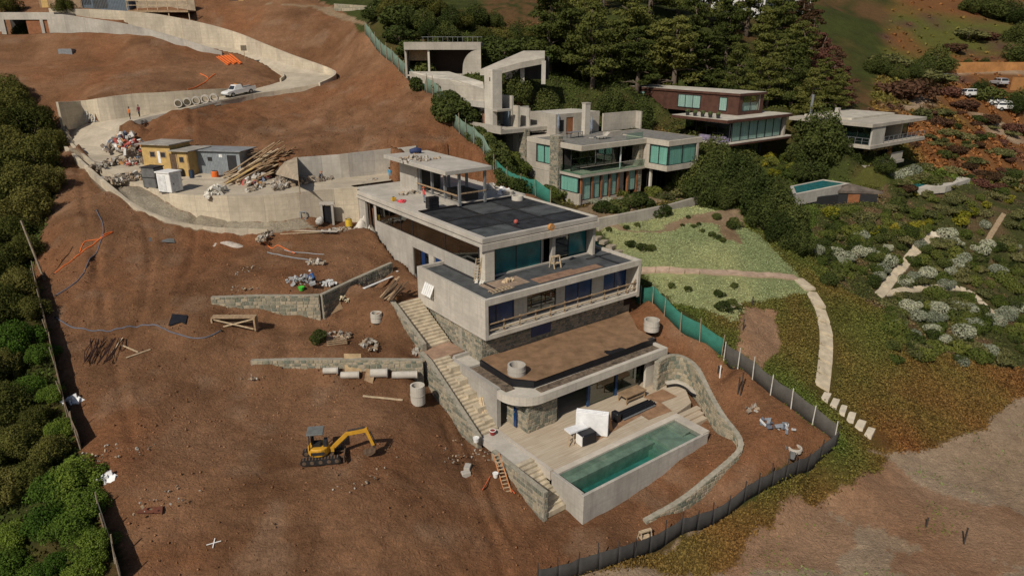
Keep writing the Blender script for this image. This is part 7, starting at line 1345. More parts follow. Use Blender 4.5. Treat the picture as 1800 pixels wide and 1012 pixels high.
plank_pile('timber_pile', yp20(452, 308), math.radians(48), 5.0, 34, 1.6, 1.5, [WOOD, WOOD_PALE, PLYD], 'tangled pile of planks and formwork beside the grey shed', 0.35, 1).scale = (1.5, 1.5, 1.6); plank_pile('timber_pile', yp20(478, 298, 20.4), math.radians(-20), 4.0, 22, 1.3, 2.2, [WOOD, PLYD], 'second timber heap leaning on the yard back wall', 0.5, 2).scale = (1.4, 1.4, 1.4)
plank_pile('timber_pile', yp20(430, 292, 20.6), math.radians(20), 4.5, 16, 1.0, 2.6, [WOOD_DARK, WOOD], 'dark roof timbers stacked over the back of the grey shed', 0.15, 3)
aw = empty('awning', tuple(yp20(500, 318)), 0, 'buff cloth awning stretched over the rubble beside the yard back wall', 'awning'); ao = np.array(aw.location)
q = [W(478, 305, 20.6)-ao, W(525, 318, 21.9)-ao, W(522, 276, 23.0)-ao, W(500, 285, 22.6)-ao]; MB().add([tuple(p) for p in q]+[tuple(p+np.array([0, 0, 0.02])) for p in q], [(3, 2, 1, 0), (4, 5, 6, 7), (0, 1, 5, 4), (1, 2, 6, 5), (2, 3, 7, 6), (3, 0, 4, 7)]).build('cloth', BUFF, aw); MB().bar((q[1][0], q[1][1], 0), tuple(q[1]), 0.1).build('post', WOOD, aw); MB().bar((q[0][0], q[0][1], 0), tuple(q[0]), 0.1).build('post', WOOD, aw)
dr = empty('orange_drum', tuple(yp20(379, 314)), 0, 'orange plastic drum in front of the grey metal shed', 'drum'); MB().tube([(0, 0, 0), (0, 0, 0.1), (0, 0, 0.75), (0, 0, 0.85)], [0.38, 0.45, 0.45, 0.38], 14).build('shell', ORANGE, dr); MB().ring((0, 0), 0.0, 0.33, 0.85, 0.88, 14).build('lid', FRAME, dr)
for k, (px, py, z, l_) in enumerate([(338, 314, 20.3, 'blue water barrel between the plywood and metal sheds'), (320, 312, 20.4, 'dark oil barrel leaning by the plywood shed corner')]):
    dr = empty('barrel', tuple(yp20(px, py, z)), 0, l_, 'barrel'); MB().tube([(0, 0, 0), (0, 0, 0.3), (0, 0, 0.6), (0, 0, 0.95)], [0.3, 0.33, 0.33, 0.3], 12).build('shell', [plain('dark_blue_plastic', (0.03, 0.05, 0.09), 0.5), FRAME][k], dr); MB().ring((0, 0), 0, 0.26, 0.95, 0.98, 12).build('lid', FRAME, dr)
tpst = empty('timber_prop', tuple(W(460, 356, 17.2)), 0, 'tall timber prop standing against the yard wall', 'post'); MB().bar((0, 0, -1.2), (-0.2, 0, 4.6), 0.14).build('pole', WOOD, tpst); MB().bar((-0.2, 0, 1.6), (-2.4, 0.2, 0.6), 0.1).build('brace', WOOD, tpst)
# things along the foot of the yard wall
def frame_obj(px, py, z, w, h, mat, fill, label):
    p = W(px, py, z); r = empty('door_frame', tuple(p), 0.12, label, 'frame'); r.rotation_euler = (math.radians(-10), 0, 0.12)
    pc('stile', mat, r, (-w/2, -w/2+0.1, 0, 0.1, 0, h), (w/2-0.1, w/2, 0, 0.1, 0, h)); pc('crosspiece', mat, r, (-w/2+0.1, w/2-0.1, 0.002, 0.098, 0, 0.1), (-w/2+0.1, w/2-0.1, 0.002, 0.098, h-0.1, h), (-w/2+0.1, w/2-0.1, 0.002, 0.098, h*0.5, h*0.5+0.1), (-0.05, 0.05, 0.004, 0.096, 0.1, h-0.1))
    if fill: pc('board', fill, r, (-w/2-0.5, w/2+1.2, 0.12, 0.15, -0.1, h*0.55))
frame_obj(485, 398, 16.05, 1.2, 1.9, FRAME, PLYW, 'dark door frame with yellow board leaning on the yard wall'); frame_obj(530, 400, 16.0, 1.3, 1.9, STEEL, None, 'grey window frame leaning on the yard wall left of the doorway')
p = W(577, 396, 16.1); dw = empty('cellar_doorway', tuple(p), 0.10, 'dark cellar doorway with concrete lintel in the yard wall', 'doorway'); pc('opening', BLACK, dw, (-0.5, 0.5, 0.25, 0.5, 0, 2.3)); pc('lintel', CONC_FLAT, dw, (-0.8, 0.9, -0.05, 0.3, 2.5, 2.8)); pc('jamb', CONC, dw, (-0.75, -0.5, 0.0, 0.45, 0, 2.5), (0.5, 0.75, 0.0, 0.45, 0, 2.5))
mx_ = empty('cement_mixer', tuple(W(563, 402, 15.9)), 0.3, 'small grey cement mixer beside the cellar doorway', 'mixer'); MB().tube([(-0.15, 0, 0.55), (-0.1, 0, 0.75), (0.1, 0, 1.05), (0.3, 0, 1.4)], [0.28, 0.45, 0.45, 0.22], 12).build('drum', plain('cement_drum', (0.42, 0.40, 0.36), 0.7, 0.2, 4), mx_)
for a, b_ in [((-0.5, -0.35, 0), (0, 0, 0.9)), ((-0.5, 0.35, 0), (0, 0, 0.9)), ((0.5, 0, 0), (0, 0, 0.9))]: MB().bar(a, b_, 0.06).build('leg', FRAME, mx_)
for y in (-0.4, 0.4): MB().tube([(-0.5, y-0.04, 0.18), (-0.5, y+0.04, 0.18)], 0.18, 10).build('wheel', RUB, mx_)
dr = empty('yellow_drum', tuple(W(613.5, 398, 15.9)), 0, 'yellow plastic drum beside the white sand pile', 'drum'); MB().tube([(0, 0, 0), (0, 0, 0.1), (0, 0, 0.8), (0, 0, 0.9)], [0.36, 0.4, 0.4, 0.36], 14).build('shell', plain('yellow_plastic', (0.62, 0.42, 0.04), 0.5), dr); MB().ring((0, 0), 0.28, 0.37, 0.9, 0.94, 14).build('rim', FRAME, dr)
def mound(name, p, rx, ry, h, mat, label, cat='pile', seed=0):
    n, m_ = 22, 8; vs = []; fs = []; g = np.random.default_rng(seed)
    r = empty(name, tuple(p), 0, label, cat)
    for i in range(m_+1):
        for k in range(n):
            t = i/m_; a = 2*math.pi*k/n; rr = t*(1+0.18*math.sin(3*a+seed)+0.1*math.sin(5*a)); x, y = rx*rr*math.cos(a), ry*rr*math.sin(a); zz = h*max(0, (1-t)**1.15)*(0.9+0.2*g.random())-0.12*t
            gz = hg(p[0]+x, p[1]+y)-p[2] if p[2] < 60 else 0; vs.append((x, y, zz+np.clip(gz, -2, 2)*t))
    for i in range(m_):
        for k in range(n): fs.append((i*n+k, i*n+(k+1) % n, (i+1)*n+(k+1) % n, (i+1)*n+k))
    link('heap', mesh('heap', vs, [f[::-1] for f in fs], mat, True), r); return r
mound('sand_pile', W(643, 394, 16.0), 1.6, 1.3, 1.5, plain('white_sand', (0.62, 0.57, 0.49), 1, 0.12, 1), 'cone of white sand against the upper house corner', 'sand', 2)
for px, py, rz, l_ in [(653, 395, 0.1, 'two rusty props leaning by the house corner')]:
    r = empty('steel_props', tuple(W(px, py, 16.0)), rz, l_, 'props')
    for k in range(2): MB().tube([(k*0.35, 0, 0), (k*0.35-0.1, 0.2, 2.0)], 0.07, 6).build('prop', plain('rust', (0.20, 0.09, 0.045), 0.9), r)
plank_pile('scaffold_boards', G(545, 409), 0.06, 7.5, 6, 0.5, 0.25, [CONC_FLAT, WOOD_PALE], 'pale scaffold boards laid along the foot of the yard wall', 0, 9); heap('rubble_heap', G(470, 412), 3.2, 0.7, 0.35, 90, 0.35, RUBB, 'strip of grey rubble at the foot of the yard wall', 'rubble', 12); heap('rubble_heap', G(595, 405), 2.5, 0.8, 0.35, 70, 0.35, RUBB, 'rubble below the cellar doorway', 'rubble', 13)
mound('lime_spill', G(398, 426), 2.2, 0.8, 0.12, plain('lime', (0.46, 0.40, 0.34), 1, 0.25, 1.5), 'pale lime spill on the soil below the yard wall', 'spill', 3)
# concrete pipes beside the driveway, orange tubes, sign, frames
for k in range(5):
    p = on_road(318+k*15.5, 189-k*2.4); r = empty('concrete_pipe', tuple(p+np.array([0, -0.5, 0.0])), 0.25, ['leftmost', 'second', 'middle', 'fourth', 'rightmost'][k]+' of five concrete pipes lined up at the driveway edge', 'pipe', 'concrete pipes at the driveway edge')
    me = MB().ring((0, 0), 0.44, 0.58, 0, 1.1, 22).mesh('barrel', CONC_FLAT); o = link('barrel', me, r, (0, 0.55, 0.55), (math.pi/2, 0, 0)); o2 = link('collar', MB().ring((0, 0), 0.58, 0.66, 0, 0.16, 22).mesh('collar', CONC_FLAT), r, (0, 0.0, 0.55), (math.pi/2, 0, 0))
r = empty('orange_tubes', tuple(G(404, 108)), math.radians(-52), 'bundle of long orange plastic tubes lying below upper driveway', 'tubes')
for k in range(11):
    y = -1.3+k*0.26; q0 = np.array(r.location); a_ = math.radians(-52); e = []
    for x in (-3.0+0.15*(k % 3), 3.0-0.3*(k % 4)): wx_, wy_ = q0[0]+x*math.cos(a_)-y*math.sin(a_), q0[1]+x*math.sin(a_)+y*math.cos(a_); e.append((x, y, hg(wx_, wy_)-q0[2]+0.12+0.1*(k % 2)))
    MB().tube(e, 0.10, 7).build('tube', ORANGE, r)
def lie(name, mat, a, b_, w, label, cat, t=0.06, round_=False):
    A_, B_ = G(*a), G(*b_); m_ = (A_+B_)/2; m_[2] = min(A_[2], B_[2]); r = empty(name, tuple(m_), 0, label, cat); n = 8; pts = []
    for k in range(n+1): q = A_+(B_-A_)*k/n; pts.append((q[0]-m_[0], q[1]-m_[1], hg(q[0], q[1])-m_[2]+0.05))
    if round_: MB().tube(pts, w/2, 6).build('length', mat, r)
    else: z0, z1 = max(pts[0][2], 0.02), max(pts[-1][2], 0.02); MB().bar((pts[0][0], pts[0][1], z0+0.03), (pts[-1][0], pts[-1][1], z1+0.03), w, t).build('length', mat, r)
    return r
lie('orange_tube', ORANGE, (330, 158), (378, 131), 0.16, 'single orange tube lying on the soil above the lower driveway wall', 'tube', 0.1, True); lie('orange_tube', ORANGE, (352, 130), (366, 138), 0.14, 'short orange tube crossing the long single tube', 'tube', 0.1, True)
p = G(431, 107); sg = empty('site_sign', tuple(p), 0.1, 'small dark site sign on a post below the upper driveway wall', 'sign'); MB().bar((0, 0, -0.3), (0, 0, 2.6), 0.08).build('post', WOOD, sg); MB().box(-0.5, 0.5, -0.05, 0.0, 1.7, 2.6).build('board', plain('dim_sign', (0.17, 0.14, 0.10), 0.8, 0.2, 4), sg)
fr_ = empty('barrier_stack', tuple(on_road(170, 216)), 0.2, 'stack of galvanised barrier frames leaning on the driveway corner wall', 'barriers')
for k in range(7):
    x = -1.3+k*0.36; fm = MB()
    for y0, y1 in ((0.1, 0.95),):
        fm.bar((x-0.5, y0, 0.05), (x-0.2, y1, 2.0), 0.07).bar((x+1.0, y0, 0.05), (x+1.3, y1, 2.0), 0.07)
        for j in range(5): t = j/4; fm.bar((x-0.5+0.3*t, y0+(y1-y0)*t, 0.05+1.95*t), (x+1.0+0.3*t, y0+(y1-y0)*t, 0.05+1.95*t), 0.055)
    fm.build('barrier', plain('galvanised', (0.42, 0.43, 0.43), 0.5, 0.15, 3, 0.3), fr_)
# garage and huts at the top left
def block(px0, px1, py0, py1, Y, depth): a = WY(px0, py1, Y); b_ = WY(px1, py0, Y); return a[0], b_[0], a[2], b_[2]
x0, x1, z0, z1 = block(-8, 94, 22, 68, 134, 8); gr = empty('concrete_garage', (x0, 134, z0), 0, 'concrete garage with dark opening and timber doors at the top left', 'garage'); Wd = x1-x0; Hh = z1-z0; sx = Wd/102.0
pc('lintel', CONC, gr, (0, Wd, 0, 0.4, Hh*0.72, Hh)); pc('pier', CONC, gr, (0, 20*sx, 0, 0.4, 0, Hh*0.72), (Wd-4*sx, Wd, 0, 0.4, 0, Hh*0.72), (Wd-25*sx, Wd-20*sx, 0, 0.3, 0, Hh*0.72)); pc('roof', CONC_FLAT, gr, (0, Wd, 0.4, 8, Hh-0.4, Hh)); pc('inner_wall', INTERIOR, gr, (0, Wd, 5, 5.2, 0, Hh-0.4)); pc('timber_door', TIMB, gr, (Wd-48*sx, Wd-25.2*sx, 0.2, 0.3, 0.05, Hh*0.71), (Wd-19*sx, Wd-6*sx, 0.2, 0.3, 0.05, Hh*0.71)); pc('threshold', CONC_FLAT, gr, (-1, Wd+2.5, -0.9, 0, -0.45, 0.0)); pc('inner_panel', WHITE, gr, (Wd*0.42, Wd*0.5, 2.2, 2.3, 0.1, Hh*0.45)); pc('end_board', TIMB, gr, (0.4, 1.4, -0.05, 0, 0.1, 1.2))
ut = empty('utility_pit', tuple(G(118, 92)), 0, 'grey concrete utility box set in the soil below the garage', 'box'); pc('box', STEEL, ut, (-1.2, 1.2, -0.6, 0.6, -0.5, 0.5)); pc('cover', STEEL, ut, (-1.1, 1.1, -0.5, 0.5, 0.5, 0.56))
def hut(name, px0, px1, py0, py1, Y, mat, label, roofm=None, deep=4.0, ribs=0, parts=()):
    x0, x1, z0, z1 = block(px0, px1, py0, py1, Y, deep); r = empty(name, (x0, Y, z0), 0, label, 'hut'); w, h = x1-x0, z1-z0
    pc('wall', mat, r, (0, w, 0, 0.12, -0.6, h), (0, 0.12, 0.12, deep, -0.6, h), (w-0.12, w, 0.12, deep, -0.6, h)); pc('roof', roofm or PLYD, r, (-0.2, w+0.2, -0.3, deep+0.2, h, h+0.12))
    for k in range(ribs): MB().box(w*k/ribs, w*k/ribs+0.07, -0.05, 0.0, -0.4, h).build('rib', mat, r)
    for (a, b_, c, d, m_, nm) in parts: MB().box(w*a, w*b_, -0.04, 0.0, h*c, h*d).build(nm, m_, r)
    return r
hut('plywood_hut', 72, 142, -12, 20, 144, PLYD, 'brown plywood site hut behind the ramp wall at top left', None, 4, 0, [(0.05, 0.2, 0, 0.9, PLYW, 'panel'), (0.3, 0.55, 0.0, 0.95, plain('ply2', (0.33, 0.23, 0.14), 0.85), 'panel'), (0.62, 0.95, 0, 0.95, plain('ply2', (0.33, 0.23, 0.14), 0.85), 'panel')])
hut('container_hut', 146, 222, -14, 18, 144, plain('blue_grey_steel', (0.13, 0.16, 0.19), 0.6, 0.15, 2), 'blue-grey corrugated container beside the timber deck at top left', None, 4, 30, [(0.02, 0.2, 0.3, 0.9, FRAME, 'window'), (0.25, 0.55, 0.1, 0.7, INTERIOR, 'opening')])
hut('plywood_hut', 336, 426, -16, 10, 151, PLYW, 'yellow plywood hut row right of the timber deck at the top edge', None, 4, 0, [(0.1, 0.12, 0, 1, PLYD, 'batten'), (0.3, 0.32, 0, 1, PLYD, 'batten'), (0.62, 0.9, 0, 0.8, INTERIOR, 'opening'), (0.45, 0.47, 0, 1, PLYD, 'batten')])
x0, x1, z0, z1 = block(224, 328, 2, 18, 142, 4); dk = empty('timber_deck', (x0, 142, z0-2.6), 0, 'raised timber deck with railing on props at the top left', 'deck'); w = x1-x0
pc('deck_boards', PLYD, dk, (0, w, 0, 3.5, 2.4, 2.6)); 
for k in range(7): pc('railing_post', WOOD_PALE, dk, (w*k/6-0.06, w*k/6+0.06, 0, 0.1, 2.6, 4.4)); pc('prop', WOOD_PALE, dk, (w*k/6-0.08, w*k/6+0.08, 0.1, 0.25, -2.0, 2.4)) if k % 2 == 0 else None
pc('rail', WOOD_PALE, dk, (0, w, -0.05, 0, 3.4, 3.5), (0, w, -0.05, 0, 4.2, 4.32)); pc('beam', WOOD, dk, (0, w, -0.1, 0, 2.2, 2.42)); pc('back_sheet', BUFF, dk, (0, w, 3.4, 3.5, 2.6, 5.0)); pc('deck_shade_sheet', BLACK, dk, (0, w, 3.0, 3.1, -1.5, 2.3))  # last piece: black sheet in place of the shade under the deck

plank_pile('timber_pile', yp20(440, 318), math.radians(62), 4.6, 22, 1.4, 1.0, [WOOD, WOOD_PALE, PLYW], 'loose planks sliding forward from the timber heap onto the yard', 0.3, 44).scale = (1.3, 1.3, 1.3)
heap('rubble_heap', yp20(455, 316), 3.4, 1.3, 0.9, 120, 0.5, TRASH, 'mixed rubbish at the foot of the timber pile', 'rubbish', 45); heap('rubble_heap', yp20(540, 322), 3.8, 0.9, 0.6, 110, 0.5, RUBB, 'grey sacks and rubble along the yard edge near the crouching worker', 'rubble', 46)
plank_pile('timber_pile', yp20(300, 268), math.radians(10), 3.4, 8, 1.2, 0.3, [WOOD_PALE, WHITE], 'boards thrown on top of the plywood shed roof', 0.05, 47)
# ---------------------------------------------------------------- paths of slabs
SLAB = plain('path_slab', (0.50, 0.42, 0.30), 0.85, 0.2, 1.2); SLAB2 = plain('pale_step', (0.62, 0.54, 0.42), 0.85, 0.15, 1.2)
def slab_path(name, px, w, step, gap, label, mat, drop=0.0, thick=0.12):
    P = smooth_line([G(*p) for p in px], 8); L = [0]
    for a, b_ in zip(P[:-1], P[1:]): L.append(L[-1]+np.linalg.norm((b_-a)[:2]))
    X = [p[0] for p in P]; Y = [p[1] for p in P]; r = empty(name, tuple(P[0]), 0); r['kind'] = 'structure'; o = P[0]; s = 0
    while s < L[-1]-step*0.6:
        ln = step*random.uniform(0.85, 1.15); a, b_ = s, min(s+ln-gap, L[-1]); A_ = np.array([np.interp(a, L, X), np.interp(a, L, Y)]); B_ = np.array([np.interp(b_, L, X), np.interp(b_, L, Y)]); d = (B_-A_); d = d/(np.linalg.norm(d)+1e-9); n = np.array([-d[1], d[0]])*w/2*random.uniform(0.92, 1.06)
        z = max(hg(*(A_+n)), hg(*(A_-n)), hg(*(B_+n)), hg(*(B_-n)), hg(*((A_+B_)/2)))*0.5+hg(*((A_+B_)/2))*0.5+0.10
        cs_ = (A_-n, B_-n, B_+n, A_+n); zs_ = [z-o[2]]*4 if 'steps' in name else [0.5*(hg(*q)+hg(*((A_+B_)/2)+(q-(A_+B_)/2)*0.5))-o[2]+0.15 for q in cs_]
        MB().prism([tuple(q-o[:2]) for q in cs_], [q-thick-0.25 for q in zs_], zs_).build('slab', mat, r); s += ln
    return r
slab_path('garden_path', [(1128, 476), (1180, 475), (1225, 478), (1270, 480), (1330, 484), (1400, 489)], 0.85, 1.7, 0.05, '', plain('red_slab', (0.40, 0.29, 0.21), 0.85, 0.2, 1.2)); slab_path('garden_path', [(1402, 490), (1425, 512), (1443, 548), (1452, 590), (1450, 640), (1444, 688)], 1.35, 2.0, 0.10, '', SLAB)
slab_path('garden_steps', [(1446, 694), (1475, 716), (1505, 742), (1538, 768)], 1.6, 0.85, 0.22, '', SLAB2); slab_path('hillside_path', [(1545, 520), (1565, 495), (1590, 465), (1615, 435), (1640, 412)], 1.1, 1.5, 0.05, '', SLAB); slab_path('hillside_path', [(1555, 517), (1600, 510), (1645, 506), (1690, 508), (1720, 528), (1745, 552), (1765, 570)], 0.8, 0.9, 0.15, '', SLAB)
slab_path('hillside_path', [(1615, 405), (1632, 410), (1655, 415)], 1.0, 1.0, 0.08, '', SLAB2); slab_path('hillside_path', [(1735, 425), (1750, 400), (1768, 372)], 0.6, 1.5, 0.05, '', plain('dirt_slab', (0.33, 0.24, 0.15), 0.9))
slab_path('garden_steps', [(1047, 418), (1062, 428), (1080, 440), (1095, 452)], 1.1, 0.9, 0.2, '', plain('dim_step', (0.33, 0.28, 0.21), 0.9))
# ---------------------------------------------------------------- site objects on the soil
def ring_well(p, r0, r1, h, label, filled=None):
    r = empty('concrete_ring', tuple(p), 0, label, 'concrete ring'); MB().ring((0, 0), r0, r1, -0.1, h, 28).build('ring', CONC_FLAT, r, False); MB().ring((0, 0), r1, r1+0.03, h*0.45, h*0.5, 28).build('cast_band', CONC, r)
    MB().ring((0, 0), 0.0, r0, -0.08, h*0.25, 20).build('floor', SOILOBJ, r); return r
ring_well(W(908, 656, 10.05), 0.62, 0.78, 0.85, 'concrete well ring on the front corner of the soil-covered roof'); ring_well(W(1145, 578, 10.3), 0.62, 0.76, 1.0, 'concrete well ring at the right end of the soil-covered roof'); ring_well(G(662, 563), 0.42, 0.55, 0.8, 'small concrete ring on the mound above the stone walls'); ring_well(G(735, 706), 0.48, 0.62, 1.6, 'tall stacked concrete ring beside the long staircase wall'); ring_well(G(1397, 790), 0.42, 0.55, 0.25, 'low concrete manhole ring near the fence corner')
tr_ = empty('timber_trestle', tuple(G(415, 576)), 0.02, 'long overturned timber trestle below the tan stone wall', 'trestle'); pc('top_board', WOOD, tr_, (-2.1, 1.9, -0.2, 0.55, 1.0, 1.1)); pc('skirt', WOOD_DARK, tr_, (-2.05, 1.85, 0.3, 0.38, 0.4, 1.0)); MB().bar((-2.0, -0.3, 0.0), (1.7, -0.1, 0.9), 0.1, 0.1).build('brace', WOOD_PALE, tr_); MB().bar((-2.0, -0.1, 0.9), (1.7, -0.3, 0.0), 0.1, 0.1).build('brace', WOOD_PALE, tr_); pc('end_leg', WOOD, tr_, (1.75, 1.9, -0.3, 0.5, -0.2, 1.0), (-2.1, -1.95, -0.3, 0.5, -0.2, 1.0))
def sheet(name, pxs, mat, label, cat='sheet', lift=0.04, th=0.03):
    P = [G(*p) for p in pxs]; c = np.mean(P, 0); r = empty(name, tuple(c), 0, label, cat); q = [p-c+np.array([0, 0, lift+0.06*random.random()]) for p in P]; n = len(q)
    MB().add([tuple(p) for p in q]+[tuple(p+np.array([0, 0, th])) for p in q], [tuple(range(n-1, -1, -1)), tuple(range(n, 2*n))]+[(i, (i+1) % n, n+(i+1) % n, n+i) for i in range(n)]).build('sheet', mat, r); return r
sheet('black_tarp', [(296, 575), (318, 568), (326, 572), (330, 556), (303, 554)], BLACK, 'crumpled black plastic tarp on the soil beside the hose', 'tarp', 0.08); sheet('dark_strip', [(262, 425), (308, 428), (306, 421), (262, 419)], TARP, 'dark plastic strip lying on the upper soil slope', 'sheet'); sheet('rusty_sheet', [(238, 906), (286, 906), (287, 892), (252, 897)], plain('rusty_sheet', (0.13, 0.045, 0.025), 0.8), 'rusty metal sheet at the lower left edge of the soil', 'sheet', 0.15)
def leaning(name, a, b_, zt, mat, label, w=1.2):
    p, q = G(*a), G(*b_); d = q-p; L_ = np.linalg.norm(d[:2]); r = empty(name, tuple(p), math.atan2(d[1], d[0]), label, 'board'); MB().add([(0, 0, 0), (L_, 0, d[2]), (L_, w*0.7, d[2]+zt), (0, w*0.7, zt), (0, 0.04, 0), (L_, 0.04, d[2]), (L_, w*0.7+0.04, d[2]+zt), (0, w*0.7+0.04, zt)], [(0, 1, 2, 3), (7, 6, 5, 4), (0, 4, 5, 1), (2, 6, 7, 3), (1, 5, 6, 2), (0, 3, 7, 4)]).build('panel', mat, r); return r
leaning('formwork_panel', (575, 556), (603, 542), 1.5, PLYD, 'large tan formwork panel leaning on the diagonal stone wall', 1.6); leaning('formwork_panel', (606, 655), (636, 655), 1.5, plain('tan_board', (0.42, 0.30, 0.17), 0.85, 0.2, 1.5), 'tan plywood sheet standing against the lower stone wall', 1.0); leaning('formwork_panel', (640, 668), (655, 674), 0.9, PLYD, 'small brown board propped below the lower stone wall', 0.8)
def pipe_lying(px, py, L_, r_, rz, label): 
    p = G(px, py); r = empty('concrete_pipe', tuple(p), rz, label, 'pipe'); o = link('barrel', MB().ring((0, 0), r_*0.78, r_, 0, L_, 22).mesh('barrel', CONC_FLAT), r, (-L_/2, 0, r_), (0, math.pi/2, 0)); link('collar', MB().ring((0, 0), r_, r_*1.12, 0, 0.14, 22).mesh('collar', CONC_FLAT), r, (L_/2-0.14, 0, r_), (0, math.pi/2, 0))
pipe_lying(582, 656, 1.3, 0.28, 0.05, 'dark-mouthed concrete pipe at the left below the lower stone wall'); pipe_lying(616, 664, 1.6, 0.30, 0.05, 'concrete pipe lying below the tan plywood sheet'); pipe_lying(667, 662, 1.5, 0.38, 0.05, 'thick concrete pipe lying right of the small brown board'); pipe_lying(712, 664, 2.2, 0.32, 0.05, 'pale concrete pipe ending against the staircase wall')
lie('plank', WOOD_PALE, (638, 697), (708, 704), 0.22, 'pale plank lying on the bank above the excavator', 'plank'); lie('plank', WOOD_PALE, (196, 622), (216, 595), 0.12, 'pale batten on the left soil slope beside the rebar', 'plank'); lie('plank', WOOD_PALE, (215, 608), (243, 620), 0.12, 'pale batten crossing near the rebar bundle', 'plank'); lie('plank', WOOD_PALE, (222, 630), (265, 615), 0.12, 'lower pale batten right of the rebar bundle', 'plank'); lie('steel_tube', STEEL, (470, 444), (545, 458), 0.16, 'grey steel tube lying on the soil below the yard wall', 'tube', 0.1, True); lie('steel_tube', STEEL, (500, 440), (570, 448), 0.10, 'thinner grey tube lying behind the steel tube', 'tube', 0.1, True); lie('white_board', WHITE, (640, 508), (690, 487), 0.3, 'white board on top of the diagonal stone wall footing', 'board'); lie('white_batten', WHITE, (698, 478), (716, 470), 0.25, 'short white batten by the house side door', 'board')
plank_pile('scrap_timber', G(690, 520), 1.0, 2.6, 16, 0.9, 1.2, [WOOD_DARK, WOOD], 'dark tangle of scrap timber between the stone wall and house', 0.6, 21); heap('stone_heap', G(650, 606), 1.5, 0.7, 0.35, 40, 0.35, RUBB, 'small rubble scatter on the mound by the steps', 'rubble', 22); heap('stone_heap', G(585, 592), 1.6, 1.4, 0.25, 70, 0.3, RUBB, 'pale rubble spill at the end of the tan stone wall', 'rubble', 23); heap('stone_heap', G(735, 615), 1.0, 0.6, 0.35, 36, 0.35, RUBB, 'broken slabs near the head of the long staircase', 'rubble', 24); heap('stone_heap', G(605, 527), 0.9, 0.7, 0.5, 30, 0.3, plain('cream_sack', (0.55, 0.48, 0.33), 0.9), 'cream sacks dropped beside the formwork panel', 'sacks', 25)
heap('stone_heap', G(530, 495), 1.6, 1.0, 0.6, 70, 0.35, plain('cement_bags', (0.34, 0.34, 0.34), 0.9), 'grey cement bags and dust beside the blue worker', 'sacks', 26); heap('stone_heap', G(575, 500), 0.9, 0.5, 0.4, 24, 0.4, plain('pale_bags', (0.55, 0.55, 0.54), 0.9), 'pale bags right of the blue worker on the wall', 'sacks', 27); heap('stone_heap', G(556, 462), 0.8, 1.2, 0.3, 26, 0.4, RUBB, 'grey bundle of stones above the blue worker', 'rubble', 28)
bk_ = empty('bucket', tuple(G(530, 510)), 0, 'bright green bucket beside the grey cement bags', 'bucket'); MB().tube([(0, 0, 0), (0, 0, 0.35)], [0.22, 0.3], 12).build('shell', plain('lime_green', (0.08, 0.55, 0.05), 0.5), bk_); MB().ring((0, 0), 0.26, 0.32, 0.33, 0.37, 12).build('rim', plain('lime_green', (0.08, 0.55, 0.05), 0.5), bk_)
pl_ = empty('pallet', tuple(G(592, 603)), 0.3, 'weathered timber pallet grid on the mound', 'pallet')
for k in range(4): pc('slat', WOOD, pl_, (-0.9, 0.9, -0.7+k*0.43, -0.58+k*0.43, 0.16, 0.22))
for k in range(4): pc('bearer', WOOD_DARK, pl_, (-0.85+k*0.55, -0.75+k*0.55, -0.7, 0.72, 0.04, 0.16))
rb = empty('rebar_bundle', tuple(G(176, 628)), 0.2, 'dark bundle of rusty reinforcing bars on the left slope', 'rebar'); random.seed(3)
for k in range(16): x = random.uniform(-0.9, 0.9); MB().tube([(x, -1.2+random.uniform(-.3, .3), 0.15), (x*1.2+random.uniform(-.3, .3), 0.4, 0.5), (x*1.4+random.uniform(-.3, .3), 2.0+random.uniform(-.4, .4), 0.9)], 0.035, 5).build('bar', plain('rust_dark', (0.05, 0.022, 0.016), 0.9), rb)
def hose(name, pxs, rad, mat, label):
    P = smooth_line([G(*p) for p in pxs], 8); o = P[0]; r = empty(name, tuple(o), 0, label, 'hose'); MB().tube([(p[0]-o[0], p[1]-o[1], hg(p[0], p[1])-o[2]+rad*0.9) for p in P], rad, 6).build('hose', mat, r, True)
    for e, p in ((0, P[0]), (1, P[-1])): MB().tube([(p[0]-o[0]-0.08, p[1]-o[1], hg(p[0], p[1])-o[2]+rad), (p[0]-o[0]+0.08, p[1]-o[1], hg(p[0], p[1])-o[2]+rad)], rad*1.5, 8).build('coupling', FRAME, r)
BLH = plain('blue_grey_hose', (0.13, 0.14, 0.18), 0.6); hose('water_hose', [(98, 558), (118, 571), (150, 579), (200, 580), (245, 574), (280, 574), (300, 584), (330, 593), (360, 594), (388, 582)], 0.06, BLH, 'long blue-grey hose winding across the left soil slope'); hose('cable', [(98, 520), (140, 490), (165, 450), (182, 405), (170, 370)], 0.05, BLH, 'grey cable running up the left soil slope'); hose('orange_cable', [(95, 482), (130, 455), (165, 430), (198, 408), (180, 418), (150, 425), (140, 445)], 0.05, ORANGE, 'looped orange cable on the upper left slope'); hose('orange_cable', [(462, 425), (478, 437), (490, 432), (520, 446)], 0.05, ORANGE, 'short orange cable near the grey steel tubes')
pt = empty('timber_pole', tuple(G(79, 492)), 0, 'tall leaning timber pole at the left fence', 'pole'); MB().tube([(0, 0, -0.3), (-1.2, 0.4, 6.0)], [0.12, 0.09], 8).build('pole', POST, pt); MB().ring((0, 0), 0.10, 0.14, 0.4, 0.5, 8).build('wire_band', FRAME, pt)
cm = empty('survey_cross', tuple(G(376, 955)), 0.0, 'white survey cross laid on the bare soil', 'marker'); q0 = np.array(cm.location)
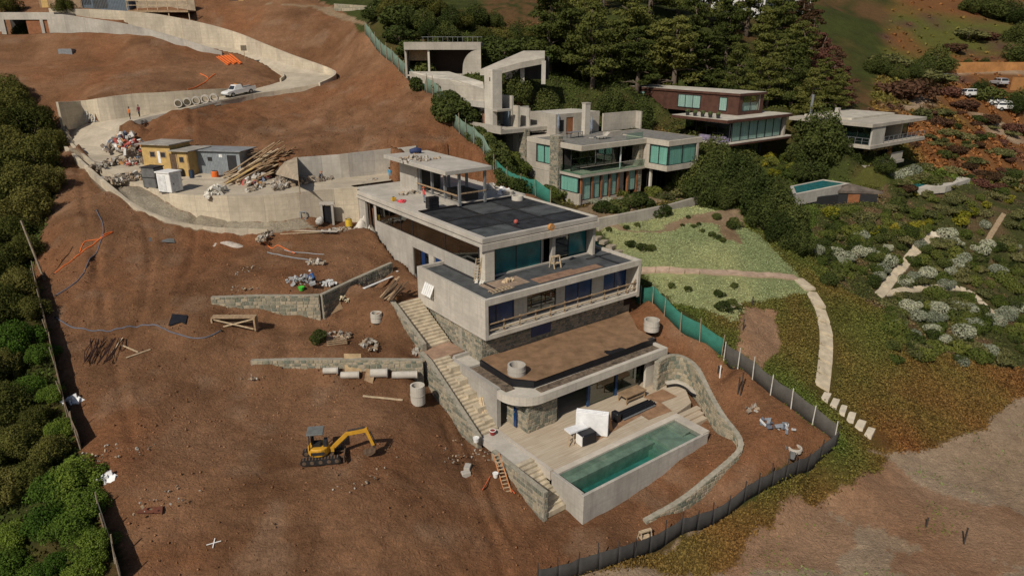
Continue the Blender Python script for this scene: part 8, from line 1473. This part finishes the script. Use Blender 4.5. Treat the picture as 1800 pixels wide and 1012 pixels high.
for a_, L_ in ((0.35, 0.45), (1.75, 0.36)):
    e = [(x*math.cos(a_), x*math.sin(a_)) for x in (-L_, L_)]; MB().bar((*e[0], hg(q0[0]+e[0][0], q0[1]+e[0][1])-q0[2]+0.10), (*e[1], hg(q0[0]+e[1][0], q0[1]+e[1][1])-q0[2]+0.10), 0.06, 0.03).build('strip', WHITE, cm)
for k, (px, py, l_) in enumerate([(819, 836, 'nearer of two white blocks on the soil left of the ladder'), (822, 825, 'farther of two white blocks on the soil left of the ladder')]): r = empty('concrete_block', tuple(G(px, py)), 0.4+k, l_, 'block'); o = pc('block', CONC_FLAT, r, (-0.34, 0.34, -0.24, 0.24, -0.1, 0.38), bev=0.02); pc('groove', CONC, r, (-0.345, 0.345, -0.03, 0.03, 0.36, 0.383))
# ladder on the lower stone wall
ld = empty('ladder', tuple(G(893, 866)), 0, 'orange-edged wooden ladder leaning on the lower stone wall', 'ladder'); lo_ = np.array(ld.location); tp_ = W(872, 797, 6.3)-lo_; sd_ = np.array([0.42, 0.12, 0]); OW = plain('orange_wood', (0.52, 0.22, 0.09), 0.8, 0.2, 3)
for s in (-1, 1): MB().bar(tuple(sd_*s*0.6), tuple(tp_+sd_*s*0.55), 0.07, 0.1).build('stile', OW, ld)
for k in range(11): t = (k+0.5)/11; c = tp_*t; MB().bar(tuple(c-sd_*0.58), tuple(c+sd_*0.58), 0.06, 0.06).build('rung', WOOD_PALE, ld)
for k, (a_, b_) in enumerate([((848, 862), (862, 838)), ((896, 858), (905, 868))]): lie('red_stake', plain('red_orange', (0.55, 0.12, 0.05), 0.7), a_, b_, 0.06, ['red stake lying left of the ladder', 'orange board scrap at the foot of the ladder'][k], 'stake')
bk_ = empty('bucket', tuple(G(871, 838)), 0, 'white bucket beside the leaning ladder', 'bucket'); MB().tube([(0, 0, 0), (0, 0, 0.35)], [0.17, 0.22], 12).build('shell', WHITE, bk_); MB().ring((0, 0), 0.19, 0.235, 0.33, 0.37, 12).build('rim', WHITE, bk_)
for px, py, z, m_, l_ in [(866, 763, 6.02, plain('dark_red_pot', (0.25, 0.03, 0.03), 0.4), 'dark red and white bucket at the foot of the long staircase'), (837, 776, 6.2, WHITE, 'white bucket on the end of the staircase wall'), (890, 738, 6.02, WHITE, 'white bucket by the blue entry door under the curved roof'), (1120, 662, 6.02, WHITE, 'white bucket on the terrace near the right wall')]:
    bk_ = empty('bucket', tuple(W(px, py, z)), 0, l_, 'bucket'); MB().tube([(0, 0, 0), (0, 0, 0.38)], [0.2, 0.26], 12).build('shell', m_, bk_); MB().ring((0, 0), 0.22, 0.275, 0.36, 0.40, 12).build('rim', WHITE, bk_)
lb = empty('leaning_boards', tuple(W(852, 744, 6.1)), 0, 'pale boards leaning on the concrete stair wall', 'boards'); q = W(843, 698, 8.1)-np.array(lb.location)
for k in range(3): MB().bar((0.16*k, 0.1*k, 0), (q[0]+0.16*k, q[1]+0.1*k, q[2]), 0.24, 0.04, (0, 1, 0)).build('board', WOOD_PALE, lb)
# terrace: wrapped slabs, covered table, trestle tables, black pipes
HR = HROT
WRAP = plain('white_wrap', (0.74, 0.74, 0.74), 0.35, 0.08, 2.5, 0, 0.4)
ws = empty('wrapped_pallet', tuple(W(1040, 762, 6.0)), HR+math.pi*0.72, 'tall white plastic-wrapped stack of panels on the terrace', 'wrapped panels')
for k in range(3): o = pc('panel', WRAP, ws, (-1.35, 1.35, -0.26+k*0.18, -0.10+k*0.18, 0.05, 2.15-0.03*k), bev=0.03)
pc('strap', FRAME, ws, (-0.7, -0.66, -0.275, -0.26, 0.05, 2.15), (0.6, 0.64, -0.275, -0.26, 0.05, 2.15)); pc('skid', WOOD, ws, (-1.3, 1.3, -0.24, 0.24, 0, 0.05))
tb = empty('covered_crate', tuple(W(1022, 780, 6.0)), HR-0.1, 'crate under black plastic next to a white board on the terrace', 'crate'); o = pc('black_cover', BLACK, tb, (-0.2, 1.25, -0.45, 0.5, 0.0, 1.0), bev=0.08); pc('white_top', WRAP, tb, (-0.9, 0.9, 0.35, 1.2, 0.98, 1.12)); pc('white_side', WHITE, tb, (-0.28, -0.21, -0.4, 0.4, 0.05, 0.9)); 
for s in (-0.8, -0.35): MB().bar((s-0.3, 0.2, 0), (s, 0.6, 0.98), 0.08).build('trestle_leg', WOOD, tb); MB().bar((s+0.2, 0.9, 0), (s, 0.6, 0.98), 0.08).build('trestle_leg', WOOD, tb)
tt = empty('timber_table', tuple(W(1112, 702, 6.0)), HR, 'low brown timber work table near the terrace windows', 'table'); pc('tabletop', PLYD, tt, (-1.3, 1.3, -0.45, 0.75, 0.72, 0.82)); 
for x in (-1.15, 1.15):
    for y in (-0.35, 0.65): pc('leg', WOOD, tt, (x-0.05, x+0.05, y-0.05, y+0.05, 0, 0.72))
pc('cross_rail', WOOD, tt, (-1.1, 1.1, -0.38, -0.32, 0.3, 0.4))
bp2 = empty('black_pipe_bundle', tuple(W(1118, 722, 6.05)), HR, 'bundle of long black plastic pipes wrapped on the terrace', 'pipes'); random.seed(5)
for k in range(9): y = -0.35+0.09*k; MB().tube([(-2.3+random.uniform(-.1, .2), y, 0.12+0.1*(k % 3)), (2.0+random.uniform(-.2, .3), y+random.uniform(-.05, .05), 0.14+0.1*(k % 3))], 0.07, 7).build('pipe', BLACK, bp2)
MB().bar((-2.1, -0.5, 0.1), (2.0, -0.45, 0.1), 0.12, 0.08).build('grey_batten', STEEL, bp2); pc('dark_sack', BLACK, bp2, (-2.9, -2.35, -0.5, 0.3, 0, 0.9), bev=0.1)
tw = empty('upright_board', tuple(W(1074, 757, 6.0)), HR, 'narrow orange-brown board standing by the wrapped panels', 'board'); MB().bar((0, 0, 0), (-0.15, 0.3, 1.65), 0.35, 0.05, (0, 1, 0)).build('board', plain('orange_board', (0.45, 0.23, 0.10), 0.8), tw)
DIRTB = plain('brown_board', (0.30, 0.175, 0.10), 0.9, 0.25, 1.2)
for k, (pts_, l_) in enumerate([([(1040, 780), (1130, 728), (1110, 718), (1040, 752)], 'brown protection board under the wrapped panels'), ([(1140, 738), (1181, 722), (1160, 706), (1115, 722)], 'brown protection board beside the black pipes'), ([(1160, 708), (1190, 697), (1165, 684), (1130, 698)], 'brown protection board right of the timber table')]):
    P = ccw([W(px, py, 6.0) for px, py in pts_]); c = np.mean(P, 0); r = empty('protection_board', tuple(c), 0, l_, 'board'); MB().prism([tuple((p-c)[:2]) for p in P], 0.004+0.012*k, 0.02+0.012*k).build('sheet', DIRTB, r)
# curved concrete bench at the end of the terrace
cb = empty('curved_bench', tuple(W(1200, 695, 6.0)), 0, 'curved concrete bench edged in black at the terrace end wall', 'bench'); co = np.array(cb.location); ln = [W(*p, 6.0)-co for p in [(1172, 681), (1190, 679), (1205, 685), (1215, 694), (1228, 700)]]; ln = smooth_line(ln, 4)
mb = MB(); wall_prism(mb, [p[:2] for p in ln], 0.5, 0.3, 0.45, 1); mb.build('seat', CONC_FLAT, cb); mb = MB(); wall_prism(mb, [p[:2] for p in ln], 0.06, 0.0, 0.3, 1); mb.build('riser', BLACK, cb)
# on the middle roof: trestle, two ladders, scraps
def ladder_box(p, q, w, label, n=8, name='ladder'):
    r = empty(name, tuple(p), 0, label, 'ladder'); d = q-p; s = np.array([UA[0], UA[1], 0])*w/2 if abs(d[2]) > 1 else np.array([UB[0], UB[1], 0])*w/2
    for k in (-1, 1): MB().bar(tuple(s*k), tuple(d+s*k), 0.06, 0.08).build('stile', WOOD_PALE, r)
    for k in range(n): c = d*(k+0.5)/n; MB().bar(tuple(c-s), tuple(c+s), 0.05, 0.05).build('rung', WOOD_PALE, r)
ladder_box(W(838, 493, 15.75), HU(2.75, 4.9, 18.1), 0.6, 'wooden ladder leaning on the column corner of the upper storey'); ladder_box(W(862, 514, 15.82), W(900, 503, 15.82), 0.7, 'wooden ladder lying flat on the middle roof', 7)
sw = empty('sawhorse', tuple(W(976, 470, 15.75)), HR, 'pale timber sawhorse on the middle roof before the dark windows', 'sawhorse'); pc('beam', WOOD_PALE, sw, (-0.5, 0.5, -0.15, 0.15, 1.1, 1.2)); pc('shelf', WOOD_PALE, sw, (-0.42, 0.42, -0.25, 0.25, 0.45, 0.5))
for x in (-0.42, 0.42):
    for y in (-1, 1): MB().bar((x, y*0.4, 0), (x, y*0.1, 1.1), 0.09).build('leg', WOOD_PALE, sw)
heap('timber_scraps', W(893, 494, 15.76), 0.6, 0.4, 0.2, 14, 0.35, WOOD_PALE, 'small heap of timber offcuts on the middle roof', 'offcuts', 31); heap('timber_scraps', W(842, 496, 15.76), 0.5, 0.3, 0.2, 12, 0.35, plain('white_offcut', (0.6, 0.57, 0.5), 0.8), 'white offcuts at the foot of the roof ladder', 'offcuts', 32)
bq = empty('block_pallet', tuple(W(760.5, 366, 19.95)), HR, 'black wrapped block stack on the flat roof beside the red-vested worker', 'blocks')
for i in range(3):
    for j in range(3): pc('block', BLACK, bq, (-0.62+i*0.42, -0.24+i*0.42, -0.4, 0.4, 0.02+j*0.42, 0.40+j*0.42))
r = empty('yellow_toolbox', tuple(W(692, 353, 19.95)), HR, 'small yellow box on the flat roof edge', 'box'); pc('body', plain('tool_yellow', (0.55, 0.33, 0.04), 0.5), r, (-0.25, 0.25, -0.18, 0.18, 0, 0.4), bev=0.03); pc('handle', FRAME, r, (-0.12, 0.12, -0.02, 0.02, 0.4, 0.47))
heap('red_cloth', W(706, 354, 19.96), 0.7, 0.3, 0.2, 12, 0.45, plain('pink_red', (0.6, 0.08, 0.10), 0.9), 'crumpled red cloth on the flat roof', 'cloth', 33); heap('roof_debris', W(722, 340, 19.96), 1.4, 0.7, 0.3, 34, 0.4, RUBB, 'debris on the roof deck before the pavilion wall', 'rubble', 34); heap('roof_debris', W(652, 320, 19.96), 2.2, 0.7, 0.3, 40, 0.4, RUBB, 'sand and debris at the back of the roof deck', 'rubble', 35); heap('white_sheet_heap', W(886, 338, 19.96), 0.9, 0.6, 0.5, 18, 0.6, WRAP, 'heap of white sheeting behind the black roof', 'sheeting', 36); heap('white_sheet_heap', W(862, 332, 19.96), 0.8, 0.6, 0.6, 16, 0.6, plain('dusty_sack', (0.5, 0.46, 0.4), 0.9), 'dusty sacks behind the pavilion on the roof', 'sacks', 37)
lp = empty('roof_float', tuple(W(907, 394, 19.85)), 0, 'small red round float on the black roof', 'float'); MB().ball((0, 0, 0.25), 0.24, 12, 8).build('float', plain('red_float', (0.42, 0.10, 0.08), 0.5), lp, True); MB().tube([(0, 0, 0), (0, 0, 0.08)], 0.15, 10).build('base', FRAME, lp)  # red round float on a small base, carries no lamp
lp = empty('cable_drum', tuple(W(967, 404, 19.93)), HR, 'orange cable drum hanging on the roof parapet', 'drum'); link('drum', MB().ring((0, 0), 0.1, 0.34, 0, 0.3, 16).mesh('drum', plain('orange_drum', (0.5, 0.24, 0.08), 0.7)), lp, (0, 0, 0.3), (math.pi/2, 0, 0)); link('hub', MB().ring((0, 0), 0.0, 0.12, -0.03, 0.33, 12).mesh('hub', WOOD), lp, (0, 0, 0.3), (math.pi/2, 0, 0))
heap('pavilion_debris', W(735, 280, 23.97), 2.6, 1.6, 0.25, 50, 0.35, RUBB, 'scraps scattered over the pavilion roof', 'rubble', 38); bg_ = empty('blue_tarp_roll', tuple(W(731, 270, 23.95)), 0.3, 'dark blue tarp roll at the back of the pavilion roof', 'tarp'); MB().tube([(-0.7, 0, 0.3), (0, 0.1, 0.36), (0.7, 0, 0.3)], [0.25, 0.38, 0.28], 10).build('roll', plain('navy_tarp', (0.03, 0.045, 0.12), 0.7), bg_, True); MB().ring((0, 0), 0.36, 0.39, 0.0, 0.1, 10).build('tie', WOOD, bg_)
# right-hand slope: marker posts, white pipe, scraps, sawhorse by the fence
for px, py, h, m_, l_ in [(1297, 692, 1.6, POST_D, 'dark marker post on the soil right of the garden wall'), (1302, 694, 2.2, POST_D, 'taller dark marker post beside its neighbour right of the garden wall'), (1265, 663, 1.2, WHITE, 'short white standpipe beside the green fence'), (1262, 655, 0.7, POST_D, 'stubby dark post left of the white standpipe'), (1306, 580, 1.1, POST_D, 'black bollard light on the reddish garden patch'), (1322, 538, 1.0, POST_D, 'black bollard light above the reddish garden patch'), (1628, 925, 0.8, POST_D, 'thin dark stake standing in the sand'), (1694, 955, 1.4, POST_D, 'tall dark stake standing in the sand at right')]:
    r = empty('marker_post', tuple(G(px, py)), 0, l_, 'post'); MB().tube([(0, 0, -0.2), (0, 0, h)], [0.07, 0.06], 8).build('post', m_, r); MB().tube([(0, 0, h), (0, 0, h+0.04)], 0.08, 8).build('cap', m_, r)
heap('scrap_heap', G(1365, 748), 1.4, 0.8, 0.3, 26, 0.4, stone_mat('blue_scrap', [(0.20, 0.22, 0.25), (0.45, 0.45, 0.45), (0.10, 0.11, 0.14)]), 'blue-grey scraps on the soil near the fence corner', 'scraps', 41); heap('scrap_heap', G(1322, 716), 0.8, 0.5, 0.2, 16, 0.35, RUBB, 'small stone scatter on the right soil slope', 'rubble', 42); heap('scrap_heap', G(1385, 790), 1.2, 0.3, 0.2, 12, 0.4, TARP, 'dark strip of scraps beside the manhole ring', 'scraps', 43)
sw = empty('sawhorse', tuple(G(1133, 950)), 0.4, 'pale timber sawhorse near the black fence below the pool', 'sawhorse'); pc('beam', WOOD_PALE, sw, (-0.5, 0.5, -0.12, 0.12, 0.85, 0.95)); pc('shelf', WOOD_PALE, sw, (-0.42, 0.42, -0.2, 0.2, 0.35, 0.4))
for x in (-0.42, 0.42):
    for y in (-1, 1): MB().bar((x, y*0.35, 0), (x, y*0.1, 0.85), 0.07).build('leg', WOOD_PALE, sw)
gb = empty('garden_bench', tuple(G(1288, 545)), 0.6, 'small pale bench above the reddish garden patch', 'bench'); pc('seat', SLAB, gb, (-1.1, 1.1, -0.25, 0.25, 0.4, 0.48)); pc('leg', FRAME, gb, (-0.9, -0.75, -0.2, 0.2, 0, 0.4), (0.75, 0.9, -0.2, 0.2, 0, 0.4))
for px, py, l_ in [(188, 842, 'blue-white plastic sheet crumpled under the lower left thicket'), (127, 705, 'white plastic sheet snagged on the left plank fence')]: heap('plastic_scrap', G(px, py), 0.7, 0.4, 0.3, 12, 0.5, WRAP, l_, 'plastic', 50)
for k, (px, py, rx, ry, l_) in enumerate([(435, 475, 2.0, 1.2, 'white stone chips scattered on the upper soil slope'), (430, 505, 1.6, 0.9, 'dry weed scraps on the soil above the tan stone wall'), (440, 660, 2.0, 0.8, 'pale stones at the left end of the lower stone wall'), (780, 790, 2.2, 1.6, 'stone scatter on the soil below the staircase wall'), (870, 790, 1.6, 1.0, 'pale rubble at the foot of the long staircase wall'), (850, 800, 1.2, 0.9, 'grey mortar spill left of the lower stairs'), (300, 860, 3, 2, 'few pebbles on the graded soil left of the excavator'), (210, 790, 2.5, 1.5, 'pebbles along the left fence at mid height'), (640, 830, 3.0, 1.6, 'pebbles scattered below the excavator bucket')]): heap('stone_scatter', G(px, py), rx, ry, 0.06, 34, 0.14, RUBB, l_, 'stones', 60+k)

# ---------------------------------------------------------------- labels: tell alike plants apart by their place in the row
ORD = ['first', 'second', 'third', 'fourth', 'fifth', 'sixth', 'seventh', 'eighth', 'ninth', 'tenth', 'eleventh', 'twelfth', 'thirteenth', 'fourteenth', 'fifteenth', 'sixteenth']
groups = {}
for o in list(COL.objects):
    if o.parent is None and 'label' in o and 'group' in o: groups.setdefault(o['label'], []).append(o)
for lab, os_ in groups.items():
    n = len(os_)
    if n < 2 or n > 32: continue
    def sx(o): p = o.location; return p.x/(p.y*_c-(p.z-CAM_H)*_s)
    os_.sort(key=sx); words = lab.split()
    for i, o in enumerate(os_):
        q = (ORD[i]+' from left' if i > 0 else 'leftmost') if i < (n+1)//2 else (ORD[n-1-i]+' from right' if i < n-1 else 'rightmost')
        k = 16-len(q.split())
        o['label'] = ' '.join(words[:k]).rstrip(',')+', '+q if len(words) <= k else q+' '+' '.join(words[:k])
